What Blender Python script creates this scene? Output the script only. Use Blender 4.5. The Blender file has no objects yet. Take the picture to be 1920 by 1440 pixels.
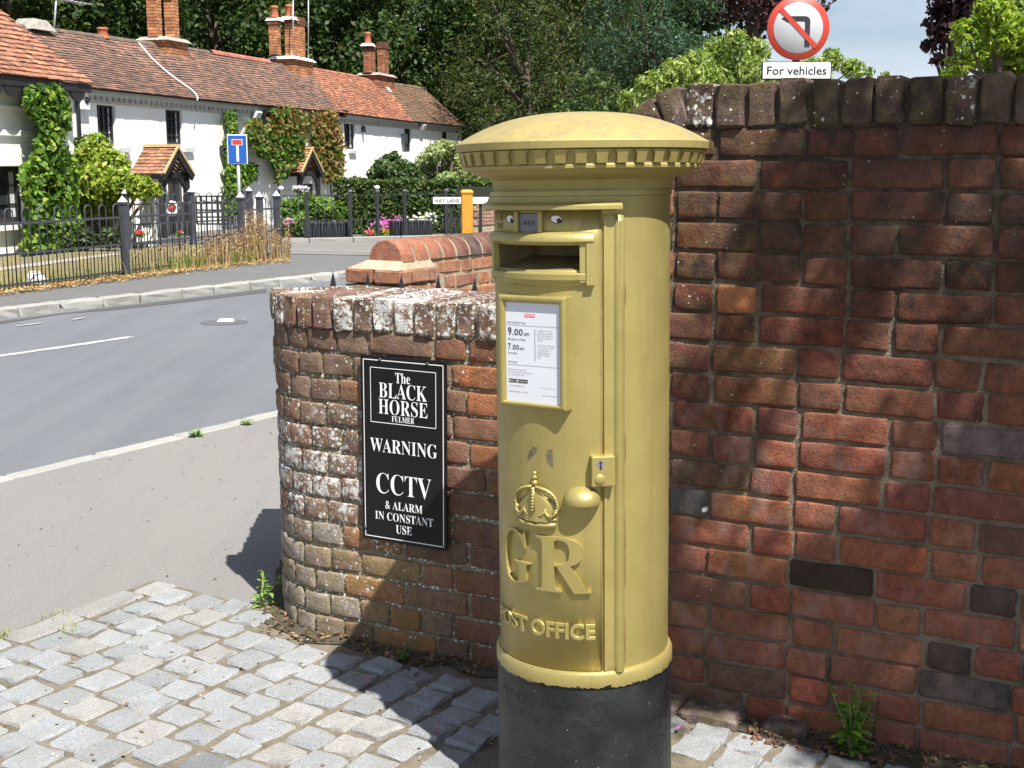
import bpy, bmesh, math, random
import numpy as np
from math import sin, cos, tan, atan, atan2, pi, sqrt, radians, degrees
from mathutils import Vector, Matrix, Quaternion

R_ = random.Random(7)
SC = bpy.context.scene
COL = SC.collection

# ------------------------------------------------------------------ camera, sky, sun, exposure
F_PX, EYE = 2350.0, 1.5                      # focal length in pixels of a 1920 wide picture, eye height in metres
PITCH = atan(405 / F_PX)
cam_d = bpy.data.cameras.new("camera")
cam_d.sensor_width = 36.0
cam_d.lens = 36.0 * F_PX / 1920
cam_d.clip_start = 0.05
cam_d.clip_end = 900
cam = bpy.data.objects.new("camera", cam_d)
COL.objects.link(cam)
cam.location = (0, 0, EYE)
cam.rotation_euler = (pi / 2 - PITCH, 0, 0)
SC.camera = cam

SUN_EL, SUN_AZ = radians(58.6), radians(28.5)   # the sun stands behind the camera, to the right
TO_SUN = Vector((sin(SUN_AZ) * cos(SUN_EL), -cos(SUN_AZ) * cos(SUN_EL), sin(SUN_EL)))
sun_d = bpy.data.lights.new("sun", "SUN")
sun_d.energy = 5.0
sun_d.angle = radians(0.53)
sun_d.color = (1.0, 0.955, 0.88)
sun = bpy.data.objects.new("sun", sun_d)
COL.objects.link(sun)
sun.rotation_euler = TO_SUN.to_track_quat('Z', 'Y').to_euler()

world = bpy.data.worlds.new("World")
SC.world = world
world.use_nodes = True
wn = world.node_tree
wn.nodes.clear()
w_out = wn.nodes.new("ShaderNodeOutputWorld")
w_bg = wn.nodes.new("ShaderNodeBackground")
w_sky = wn.nodes.new("ShaderNodeTexSky")
w_sky.sky_type = 'NISHITA'
w_sky.sun_disc = False
w_sky.sun_elevation = SUN_EL
w_sky.sun_rotation = pi - SUN_AZ
w_sky.air_density = 1.0
w_sky.dust_density = 0.5
w_sky.ozone_density = 2.0
w_bg.inputs["Strength"].default_value = 0.052
w_tc = wn.nodes.new("ShaderNodeTexCoord")
w_map = wn.nodes.new("ShaderNodeMapping")
w_map.inputs["Scale"].default_value = (1.6, 1.6, 6.0)
w_map.inputs["Location"].default_value = (0.35, 0.1, 0.0)
w_noise = wn.nodes.new("ShaderNodeTexNoise")
w_noise.inputs["Scale"].default_value = 1.9
w_noise.inputs["Detail"].default_value = 7.0
w_noise.inputs["Roughness"].default_value = 0.55
w_ramp = wn.nodes.new("ShaderNodeValToRGB")
w_ramp.color_ramp.elements[0].position = 0.38
w_ramp.color_ramp.elements[0].color = (0, 0, 0, 1)
w_ramp.color_ramp.elements[1].position = 0.68
w_ramp.color_ramp.elements[1].color = (1, 1, 1, 1)
w_mix = wn.nodes.new("ShaderNodeMixRGB")
w_mix.inputs["Color2"].default_value = (7.4, 8.1, 9.6, 1)
wn.links.new(w_tc.outputs["Generated"], w_map.inputs["Vector"])
wn.links.new(w_map.outputs["Vector"], w_noise.inputs["Vector"])
wn.links.new(w_noise.outputs["Fac"], w_ramp.inputs["Fac"])
wn.links.new(w_ramp.outputs["Color"], w_mix.inputs["Fac"])
wn.links.new(w_sky.outputs["Color"], w_mix.inputs["Color1"])
wn.links.new(w_mix.outputs["Color"], w_bg.inputs["Color"])
wn.links.new(w_bg.outputs["Background"], w_out.inputs["Surface"])

SC.view_settings.view_transform = 'Standard'
SC.view_settings.look = 'None'
SC.view_settings.exposure = 1.02
SC.view_settings.gamma = 1.0
SC.view_settings.use_curve_mapping = False
SC.cycles.max_bounces = 6
SC.cycles.transparent_max_bounces = 6

# ------------------------------------------------------------------ survey: where a sight line of the photograph meets the place
CAM = np.array([0, 0, EYE])
def ray(x, y):
    u, v = (x - 960) / F_PX, (720 - y) / F_PX
    return np.array([u, cos(PITCH) + v * sin(PITCH), -sin(PITCH) + v * cos(PITCH)])
def at_y(x, y, h):                            # on the upright plane h metres ahead
    d = ray(x, y); return CAM + d * h / d[1]
def at_z(x, y, z=0.0):                        # on the level plane at height z
    d = ray(x, y); return CAM + d * (z - EYE) / d[2]
def at_plane(x, y, P, n):
    d = ray(x, y); return CAM + d * (np.dot(np.array(P) - CAM, n) / np.dot(d, n))
def proj(P):
    q = np.array(P, float) - CAM
    zc = q[1] * cos(PITCH) - q[2] * sin(PITCH)
    v = q[1] * sin(PITCH) + q[2] * cos(PITCH)
    return 960 + F_PX * q[0] / zc, 720 - F_PX * v / zc

# ------------------------------------------------------------------ materials
def new_mat(name):
    m = bpy.data.materials.new(name)
    m.use_nodes = True
    nt = m.node_tree
    b = nt.nodes["Principled BSDF"]
    return m, nt, b
class NB:
    """small helper for node graphs"""
    def __init__(s, nt):
        s.nt = nt
    def n(s, t, **kw):
        x = s.nt.nodes.new(t)
        for k, v in kw.items(): setattr(x, k, v)
        return x
    def link(s, a, b): s.nt.links.new(a, b)
    def val(s, sock, v):
        if hasattr(v, "is_linked") or isinstance(v, bpy.types.NodeSocket): s.link(v, sock)
        else:
            if isinstance(v, (tuple, list)) and len(v) == 3 and sock.type == 'RGBA': v = (*v, 1)
            sock.default_value = v
    def pos(s): return s.n("ShaderNodeNewGeometry").outputs["Position"]
    def objco(s): return s.n("ShaderNodeTexCoord").outputs["Object"]
    def mapv(s, vec, scale=(1, 1, 1), loc=(0, 0, 0), rot=(0, 0, 0)):
        m = s.n("ShaderNodeMapping"); s.link(vec, m.inputs["Vector"])
        m.inputs["Scale"].default_value = scale; m.inputs["Location"].default_value = loc; m.inputs["Rotation"].default_value = rot
        return m.outputs["Vector"]
    def noise(s, vec, scale, detail=4, rough=0.55, dist=0.0):
        x = s.n("ShaderNodeTexNoise"); s.link(vec, x.inputs["Vector"])
        x.inputs["Scale"].default_value = scale; x.inputs["Detail"].default_value = detail
        x.inputs["Roughness"].default_value = rough; x.inputs["Distortion"].default_value = dist
        return x.outputs["Fac"]
    def voro(s, vec, scale, feat='F1', rnd=1.0):
        x = s.n("ShaderNodeTexVoronoi", feature=feat); s.link(vec, x.inputs["Vector"])
        x.inputs["Scale"].default_value = scale; x.inputs["Randomness"].default_value = rnd
        return x
    def ramp(s, fac, a, b, ca=(0, 0, 0), cb=(1, 1, 1), interp='LINEAR'):
        r = s.n("ShaderNodeValToRGB"); s.link(fac, r.inputs["Fac"])
        e = r.color_ramp.elements
        e[0].position, e[1].position = a, b
        e[0].color, e[1].color = (*ca, 1), (*cb, 1)
        r.color_ramp.interpolation = interp
        return r.outputs["Color"]
    def mix(s, fac, a, b, mode='MIX'):
        x = s.n("ShaderNodeMixRGB", blend_type=mode)
        s.val(x.inputs["Fac"], fac); s.val(x.inputs["Color1"], a); s.val(x.inputs["Color2"], b)
        return x.outputs["Color"]
    def math(s, op, a, b=0.0, c=0.0, clamp=False):
        x = s.n("ShaderNodeMath", operation=op, use_clamp=clamp)
        s.val(x.inputs[0], a); s.val(x.inputs[1], b); s.val(x.inputs[2], c)
        return x.outputs[0]
    def bump(s, h, strength=0.5, dist=0.01, normal=None):
        x = s.n("ShaderNodeBump"); s.link(h, x.inputs["Height"])
        x.inputs["Strength"].default_value = strength; x.inputs["Distance"].default_value = dist
        if normal is not None: s.link(normal, x.inputs["Normal"])
        return x.outputs["Normal"]
    def objcol(s): return s.n("ShaderNodeObjectInfo")
    def prop(s, name):
        return s.n("ShaderNodeAttribute", attribute_type='OBJECT', attribute_name=name).outputs["Fac"]
    def vcol(s, name="Col"):
        return s.n("ShaderNodeAttribute", attribute_type='GEOMETRY', attribute_name=name).outputs["Color"]

def plain(name, col, rough=0.6, metal=0.0, var=0.12, scale=30, bump=0.0, bscale=80, spec=0.5, world=True):
    m, nt, b = new_mat(name); N = NB(nt)
    p = N.pos() if world else N.objco()
    f = N.noise(p, scale, 5)
    c = N.mix(N.ramp(f, 0.3, 0.7), tuple(x * (1 - var) for x in col), tuple(min(1, x * (1 + var)) for x in col))
    N.link(c, b.inputs["Base Color"])
    b.inputs["Roughness"].default_value = rough; b.inputs["Metallic"].default_value = metal
    b.inputs["Specular IOR Level"].default_value = spec
    if bump:
        N.link(N.bump(N.noise(p, bscale, 4), bump, 0.004), b.inputs["Normal"])
    return m

def mk_brick():
    m, nt, b = new_mat("weathered_brick"); N = NB(nt)
    p = N.pos(); oi = N.objcol()
    n1 = N.noise(p, 38, 8, 0.70); n2 = N.noise(p, 130, 6, 0.70); n3 = N.noise(p, 9, 4)
    c = N.mix(N.ramp(n1, 0.28, 0.72), N.mix(1.0, oi.outputs["Color"], (0.52, 0.5, 0.52), 'MULTIPLY'),
              N.mix(1.0, oi.outputs["Color"], (1.35, 1.25, 1.15), 'MULTIPLY'))
    # black crust in patches: soot, with shade put in on the high wall
    soot = N.math('MULTIPLY', N.ramp(N.noise(p, 17, 6, 0.68), 0.34, 0.60), N.prop("soot"), clamp=True)
    c = N.mix(soot, c, (0.022, 0.017, 0.014))
    pit = N.ramp(n2, 0.32, 0.46, (0.30, 0.28, 0.27), (1, 1, 1))
    c = N.mix(1.0, c, pit, 'MULTIPLY')
    # lime bloom
    bl = N.math('MULTIPLY', N.ramp(N.noise(N.mapv(p, (1, 1, 0.6)), 15, 5, 0.6), 0.47, 0.68), N.prop("bloom"), clamp=True)
    c = N.mix(N.math('MULTIPLY', bl, 0.7), c, (0.40, 0.29, 0.26))
    dust = N.ramp(N.noise(p, 5, 6, 0.65), 0.35, 0.75)
    c = N.mix(N.math('MULTIPLY', dust, 0.30), c, (0.24, 0.15, 0.115))
    # moss
    mo = N.math('MULTIPLY', N.ramp(N.noise(p, 22, 5, 0.6), 0.45, 0.6), N.prop("moss"), clamp=True)
    c = N.mix(mo, c, (0.17, 0.15, 0.045))
    # lichen: round spots in clusters and crusts
    pw = N.n("ShaderNodeVectorMath", operation='ADD'); N.link(p, pw.inputs[0])
    nn = N.n("ShaderNodeTexNoise"); N.link(p, nn.inputs["Vector"]); nn.inputs["Scale"].default_value = 70
    sc = N.n("ShaderNodeVectorMath", operation='SCALE'); N.link(nn.outputs["Color"], sc.inputs[0]); sc.inputs["Scale"].default_value = 0.012
    N.link(sc.outputs[0], pw.inputs[1])
    li = N.prop("lichen")
    clus = N.noise(p, 14, 3, 0.6)
    spots = None
    for scale, th in ((58, 0.04), (120, 0.13)):
        v = N.voro(pw.outputs[0], scale)
        rr = N.math('MULTIPLY', N.math('SUBTRACT', N.n("ShaderNodeSeparateColor").outputs[0] if False else v.outputs["Distance"], 0.0), 1.0)
        sep = N.n("ShaderNodeSeparateColor"); N.link(v.outputs["Color"], sep.inputs[0])
        # radius grows with the lichen amount and the cluster noise
        rad = N.math('MULTIPLY', N.math('ADD', N.math('MULTIPLY', sep.outputs[0], 0.42), -0.30 - th),
                     1.0)
        rad = N.math('ADD', rad, N.math('MULTIPLY', N.math('MULTIPLY', clus, li), 1.15))
        s1 = N.math('MULTIPLY', N.math('SUBTRACT', rad, rr), 14.0, clamp=True)
        spots = s1 if spots is None else N.math('MAXIMUM', spots, s1)
    crust = N.math('MULTIPLY', N.math('SUBTRACT', N.math('ADD', N.noise(pw.outputs[0], 30, 5, 0.7), N.math('MULTIPLY', li, 0.34)), 0.77), 8.0, clamp=True)
    spots = N.math('MAXIMUM', spots, crust)
    spots = N.math('MULTIPLY', spots, N.math('GREATER_THAN', li, 0.01))
    lc = N.mix(N.noise(p, 40, 3), (0.30, 0.30, 0.27), (0.78, 0.78, 0.76))
    c = N.mix(spots, c, lc)
    N.link(c, b.inputs["Base Color"])
    b.inputs["Roughness"].default_value = 0.92
    b.inputs["Specular IOR Level"].default_value = 0.2
    h = N.math('ADD', N.math('MULTIPLY', n1, 1.3), N.math('ADD', N.math('MULTIPLY', n2, 0.75), N.math('MULTIPLY', spots, 0.12)))
    N.link(N.bump(h, 0.62, 0.010), b.inputs["Normal"])
    return m

def mk_mortar(name, ca, cb, li=0.0, sooty_shade=False):
    m, nt, b = new_mat(name); N = NB(nt); p = N.pos()
    n1 = N.noise(p, 20, 6, 0.65); n2 = N.noise(p, 160, 4, 0.6)
    c = N.mix(N.ramp(n1, 0.3, 0.7), ca, cb)
    c = N.mix(N.ramp(N.noise(p, 8, 4), 0.5, 0.75), c, (0.09, 0.08, 0.05))
    if li:
        v = N.voro(p, 80); s = N.math('MULTIPLY', N.math('SUBTRACT', N.math('MULTIPLY', N.noise(p, 12, 3), li), v.outputs["Distance"]), 9, clamp=True)
        c = N.mix(s, c, (0.7, 0.7, 0.66))
    if sooty_shade:                                  # old soot and algae on the upper courses, plus shade put into the colour
        z = N.n("ShaderNodeSeparateXYZ"); N.link(p, z.inputs[0])
        m_ = N.math('ADD', N.math('MULTIPLY', N.math('SUBTRACT', z.outputs[2], 0.85), 1.3), N.math('MULTIPLY', N.math('SUBTRACT', n1, 0.5), 1.6), clamp=True)
        c = N.mix(N.math('MULTIPLY', m_, 0.85), c, (0.05, 0.04, 0.03))
    N.link(c, b.inputs["Base Color"]); b.inputs["Roughness"].default_value = 0.95
    b.inputs["Specular IOR Level"].default_value = 0.15
    N.link(N.bump(N.math('ADD', n1, N.math('MULTIPLY', n2, 0.8)), 0.9, 0.012), b.inputs["Normal"])
    return m

def mk_gold():
    m, nt, b = new_mat("gold_paint"); N = NB(nt); p = N.objco(); pw = N.pos()
    n1 = N.noise(pw, 5, 4, 0.6); n2 = N.noise(pw, 420, 3, 0.6); n3 = N.noise(pw, 14, 5, 0.6)
    c = N.mix(N.ramp(n1, 0.3, 0.7), (0.350, 0.288, 0.098), (0.408, 0.340, 0.126))
    c = N.mix(N.math('MULTIPLY', N.ramp(n3, 0.55, 0.8), 0.35), c, (0.27, 0.21, 0.065))
    streak = N.math('MULTIPLY', N.ramp(N.noise(N.mapv(p, (34, 34, 2.2)), 1.0, 5, 0.65), 0.50, 0.72), 0.28)
    c = N.mix(streak, c, (0.24, 0.19, 0.075))
    fine = N.math('MULTIPLY', N.ramp(N.noise(pw, 70, 6, 0.7), 0.60, 0.70), 0.35)
    c = N.mix(fine, c, (0.20, 0.14, 0.05))
    v = N.voro(pw, 42)
    sp = N.math('MULTIPLY', N.math('LESS_THAN', v.outputs["Distance"], 0.055), N.math('GREATER_THAN', N.noise(pw, 9, 2), 0.56))
    c = N.mix(N.math('MULTIPLY', sp, 0.8), c, (0.10, 0.07, 0.03))
    N.link(c, b.inputs["Base Color"])
    N.link(N.ramp(N.noise(pw, 11, 4), 0.3, 0.7, (0.30,) * 3, (0.48,) * 3), b.inputs["Roughness"])
    b.inputs["Metallic"].default_value = 0.45
    N.link(N.bump(N.math('ADD', N.math('MULTIPLY', n2, 0.35), n3), 0.32, 0.0035), b.inputs["Normal"])
    return m

def mk_gold_cap():
    m = mk_gold().copy(); m.name = "gold_paint_lid"; nt = m.node_tree; N = NB(nt); b = nt.nodes["Principled BSDF"]
    old = b.inputs["Base Color"].links[0].from_socket
    p = N.pos()
    up = N.n("ShaderNodeSeparateXYZ"); N.link(N.n("ShaderNodeNewGeometry").outputs["True Normal"], up.inputs[0])
    dirt = N.math('MULTIPLY', N.ramp(N.noise(p, 30, 7, 0.72), 0.42, 0.64), N.math('MULTIPLY', N.math('GREATER_THAN', up.outputs[2], 0.3), 0.75))
    c = N.mix(dirt, old, (0.30, 0.22, 0.12))
    N.link(c, b.inputs["Base Color"])
    b.inputs["Metallic"].default_value = 0.3
    for l in list(b.inputs["Roughness"].links): nt.links.remove(l)
    b.inputs["Roughness"].default_value = 0.58
    return m

def mk_black_plinth():
    m, nt, b = new_mat("black_gloss_worn"); N = NB(nt); p = N.pos()
    n1 = N.noise(p, 8, 5); n2 = N.noise(N.mapv(p, (40, 40, 6)), 1.0, 4)
    c = N.mix(N.ramp(n1, 0.4, 0.75), (0.006, 0.007, 0.009), (0.022, 0.024, 0.025))
    v = N.voro(p, 55)
    sp = N.math('MULTIPLY', N.math('LESS_THAN', v.outputs["Distance"], 0.06), N.math('GREATER_THAN', N.noise(p, 12, 2), 0.5))
    c = N.mix(sp, c, (0.35, 0.35, 0.36))
    N.link(c, b.inputs["Base Color"])
    N.link(N.ramp(n1, 0.3, 0.7, (0.35,) * 3, (0.6,) * 3), b.inputs["Roughness"])
    N.link(N.bump(N.math('ADD', N.noise(p, 38, 5), N.math('MULTIPLY', n2, 0.4)), 0.6, 0.008), b.inputs["Normal"])
    return m

def mk_granite(name, base, tint):
    m, nt, b = new_mat(name); N = NB(nt); p = N.pos(); oi = N.objcol()
    sp = N.noise(p, 330, 3, 0.7); n1 = N.noise(p, 14, 5)
    c = N.mix(N.ramp(sp, 0.36, 0.62), tuple(x * 0.55 for x in base), tuple(min(1, x * 1.35) for x in base))
    c = N.mix(1.0, c, oi.outputs["Color"], 'MULTIPLY')
    c = N.mix(N.math('MULTIPLY', N.ramp(n1, 0.45, 0.75), 0.55), c, tint)
    N.link(c, b.inputs["Base Color"]); b.inputs["Roughness"].default_value = 0.82
    N.link(N.bump(N.math('ADD', N.noise(p, 60, 5, 0.6), N.math('MULTIPLY', sp, 0.35)), 0.55, 0.008), b.inputs["Normal"])
    return m

def mk_tarmac(name, base, speck, patch=None, bands=0.0, bandcol=(0.225, 0.200, 0.184)):
    m, nt, b = new_mat(name); N = NB(nt); p = N.pos()
    g = N.noise(p, 95, 8, 0.85); n1 = N.noise(p, 1.3, 6, 0.65); n2 = N.noise(p, 9, 4)
    c = N.mix(N.ramp(g, 0.34, 0.66), tuple(x * 0.45 for x in base), tuple(x * 1.6 for x in base))
    c = N.mix(N.math('MULTIPLY', N.ramp(n1, 0.35, 0.7), 0.45), c, patch or tuple(x * 0.75 for x in base))
    if bands:
        st = N.noise(N.mapv(p, (2.6, 0.18, 1), rot=(0, 0, radians(32))), 1.0, 4, 0.6)
        c = N.mix(N.math('MULTIPLY', N.ramp(st, 0.40, 0.62), bands), c, bandcol)
    v = N.voro(p, 60); lt = N.math('MULTIPLY', N.math('LESS_THAN', v.outputs["Distance"], 0.10), N.math('GREATER_THAN', N.noise(p, 31, 1), 0.52))
    c = N.mix(lt, c, speck)
    c = N.mix(N.math('MULTIPLY', N.ramp(n2, 0.62, 0.75), 0.25), c, tuple(x * 0.5 for x in base))
    N.link(c, b.inputs["Base Color"]); b.inputs["Roughness"].default_value = 0.9
    N.link(N.bump(g, 0.5, 0.006), b.inputs["Normal"])
    return m

def mk_leaf(name, gloss=0.45, trans=0.35, tcol=(1.5, 1.7, 0.6)):
    m, nt, b = new_mat(name); N = NB(nt)
    c = N.vcol()
    N.link(c, b.inputs["Base Color"]); b.inputs["Roughness"].default_value = gloss
    b.inputs["Specular IOR Level"].default_value = 0.25
    t = N.n("ShaderNodeBsdfTranslucent"); N.link(N.mix(1.0, c, tcol, 'MULTIPLY'), t.inputs["Color"])
    mx = N.n("ShaderNodeMixShader"); mx.inputs[0].default_value = trans
    out = nt.nodes["Material Output"]
    N.link(b.outputs[0], mx.inputs[1]); N.link(t.outputs[0], mx.inputs[2]); N.link(mx.outputs[0], out.inputs["Surface"])
    return m

def mk_tile():
    m, nt, b = new_mat("clay_tile"); N = NB(nt); p = N.pos()
    c = N.mix(N.ramp(N.noise(p, 12, 5), 0.3, 0.7), N.mix(1.0, N.vcol(), (0.7, 0.68, 0.68), 'MULTIPLY'), N.mix(1.0, N.vcol(), (1.25, 1.22, 1.2), 'MULTIPLY'))
    c = N.mix(N.math('MULTIPLY', N.ramp(N.noise(p, 0.8, 5), 0.40, 0.8), 0.22), c, (0.11, 0.085, 0.06))
    N.link(c, b.inputs["Base Color"]); b.inputs["Roughness"].default_value = 0.9
    N.link(N.bump(N.noise(p, 40, 4), 0.4, 0.01), b.inputs["Normal"])
    return m

def mk_whitewash():
    m, nt, b = new_mat("white_limewash"); N = NB(nt); p = N.pos()
    br = N.n("ShaderNodeTexBrick"); br.inputs["Scale"].default_value = 1.0
    br.inputs["Brick Width"].default_value = 0.225; br.inputs["Row Height"].default_value = 0.075; br.inputs["Mortar Size"].default_value = 0.012
    br.inputs["Mortar Smooth"].default_value = 0.6
    br.inputs["Color1"].default_value = (1, 1, 1, 1); br.inputs["Color2"].default_value = (0.7, 0.7, 0.7, 1); br.inputs["Mortar"].default_value = (0, 0, 0, 1)
    N.link(N.objco(), br.inputs["Vector"])
    n1 = N.noise(p, 1.6, 5, 0.6)
    c = N.mix(N.ramp(n1, 0.35, 0.75), (0.83, 0.83, 0.80), (0.74, 0.74, 0.71))
    c = N.mix(N.math('MULTIPLY', N.ramp(N.noise(p, 7, 6, 0.7), 0.62, 0.72), 0.35), c, (0.42, 0.40, 0.36))
    N.link(c, b.inputs["Base Color"]); b.inputs["Roughness"].default_value = 0.85
    N.link(N.bump(N.math('ADD', br.outputs["Color"], N.math('MULTIPLY', N.noise(p, 22, 4), 0.8)), 0.45, 0.012), b.inputs["Normal"])
    return m

MB_BRICK = mk_brick()
M_MORT_LOW = mk_mortar("mortar_lichen", (0.36, 0.31, 0.20), (0.20, 0.17, 0.11), 0.75)
M_MORT_HIGH = mk_mortar("mortar_grey", (0.31, 0.25, 0.18), (0.19, 0.15, 0.11), 0.0, True)
M_MORT_PALE = mk_mortar("mortar_pale", (0.44, 0.37, 0.25), (0.33, 0.28, 0.19))
M_GOLD = mk_gold()
M_GOLDCAP = mk_gold_cap()
M_PLINTH = mk_black_plinth()
M_SETT = mk_granite("granite_sett", (0.245, 0.249, 0.252), (0.205, 0.195, 0.172))
M_KERB = mk_granite("granite_kerb", (0.310, 0.305, 0.285), (0.25, 0.235, 0.20))
M_ROAD = mk_tarmac("road_asphalt", (0.112, 0.120, 0.133), (0.30, 0.30, 0.30), (0.092, 0.098, 0.108), 0.38, (0.150, 0.158, 0.170))
M_PAVE = mk_tarmac("pavement_tarmac", (0.166, 0.163, 0.158), (0.40, 0.37, 0.34), (0.182, 0.175, 0.166), 0.5, (0.212, 0.194, 0.182))
M_FARPAVE = mk_tarmac("far_pavement_tarmac", (0.118, 0.117, 0.116), (0.28, 0.27, 0.26))
M_SAND = mk_mortar("jointing_sand", (0.250, 0.215, 0.165), (0.165, 0.142, 0.106))
M_SOIL = mk_mortar("dark_soil", (0.07, 0.055, 0.04), (0.035, 0.028, 0.02))
M_DRYLAWN = mk_mortar("dry_lawn", (0.27, 0.22, 0.11), (0.17, 0.155, 0.065))
M_IRON = plain("black_iron", (0.022, 0.024, 0.028), 0.45, 0.0, 0.3, 40, 0.2)
M_IRONGREY = plain("faded_black_paint", (0.045, 0.05, 0.062), 0.55, 0.0, 0.25, 20, 0.2)
M_BLACKWOOD = plain("black_timber", (0.016, 0.014, 0.016), 0.6, 0.0, 0.3, 25, 0.3)
M_WHITE = plain("white_paint", (0.80, 0.80, 0.78), 0.5, 0.0, 0.04, 20)
M_LINE = plain("road_paint_worn", (0.36, 0.36, 0.355), 0.8, 0.0, 0.5, 30, 0.4)
M_GLASS = plain("dark_pane", (0.030, 0.034, 0.042), 0.08, 0.0, 0.2, 4, spec=0.8)
M_CURTAIN = plain("net_curtain", (0.50, 0.51, 0.53), 0.9, 0.0, 0.2, 20)
M_SIGNBLACK = plain("sign_black_enamel", (0.010, 0.009, 0.010), 0.35, 0.0, 0.15, 12, spec=0.2)
M_SIGNWHITE = plain("sign_white_print", (0.82, 0.82, 0.82), 0.45, 0.0, 0.02, 12)
M_PAPER = plain("notice_paper", (0.66, 0.68, 0.74), 0.25, 0.0, 0.02, 8)
M_INK = plain("black_ink", (0.018, 0.018, 0.022), 0.5, 0.0, 0.05, 8)
M_INKGREY = plain("grey_ink", (0.16, 0.16, 0.18), 0.5, 0.0, 0.05, 8)
M_LOGORED = plain("faded_red_print", (0.72, 0.17, 0.20), 0.5, 0.0, 0.05, 8)
M_TABGREY = plain("grey_enamel_tab", (0.17, 0.18, 0.21), 0.4, 0.0, 0.08, 14)
M_RED = plain("sign_red", (0.42, 0.040, 0.022), 0.45, 0.0, 0.06, 10)
M_BLUE = plain("sign_blue", (0.012, 0.085, 0.38), 0.4, 0.0, 0.05, 10)
M_PLATEWHITE = plain("sign_face_grey_white", (0.40, 0.41, 0.43), 0.45, 0.0, 0.04, 10)
M_YELLOW = plain("yellow_post_paint", (0.50, 0.24, 0.02), 0.55, 0.0, 0.08, 10)
M_STEEL = plain("galvanised_steel", (0.42, 0.43, 0.45), 0.45, 0.6, 0.15, 20)
M_TERRA = plain("terracotta", (0.42, 0.13, 0.06), 0.8, 0.0, 0.2, 20)
M_STONE = plain("weathered_stone", (0.30, 0.28, 0.24), 0.9, 0.0, 0.3, 12, 0.5, 40)
M_LEAD = plain("lead_flashing", (0.42, 0.43, 0.46), 0.6, 0.2, 0.15, 12)
M_BARK = plain("bark", (0.085, 0.065, 0.045), 0.9, 0.0, 0.35, 14, 0.8, 30)
M_LEAF = mk_leaf("leaf", 0.55, 0.28)
M_LEAFDULL = mk_leaf("leaf_matt", 0.7, 0.25)
M_PETAL = mk_leaf("petal", 0.6, 0.35, (1.1, 1.1, 1.1))
M_STRAW = mk_leaf("dry_stalk", 0.75, 0.25, (1.1, 1.0, 0.8))
M_TILE = mk_tile()
M_WASH = mk_whitewash()
M_SCUFF = plain("scuffed_primer", (0.13, 0.12, 0.075), 0.7, 0.2, 0.4, 90)
M_RUST = plain("rust_stain", (0.26, 0.10, 0.03), 0.8, 0.0, 0.4, 60)
M_CABLE = plain("white_cable", (0.75, 0.75, 0.74), 0.5)
M_LENS = plain("lamp_glass", (0.35, 0.36, 0.34), 0.1, 0.0, 0.1, 10)

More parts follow.
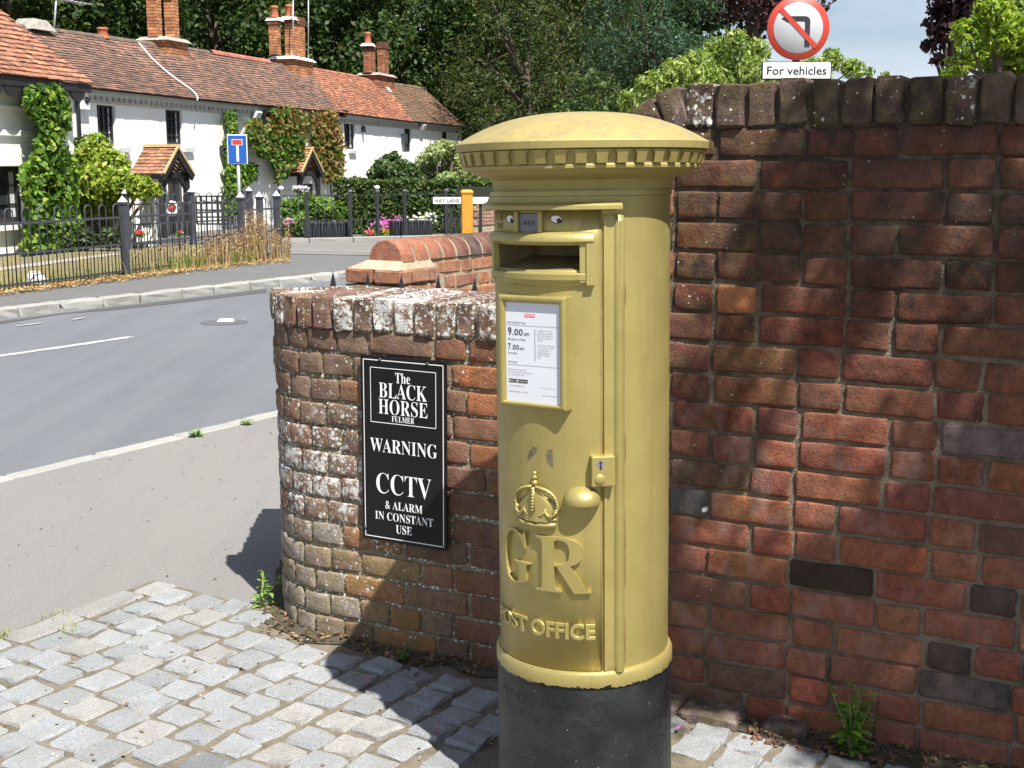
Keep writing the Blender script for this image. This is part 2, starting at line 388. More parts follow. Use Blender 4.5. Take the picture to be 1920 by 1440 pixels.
# ------------------------------------------------------------------ mesh helpers
def tag(o, label=None, cat=None, group=None, kind=None):
    if label: o["label"] = label
    if cat: o["category"] = cat
    if group: o["group"] = group
    if kind: o["kind"] = kind
    return o
def empty(name, loc=(0, 0, 0), rot=(0, 0, 0)):
    o = bpy.data.objects.new(name, None)
    o.location = loc; o.rotation_euler = rot; o.empty_display_size = 0.1
    COL.objects.link(o)
    return o
def link_mesh(name, me, parent=None, loc=None, rot=None):
    o = bpy.data.objects.new(name, me)
    COL.objects.link(o)
    if parent is not None: o.parent = parent
    if loc is not None: o.location = loc
    if rot is not None: o.rotation_euler = rot
    return o
class MB:
    def __init__(s):
        s.v, s.f, s.m, s.sm = [], [], [], []
    def add(s, vs, fs, mi=0, smooth=False):
        b = len(s.v)
        s.v += [tuple(map(float, p)) for p in vs]
        s.f += [tuple(i + b for i in q) for q in fs]
        s.m += [mi] * len(fs); s.sm += [smooth] * len(fs)
    def box(s, c, size, M=None, mi=0, taper=1.0):
        x, y, z = [a / 2 for a in size]
        vs = [Vector((sx * x * (taper if sz > 0 else 1), sy * y * (taper if sz > 0 else 1), sz * z)) for sz in (-1, 1) for sx, sy in ((-1, -1), (1, -1), (1, 1), (-1, 1))]
        c = Vector(c)
        vs = [(M @ p if M is not None else p) + c for p in vs]
        s.add(vs, [(3, 2, 1, 0), (4, 5, 6, 7), (0, 1, 5, 4), (1, 2, 6, 5), (2, 3, 7, 6), (3, 0, 4, 7)], mi)
    def tube(s, pts, r, n=6, mi=0, caps=True, smooth=True):
        pts = [Vector(p) for p in pts]
        rs = r if isinstance(r, (list, tuple)) else [r] * len(pts)
        vs = []
        up0 = None
        for i, p in enumerate(pts):
            d = (pts[min(i + 1, len(pts) - 1)] - pts[max(i - 1, 0)])
            d = d.normalized() if d.length > 1e-9 else Vector((0, 0, 1))
            if up0 is None:
                up0 = Vector((0, 0, 1)) if abs(d.z) < 0.9 else Vector((1, 0, 0))
            a = d.cross(up0)
            if a.length < 1e-4: a = d.cross(Vector((0.3, 1, 0.2)))
            a.normalize(); b = a.cross(d).normalized(); up0 = b
            for k in range(n):
                t = 2 * pi * k / n
                vs.append(p + (a * cos(t) + b * sin(t)) * rs[i])
        fs = [(i * n + k, i * n + (k + 1) % n, (i + 1) * n + (k + 1) % n, (i + 1) * n + k) for i in range(len(pts) - 1) for k in range(n)]
        s.add(vs, fs, mi, smooth)
        if caps:
            b = len(s.v) - len(vs)
            s.f.append(tuple(b + k for k in range(n))[::-1]); s.m.append(mi); s.sm.append(False)
            e = b + (len(pts) - 1) * n
            s.f.append(tuple(e + k for k in range(n))); s.m.append(mi); s.sm.append(False)
    def lathe(s, prof, n=48, c=(0, 0, 0), mi=0, smooth=True, a0=0.0, a1=2 * pi):
        full = abs(a1 - a0 - 2 * pi) < 1e-6
        k = n if full else n + 1
        vs = []
        for r, z in prof:
            for i in range(k):
                t = a0 + (a1 - a0) * i / n
                vs.append((c[0] + r * sin(t), c[1] - r * cos(t), c[2] + z))
        fs = []
        for j in range(len(prof) - 1):
            for i in range(n):
                i2 = (i + 1) % k if full else i + 1
                fs.append((j * k + i, j * k + i2, (j + 1) * k + i2, (j + 1) * k + i))
        s.add(vs, fs, mi, smooth)
        if not full:                          # close the two ends
            b = len(s.v) - len(vs)
            s.f.append(tuple(b + j * k for j in range(len(prof)))[::-1]); s.m.append(mi); s.sm.append(False)
            s.f.append(tuple(b + j * k + k - 1 for j in range(len(prof)))); s.m.append(mi); s.sm.append(False)
    def prism(s, poly, d, M=None, mi=0):
        """outline in x,z extruded along y by d"""
        n = len(poly)
        vs = [Vector((x, 0, z)) for x, z in poly] + [Vector((x, d, z)) for x, z in poly]
        if M is not None: vs = [M @ p for p in vs]
        s.add(vs, [tuple(range(n)), tuple(range(2 * n - 1, n - 1, -1))] + [(i, (i + 1) % n + 0, (i + 1) % n + n, i + n)[::-1] for i in range(n)], mi)
    def mesh(s, name, mats):
        me = bpy.data.meshes.new(name)
        me.from_pydata(s.v, [], s.f)
        for m in (mats if isinstance(mats, (list, tuple)) else [mats]): me.materials.append(m)
        me.polygons.foreach_set("material_index", s.m)
        me.polygons.foreach_set("use_smooth", s.sm)
        me.update()
        return me
    def build(s, name, mats, parent=None, loc=None, rot=None, fix=True, sharp=None, bevel=0.0):
        me = s.mesh(name, mats)
        if fix:
            bm = bmesh.new(); bm.from_mesh(me)
            bmesh.ops.recalc_face_normals(bm, faces=bm.faces); bm.to_mesh(me); bm.free()
        if sharp is not None:
            try: me.set_sharp_from_angle(angle=radians(sharp))
            except Exception: pass
        o = link_mesh(name, me, parent, loc, rot)
        if bevel:
            b = o.modifiers.new("bevel", 'BEVEL'); b.width = bevel; b.segments = 2; b.limit_method = 'ANGLE'; b.angle_limit = radians(40)
        return o

def np_mesh(name, V, nper, mat, parent=None, col=None, smooth=False):
    """faces of nper vertices each, laid out one after the other"""
    V = np.asarray(V, dtype=np.float32).reshape(-1, 3)
    nf = len(V) // nper
    me = bpy.data.meshes.new(name)
    me.vertices.add(len(V)); me.vertices.foreach_set("co", V.ravel())
    me.loops.add(len(V)); me.loops.foreach_set("vertex_index", np.arange(len(V), dtype=np.int32))
    me.polygons.add(nf)
    me.polygons.foreach_set("loop_start", np.arange(0, len(V), nper, dtype=np.int32))
    me.polygons.foreach_set("loop_total", np.full(nf, nper, dtype=np.int32))
    if smooth: me.polygons.foreach_set("use_smooth", np.ones(nf, dtype=bool))
    me.materials.append(mat)
    if col is not None:
        a = me.color_attributes.new("Col", 'FLOAT_COLOR', 'POINT')
        c = np.ones((len(V), 4), dtype=np.float32)
        c[:, :3] = np.repeat(np.asarray(col, dtype=np.float32), nper, axis=0) if len(col) == nf else col
        a.data.foreach_set("color", c.ravel())
    me.update(calc_edges=True)
    return link_mesh(name, me, parent)

def leaf_quads(P, size, rng, out=None, bias=0.6, up=0.4, aspect=0.55, droop=0.0):
    P = np.asarray(P); n = len(P)
    nrm = rng.normal(size=(n, 3))
    nrm /= np.linalg.norm(nrm, axis=1, keepdims=True) + 1e-9
    if out is not None: nrm += bias * out
    nrm[:, 2] += up
    nrm /= np.linalg.norm(nrm, axis=1, keepdims=True) + 1e-9
    t = rng.normal(size=(n, 3)); t[:, 2] -= droop
    t -= nrm * (t * nrm).sum(1, keepdims=True)
    t /= np.linalg.norm(t, axis=1, keepdims=True) + 1e-9
    b = np.cross(nrm, t)
    s = (np.asarray(size) * np.ones(n))[:, None]
    a = P - t * s * 0.5; e = P + t * s * 0.5
    l = P + b * s * aspect * 0.5 - t * s * 0.05 + nrm * s * 0.08; r = P - b * s * aspect * 0.5 - t * s * 0.05 + nrm * s * 0.08
    return np.stack([a, r, e, l], axis=1).reshape(-1, 3)

def tones(n, rng, cols, wts, jit=0.25):
    cols = np.array(cols); k = rng.choice(len(cols), size=n, p=np.array(wts) / sum(wts))
    return cols[k] * (1 + jit * (rng.random((n, 1)) * 2 - 1))

def clump_points(centres, radii, n, rng, shell=0.45, flat=0.8):
    centres = np.array(centres); radii = np.array(radii)
    w = radii ** 2; k = rng.choice(len(centres), size=n, p=w / w.sum())
    d = rng.normal(size=(n, 3)); d /= np.linalg.norm(d, axis=1, keepdims=True)
    r = radii[k] * (1 - shell * rng.random(n) ** 1.4)
    off = d * r[:, None]; off[:, 2] *= flat
    return centres[k] + off, d

SERIF = {}
for i in range(26):
    SERIF[chr(65 + i)] = chr(0x1D400 + i); SERIF[chr(97 + i)] = chr(0x1D41A + i)
def text_mesh(body, serif=False, extrude=0.0, bevel=0.0, offset=0.0, res=3, space=1.0):
    """letters as a mesh of unit size: list of vertices and faces"""
    c = bpy.data.curves.new("letters", 'FONT')
    c.body = "".join(SERIF.get(ch, ch) for ch in body) if serif else body
    c.extrude = extrude; c.bevel_depth = bevel; c.bevel_resolution = 1; c.offset = offset; c.resolution_u = res
    c.space_character = space
    o = bpy.data.objects.new("letters", c); COL.objects.link(o)
    me = o.to_mesh()
    V = np.array([v.co[:] for v in me.vertices]).reshape(-1, 3); Fc = [tuple(p.vertices) for p in me.polygons]
    o.to_mesh_clear(); bpy.data.objects.remove(o); bpy.data.curves.remove(c)
    return V, Fc
def fit(V, w=None, h=None, cx=0.0, base=0.0, depth=1.0, align='C'):
    """scale letters to width w and height h (cap height from the baseline)"""
    V = V.copy()
    x0, x1 = V[:, 0].min(), V[:, 0].max(); y1 = V[:, 1].max(); y0 = V[:, 1].min()
    sy = h / (y1 - min(0, 0) if y1 > 0 else 1) if h else None
    sx = w / (x1 - x0) if w else sy
    if sy is None: sy = sx
    V[:, 0] = (V[:, 0] - ((x0 + x1) / 2 if align == 'C' else x0)) * sx + cx
    V[:, 1] = V[:, 1] * sy + base
    V[:, 2] *= depth
    return V
# ------------------------------------------------------------------ the setting: ground, road, pavements, kerbs
A_ = np.array([0.531, 0.847, 0.0]); A_ /= np.linalg.norm(A_)      # along the road
B_ = np.array([A_[1], -A_[0], 0.0])                                # across it, towards the post box
ROAD_Z, FAR_Z = -0.055, 0.05
K0 = at_z(0, 905, 0); K0 = np.array([K0[0], K0[1], 0])
FK = at_z(0, 598, ROAD_Z)
def AB(a, b, z=0.0): return K0 + A_ * a + B_ * b + np.array([0, 0, z])
road_w = abs(np.dot(FK - K0, B_))
def sheet(name, pts, mat, label=None, kind="structure", parent=None, sub=0):
    bm = bmesh.new()
    f = bm.faces.new([bm.verts.new(tuple(p)) for p in pts])
    if f.normal.z < 0: f.normal_flip()
    me = bpy.data.meshes.new(name); bm.to_mesh(me); bm.free(); me.materials.append(mat)
    o = link_mesh(name, me, parent)
    if parent is None: tag(o, label, None, None, kind)
    return o

M_EARTH = mk_mortar("rough_ground", (0.16, 0.13, 0.07), (0.10, 0.11, 0.04))
sheet("ground", [(-300, -40, -0.10), (300, -40, -0.10), (300, 420, -0.10), (-300, 420, -0.10)], M_EARTH, "rough open ground spreading out beyond the road")
road = sheet("road", [AB(-14, 0, ROAD_Z), AB(70, 0, ROAD_Z), AB(70, -road_w, ROAD_Z), AB(-14, -road_w, ROAD_Z)], M_ROAD, "grey asphalt road with worn white centre line")
pav = sheet("pavement", [AB(-9, -0.01), AB(60, -0.01), AB(60, 9), AB(-9, 9)], M_PAVE, "pale tarmac pavement beside the near kerb")

# worn markings and patches on the road
def strip(name, p, q, w, z, mat, parent, jag=0.0):
    p, q = np.array(p), np.array(q); d = (q - p); L = np.linalg.norm(d); d /= L; nrm = np.array([-d[1], d[0], 0])
    n = max(2, int(L / 0.12)); rr = random.Random(3)
    l, r = [], []
    for i in range(n + 1):
        c = p + d * L * i / n
        l.append(c + nrm * (w / 2 + rr.uniform(-jag, jag))); r.append(c - nrm * (w / 2 + rr.uniform(-jag, jag)))
    mb = MB(); vs = [tuple(x[:2]) + (z,) for x in l] + [tuple(x[:2]) + (z,) for x in r]
    mb.add(vs, [(i, i + 1, n + 2 + i, n + 1 + i) for i in range(n)])
    return mb.build(name, mat, parent)
c0, c1 = at_z(-260, 706, ROAD_Z), at_z(248, 632, ROAD_Z)
strip("centre_line", c0, c1, 0.10, ROAD_Z + 0.004, M_LINE, road, 0.012)
for x0, y0, x1, y1 in ((385, 607, 460, 600),):
    strip("centre_line", at_z(x0, y0, ROAD_Z), at_z(x1, y1, ROAD_Z), 0.03, ROAD_Z + 0.004, M_LINE, road, 0.012)
mb = MB(); mc = at_z(420, 604, ROAD_Z + 0.004)
mb.lathe([(0.0, 0.008), (0.10, 0.007), (0.20, 0.003), (0.24, 0.0)], 18)
mb.build("tar_patch", mk_tarmac("stud_tar", (.085,.090,.100),(.2,.2,.2)), road, tuple(mc))
mb = MB(); mb.box((0, 0, 0.012), (0.16, 0.10, 0.022), taper=0.8)
mb.build("road_stud", M_WHITE, road, tuple(mc + np.array([0.02, 0.0, 0.01])))
# tarry gutter repair along the far side
gp = [at_z(x, y, ROAD_Z + 0.004) for x, y in ((0, 607), (120, 588), (225, 580), (350, 566), (500, 548), (500, 541), (350, 560), (180, 579), (0, 602))]
gp = [(p[0], p[1], ROAD_Z + 0.004) for p in gp]
sheet("gutter_patch", gp, mk_tarmac("gutter_tar", (0.07, 0.067, 0.066), (0.16, 0.15, 0.14)), parent=road)
strip("edge_line", at_z(30, 611, ROAD_Z + 0.009), at_z(80, 605, ROAD_Z + 0.009), 0.05, ROAD_Z + 0.009, M_LINE, road, 0.02)
strip("edge_line", at_z(135, 599, ROAD_Z + 0.009), at_z(163, 595, ROAD_Z + 0.009), 0.05, ROAD_Z + 0.009, M_LINE, road, 0.02)

def worn_block(L, D, H, seed, bev=0.006, jit=0.003, cuts=0):
    """block with softened, slightly uneven edges; x length, y depth, z height, centred"""
    rr = random.Random(seed)
    bm = bmesh.new(); bmesh.ops.create_cube(bm, size=1.0)
    for v in bm.verts: v.co = (v.co.x * L, v.co.y * D, v.co.z * H)
    if cuts:
        es = [e for e in bm.edges if abs((e.verts[0].co - e.verts[1].co).length) > min(L, D, H) * 1.2]
        bmesh.ops.subdivide_edges(bm, edges=es, cuts=cuts, use_grid_fill=True)
    bmesh.ops.bevel(bm, geom=[e for e in bm.edges if len(e.link_faces) == 2 and e.calc_face_angle(0) > 0.5], offset=bev, segments=1, affect='EDGES', profile=0.6)
    for v in bm.verts:
        v.co += Vector((rr.uniform(-1, 1), rr.uniform(-1, 1), rr.uniform(-1, 1))) * jit
    me = bpy.data.meshes.new("block"); bm.to_mesh(me); bm.free()
    return me
def place(name, me, parent, M, **props):
    o = bpy.data.objects.new(name, me); COL.objects.link(o); o.parent = parent; o.matrix_local = M
    for k, v in props.items():
        if k == "color": o.color = (*v, 1)
        else: o[k] = v
    return o
def frame_m(p, t, n):
    """local x along t, y along -n (into the wall), z up"""
    t = Vector(t).normalized(); y = -Vector(n).normalized(); z = t.cross(y)
    M = Matrix((t, y, z)).transposed().to_4x4(); M.translation = Vector(p)
    return M

# near kerb: long granite stones almost flush with the pavement
kerb = tag(empty("kerb", tuple(AB(0, 0))), "flush granite kerb between the near pavement and the road", None, None, "structure")
kerb_near_meshes = []
a = -3.2; i = 0
while a < 9.0:
    L = R_.choice([0.55, 0.8, 0.95, 0.7])
    me = worn_block(L - 0.012, 0.115, 0.16, 50 + i, 0.010, 0.004, 3); me.materials.append(M_KERB)
    p = A_ * (a + L / 2) + B_ * (-0.0575 + R_.uniform(-.006, .006)) + np.array([0, 0, -0.075 + R_.uniform(-.003, .003)])
    M = frame_m(p, A_, B_); place("kerb_stone", me, kerb, M, color=(R_.uniform(.9, 1.1),) * 3)
    a += L; i += 1
# far kerb: rough granite blocks standing proud
FB = -road_w
fkerb = tag(empty("kerb", tuple(AB(0, FB))), "rough granite block kerb on the far side of the road", None, None, "structure")
me_f = []
for k in range(6):
    me = worn_block(0.52 + 0.05 * (k % 3), 0.15, 0.22, 90 + k, 0.022, 0.008, 2); me.materials.append(M_KERB); me_f.append((me, 0.52 + 0.05 * (k % 3)))
a = -3.0
while a < 13.5:
    me, L = R_.choice(me_f)
    p = A_ * (a + L / 2) + B_ * (-0.075 + R_.uniform(-.012, .012)) + np.array([0, 0, FAR_Z - 0.10 + R_.uniform(-.01, .008)])
    place("kerb_stone", me, fkerb, frame_m(p, A_, B_), color=(R_.uniform(.85, 1.1),) * 3)
    a += L + 0.02
fp = tag(sheet("far_pavement", [AB(-8, FB - 0.14, FAR_Z - 0.004), AB(40, FB - 0.14, FAR_Z - 0.004), AB(40, FB - 18, FAR_Z - 0.004), AB(-8, FB - 18, FAR_Z - 0.004)], M_FARPAVE), "grey tarmac footway on the far side of the road", kind="structure")
# side lane running off behind the railings
def gz(x, y, z): q = at_z(x, y, z); return (q[0], q[1], z)
sheet("side_lane", [gz(545, 476, FAR_Z + .004), gz(900, 482, FAR_Z + .004), gz(900, 456, FAR_Z + .004), gz(545, 453, FAR_Z + .004)], mk_tarmac("lane_pale", (0.165, 0.158, 0.15), (0.3, 0.29, 0.27)), "pale tarmac footway at the mouth of the side lane")
strip("lane_edge_line", gz(545, 475, 0), gz(905, 484, 0), 0.08, FAR_Z + 0.010, M_LINE, bpy.data.objects["side_lane"], 0.01)

# ------------------------------------------------------------------ cobbled forecourt: every sett a stone of its own
CN = at_z(290, 1090, 0)
aC, bC = np.dot(CN - K0, A_), np.dot(CN - K0, B_)
court = tag(empty("cobbled_forecourt", (0, 0, 0)), "forecourt of grey granite setts in sandy joints", None, None, "structure")
sheet("sand_bed", [AB(aC - 3.2, bC, .0045), AB(aC, bC, .0045), AB(aC - .02, bC + .55, .0045), AB(aC - 0.05, bC + 4.6, .0045), AB(aC - 3.2, bC + 4.6, .0045)], M_SAND, parent=court)
# wall line -----------------------------------------------------------
WP0 = np.array([-0.5485, 3.829, 0]); WT = np.array([0.895, -0.447, 0]); WT /= np.linalg.norm(WT); WN = np.array([WT[1], -WT[0], 0])
S_ARC, R_ARC, S_END, S_MAX, W_TH = -0.05, 0.35, -1.22, 3.3, 0.33
S_RET = S_ARC - R_ARC * radians(60)        # where the curve ends and the wall runs straight back
def wall_at(s):
    if s >= S_ARC: return WP0 + WT * s, WT, WN
    th = (S_ARC - max(s, S_RET)) / R_ARC
    c = WP0 + WT * S_ARC - WN * R_ARC
    n = WN * cos(th) - WT * sin(th)
    t = WN * sin(th) + WT * cos(th)
    return c + n * R_ARC + t * min(0.0, s - S_RET), t, n
def wall_top(s):
    if s < S_RET: return 1.113 - 0.20 * min(1.0, (S_RET - s) / 0.06)
    if s < 0.60: return 1.113
    t = min(1.0, (s - 0.60) / 0.55)
    return 1.113 + 0.603 * sin(t * pi / 2) if t < 1 else 1.716
BOX_C = np.array([0.176, 2.815, 0])
def wall_side(p):                              # distance in front of the wall face
    q = np.array([p[0], p[1], 0]) - WP0
    s = np.dot(q, WT)
    if s >= S_ARC: return np.dot(q, WN)
    c = WP0 + WT * S_ARC - WN * R_ARC
    return np.linalg.norm(np.array([p[0], p[1], 0]) - c) - R_ARC
sett_meshes = {}
def sett_mesh(L, W, k):
    key = (round(L / 0.02), round(W / .02), k)
    if key not in sett_meshes:
        me = worn_block(L, W, 0.08, 300 + len(sett_meshes), 0.009, 0.004, 1); me.materials.append(M_SETT); sett_meshes[key] = me
    return sett_meshes[key]
setts = []
pitch_b = 0.127
for row in range(37):
    b = bC + 0.075 + row * pitch_b
    edge = row == 0
    a = aC - 0.005 - R_.uniform(0, .05) * (0 if edge else 1) - (0.0 if row < 4 else 0.02)
    while a > aC - 3.0:
        L = R_.choice([0.23, 0.25, 0.21]) if edge else R_.choice([0.098, 0.106, 0.115, 0.124, 0.093])
        if edge and a > aC - .02: L = 0.13
        g = R_.uniform(0.010, 0.022)
        c = AB(a - L / 2, b + R_.uniform(-.010, .010))
        a -= L + g
        if wall_side(c) < 0.10 or np.linalg.norm(c[:2] - BOX_C[:2]) < 0.285: continue
        if c[1] < 2.1 or abs(c[0]) > 2.4: continue
        setts.append((c, L, pitch_b - R_.uniform(.012, .024), edge))
def inframe(c):
    x, y = proj(c); return -40 < x < 1960 and -40 < y < 1480
ins = [s for s in setts if inframe(s[0])]; outs = [s for s in setts if not inframe(s[0])]
ins.sort(key=lambda s: s[0][1])
outs += ins[298:]; ins = ins[:298]
for c, L, W, edge in ins:
    M = frame_m((c[0], c[1], -0.0245 + R_.uniform(-.003, .004)), A_, B_) @ Matrix.Rotation(R_.gauss(0, .045), 4, 'Z') @ Matrix.Rotation(R_.gauss(0, .014), 4, 'X') @ Matrix.Rotation(R_.gauss(0, .014), 4, 'Y')
    t = R_.uniform(0.86, 1.12); w = R_.random()
    col = (t * 1.06, t * 1.03, t * .98) if edge or w < .12 else (t * .97, t, t * 1.03)
    if w > .965: col = (t * .62, t * .64, t * .68)
    place("sett", sett_mesh(L, W, R_.randrange(4)), court, M, color=col)
if outs:
    bm = bmesh.new()
    for c, L, W, edge in outs:
        k = len(bm.verts); bm.from_mesh(sett_mesh(L, W, 0)); bm.verts.ensure_lookup_table()
        M = frame_m((c[0], c[1], -0.026), A_, B_)
        for v in bm.verts[k:]: v.co = M @ v.co
    me = bpy.data.meshes.new("setts"); bm.to_mesh(me); bm.free(); me.materials.append(M_SETT)
    tag(link_mesh("sett_rows", me, court), kind="stuff")
# dark soil strip along the foot of the wall
mb = MB(); n = 60; vs = []
for i in range(n + 1):
    s = S_END + .1 + (2.6 - S_END) * i / n
    p, t, nn = wall_at(s); w = R_.uniform(.03, .085) + (0.05 if s > 1.3 else 0)
    vs += [p + np.array([0, 0, .022]) - nn * .02, p + nn * w + np.array([0, 0, .0090])]
mb.add(vs, [(2 * i, 2 * i + 1, 2 * i + 3, 2 * i + 2) for i in range(n)])
o = mb.build("soil", mk_mortar("wall_foot_dirt", (.13, .108, .078), (.06, .05, .036))); tag(o, "strip of dark soil at the foot of the brick wall", None, None, "structure")
M_SANDDUST = M_SAND

# ------------------------------------------------------------------ the old brick wall
wall = tag(empty("brick_wall", tuple(WP0)), "old red brick wall with brick on edge coping, stepping down to a low rounded end by the pavement", "wall")
wall_inv = Matrix.Translation(-Vector(WP0))
def core(s0, s1, mat, step=0.04):
    mb = MB(); vs = []; n = int((s1 - s0) / step)
    for i in range(n + 1):
        s = s0 + (s1 - s0) * i / n
        p, t, nn = wall_at(s); zt = wall_top(s) - 0.085
        th = W_TH if s > S_ARC else min(W_TH, 0.34)
        f = p - nn * 0.0066 - WP0; bk = p - nn * th - WP0
        vs += [f + np.array([0, 0, -.2]), f + np.array([0, 0, zt]), bk + np.array([0, 0, zt]), bk + np.array([0, 0, -.2])]
    fs = []
    for i in range(n):
        for k in range(3): fs.append((4 * i + k, 4 * i + k + 1, 4 * i + 5 + k, 4 * i + 4 + k))
    fs += [(0, 1, 2, 3), (4 * n + 3, 4 * n + 2, 4 * n + 1, 4 * n)]
    mb.add(vs, fs)
    return mb.build("mortar", mat, wall)
core(S_END, 0.70, M_MORT_LOW); core(0.70, S_MAX, M_MORT_HIGH)

def brick_mesh(L, H, seed, D=0.09):
    rr = random.Random(seed)
    nx = 6 if L > .15 else 4; nz = 4
    e = 0.006
    xs = [-L / 2, -L / 2 + e] + [-L / 2 + e + (L - 2 * e) * k / (nx - 2) for k in range(1, nx - 2)] + [L / 2 - e, L / 2]
    zs = [-H / 2, -H / 2 + e] + [-H / 2 + e + (H - 2 * e) * k / (nz - 1) for k in range(1, nz - 1)] + [H / 2 - e, H / 2]
    V, Fc = [], []
    NX, NZ = len(xs), len(zs)
    tilt = rr.uniform(-.01, .01)
    for j, z in enumerate(zs):
        for i, x in enumerate(xs):
            bd = i in (0, NX - 1) or j in (0, NZ - 1)
            y = rr.uniform(-.0022, .0022) + (0.0022 if bd else 0) + (0.003 if (i in (0, NX - 1) and j in (0, NZ - 1)) else 0)
            xx = x + (rr.uniform(-.0025, .0025) if bd else rr.uniform(-.002, .002)); zz = z + (rr.uniform(-.0022, .0022) if bd else 0) + tilt * x
            if i in (0, NX - 1) and j in (0, NZ - 1): xx *= 0.985; zz *= 0.93
            V.append((xx, y, zz))
    for j in range(NZ - 1):
        for i in range(NX - 1):
            Fc.append((j * NX + i, j * NX + i + 1, (j + 1) * NX + i + 1, (j + 1) * NX + i))
    ring = [i for i in range(NX)] + [j * NX + NX - 1 for j in range(1, NZ)] + [(NZ - 1) * NX + i for i in range(NX - 2, -1, -1)] + [j * NX for j in range(NZ - 2, 0, -1)]
    b = len(V)
    for r in ring: V.append((V[r][0], D, V[r][2]))
    for k in range(len(ring)):
        k2 = (k + 1) % len(ring); Fc.append((ring[k2], ring[k], b + k, b + k2))
    me = bpy.data.meshes.new("brick"); me.from_pydata(V, [], Fc); me.materials.append(MB_BRICK)
    me.polygons.foreach_set("use_smooth", [True] * len(Fc)); me.update()
    return me
ST, HD = 0.215, 0.103
pool = {("S", 0): [brick_mesh(ST, .0665, 10 + k) for k in range(9)], ("H", 0): [brick_mesh(HD, .0665, 30 + k) for k in range(9)],
        ("S", 1): [brick_mesh(ST, .0695, 50 + k) for k in range(9)], ("H", 1): [brick_mesh(HD, .0695, 70 + k) for k in range(9)],
        ("A", 0): [brick_mesh(0.092, .0665, 110 + k) for k in range(9)]}
bricks = []
def lay(s, z, kind, hi, sx=1.0):
    p, t, nn = wall_at(s)
    bricks.append(dict(s=s, z=z, kind=kind, hi=hi, sx=sx, p=p, t=t, n=nn))
# low part and rounded end, 13 courses
for r in range(13):
    z = 0.039 + r * 0.078
    s = 0.748; k = r % 2
    if r % 2 == 0: lay(s - .024, z, "A", 0, .50); s -= .058      # closer brick that breaks the joints
    s -= R_.uniform(0, .008)
    while s > S_END + .03:
        if s > S_ARC + .02 or s < S_RET - .05:
            L = ST if k % 2 == 0 else HD
            if R_.random() < .12: L = ST if L == HD else HD
            if s > S_ARC and s - L < S_ARC - .06: L = HD
            if z + .04 < wall_top(s - L / 2) - .09: lay(s - L / 2, z, "S" if L == ST else "H", 0)
            s -= L + R_.uniform(.008, .014); k += 1
        else:
            w_ = R_.uniform(.90, 1.10); lay(s - .046 * w_, z, "A", 0, w_); s -= .092 * w_ + R_.uniform(.008, .014)
# high part, 20 courses
for r in range(20):
    z = 0.0402 + r * 0.0803
    s = 0.756; k = r % 2
    while s < S_MAX - .2:
        L = ST if k % 2 == 0 else HD
        if R_.random() < .14: L = ST if L == HD else HD
        if z + .04 < wall_top(s + L / 2) - .10: lay(s + L / 2, z, "S" if L == ST else "H", 1)
        s += L + R_.uniform(.009, .016); k += 1
for b in bricks:
    c = b["p"] + np.array([0, 0, b["z"]]); b["px"] = proj(c)
    s, z = b["s"], b["z"]; rnd = R_.random()
    if not b["hi"]:
        base = R_.choice([(.25, .155, .11), (.21, .145, .11), (.29, .155, .10), (.25, .18, .135), (.18, .115, .085)])
        if s > .38: base = R_.choice([(.36, .13, .06), (.42, .155, .065), (.27, .11, .065), (.2, .1, .07)]) if z > .6 else R_.choice([(.19, .095, .065), (.23, .105, .07), (.16, .085, .065)])  # lower bricks here darker: the post box's shadow put into their colour
        if s < 0.02 and z < .36: base = R_.choice([(.33, .31, .27), (.30, .27, .23), (.27, .22, .17), (.36, .33, .29)])
        elif s < .25 and z < .36 and rnd < .4: base = R_.choice([(.34, .17, .07), (.30, .22, .12)])
        band = math.exp(-((z - .55) / .19) ** 2)
        lich = (0.36 + 0.52 * band) if s < .16 else (.24 if s < .40 else .12)
        lich *= R_.uniform(.8, 1.12)
        if z > .86: lich = R_.uniform(.15, .42)
        b["pr"] = dict(color=base, lichen=lich, soot=.55 if z > .85 else (.35 if z > .3 else .12), bloom=.25, moss=.5 if z < .3 and s < .25 else .2)
    else:
        hgt = z / 1.6
        base = R_.choice([(.28, .098, .062), (.31, .108, .062), (.26, .09, .06), (.33, .12, .068), (.27, .10, .072)])
        k = 1.0 - 0.48 * min(1, max(0, (hgt - .40) / .40))  # upper courses darker: soot, and shade put into the brick colour
        base = tuple(x * k * R_.uniform(.9, 1.08) for x in base)
        if rnd < .018 and hgt < .5: base = (.045, .036, .036)
        if rnd > .95: base = (.15, .075, .06)
        lich = .22 if s < 1.35 and z > .75 else (.10 if s < 1.5 else .04)
        if z > 1.35: lich = max(lich, .16)
        b["pr"] = dict(color=base, lichen=lich * R_.uniform(.3, 1.5), soot=min(1.0, max(0, (hgt - .32) * 2.1)) * R_.uniform(.65, 1.1), bloom=(.8 if .12 < hgt < .55 else .12) * R_.uniform(.1, 1), moss=.25 if s < 1.35 else .06)
def recolour(px, py, **kw):
    b = min(bricks, key=lambda q: (q["px"][0] - px) ** 2 + (q["px"][1] - py) ** 2)
    b["pr"].update(kw)
recolour(1515, 1077, color=(.022, .018, .018), bloom=0, soot=.3, lichen=0)
recolour(1815, 1125, color=(.06, .045, .048), bloom=.2)
recolour(1745, 1230, color=(.05, .04, .042), bloom=.2)
recolour(1905, 840, color=(.16, .13, .15), bloom=.5)
recolour(1290, 925, color=(.14, .15, .17), bloom=.6)
recolour(1750, 1310, color=(.09, .08, .085), bloom=.4)
recolour(1410, 1290, color=(.16, .09, .08)); recolour(1330, 1310, color=(.17, .09, .07), bloom=.4)
for x, y in ((1360, 548), (1400, 540)): recolour(x, y, color=(.50, .20, .09), soot=.05)
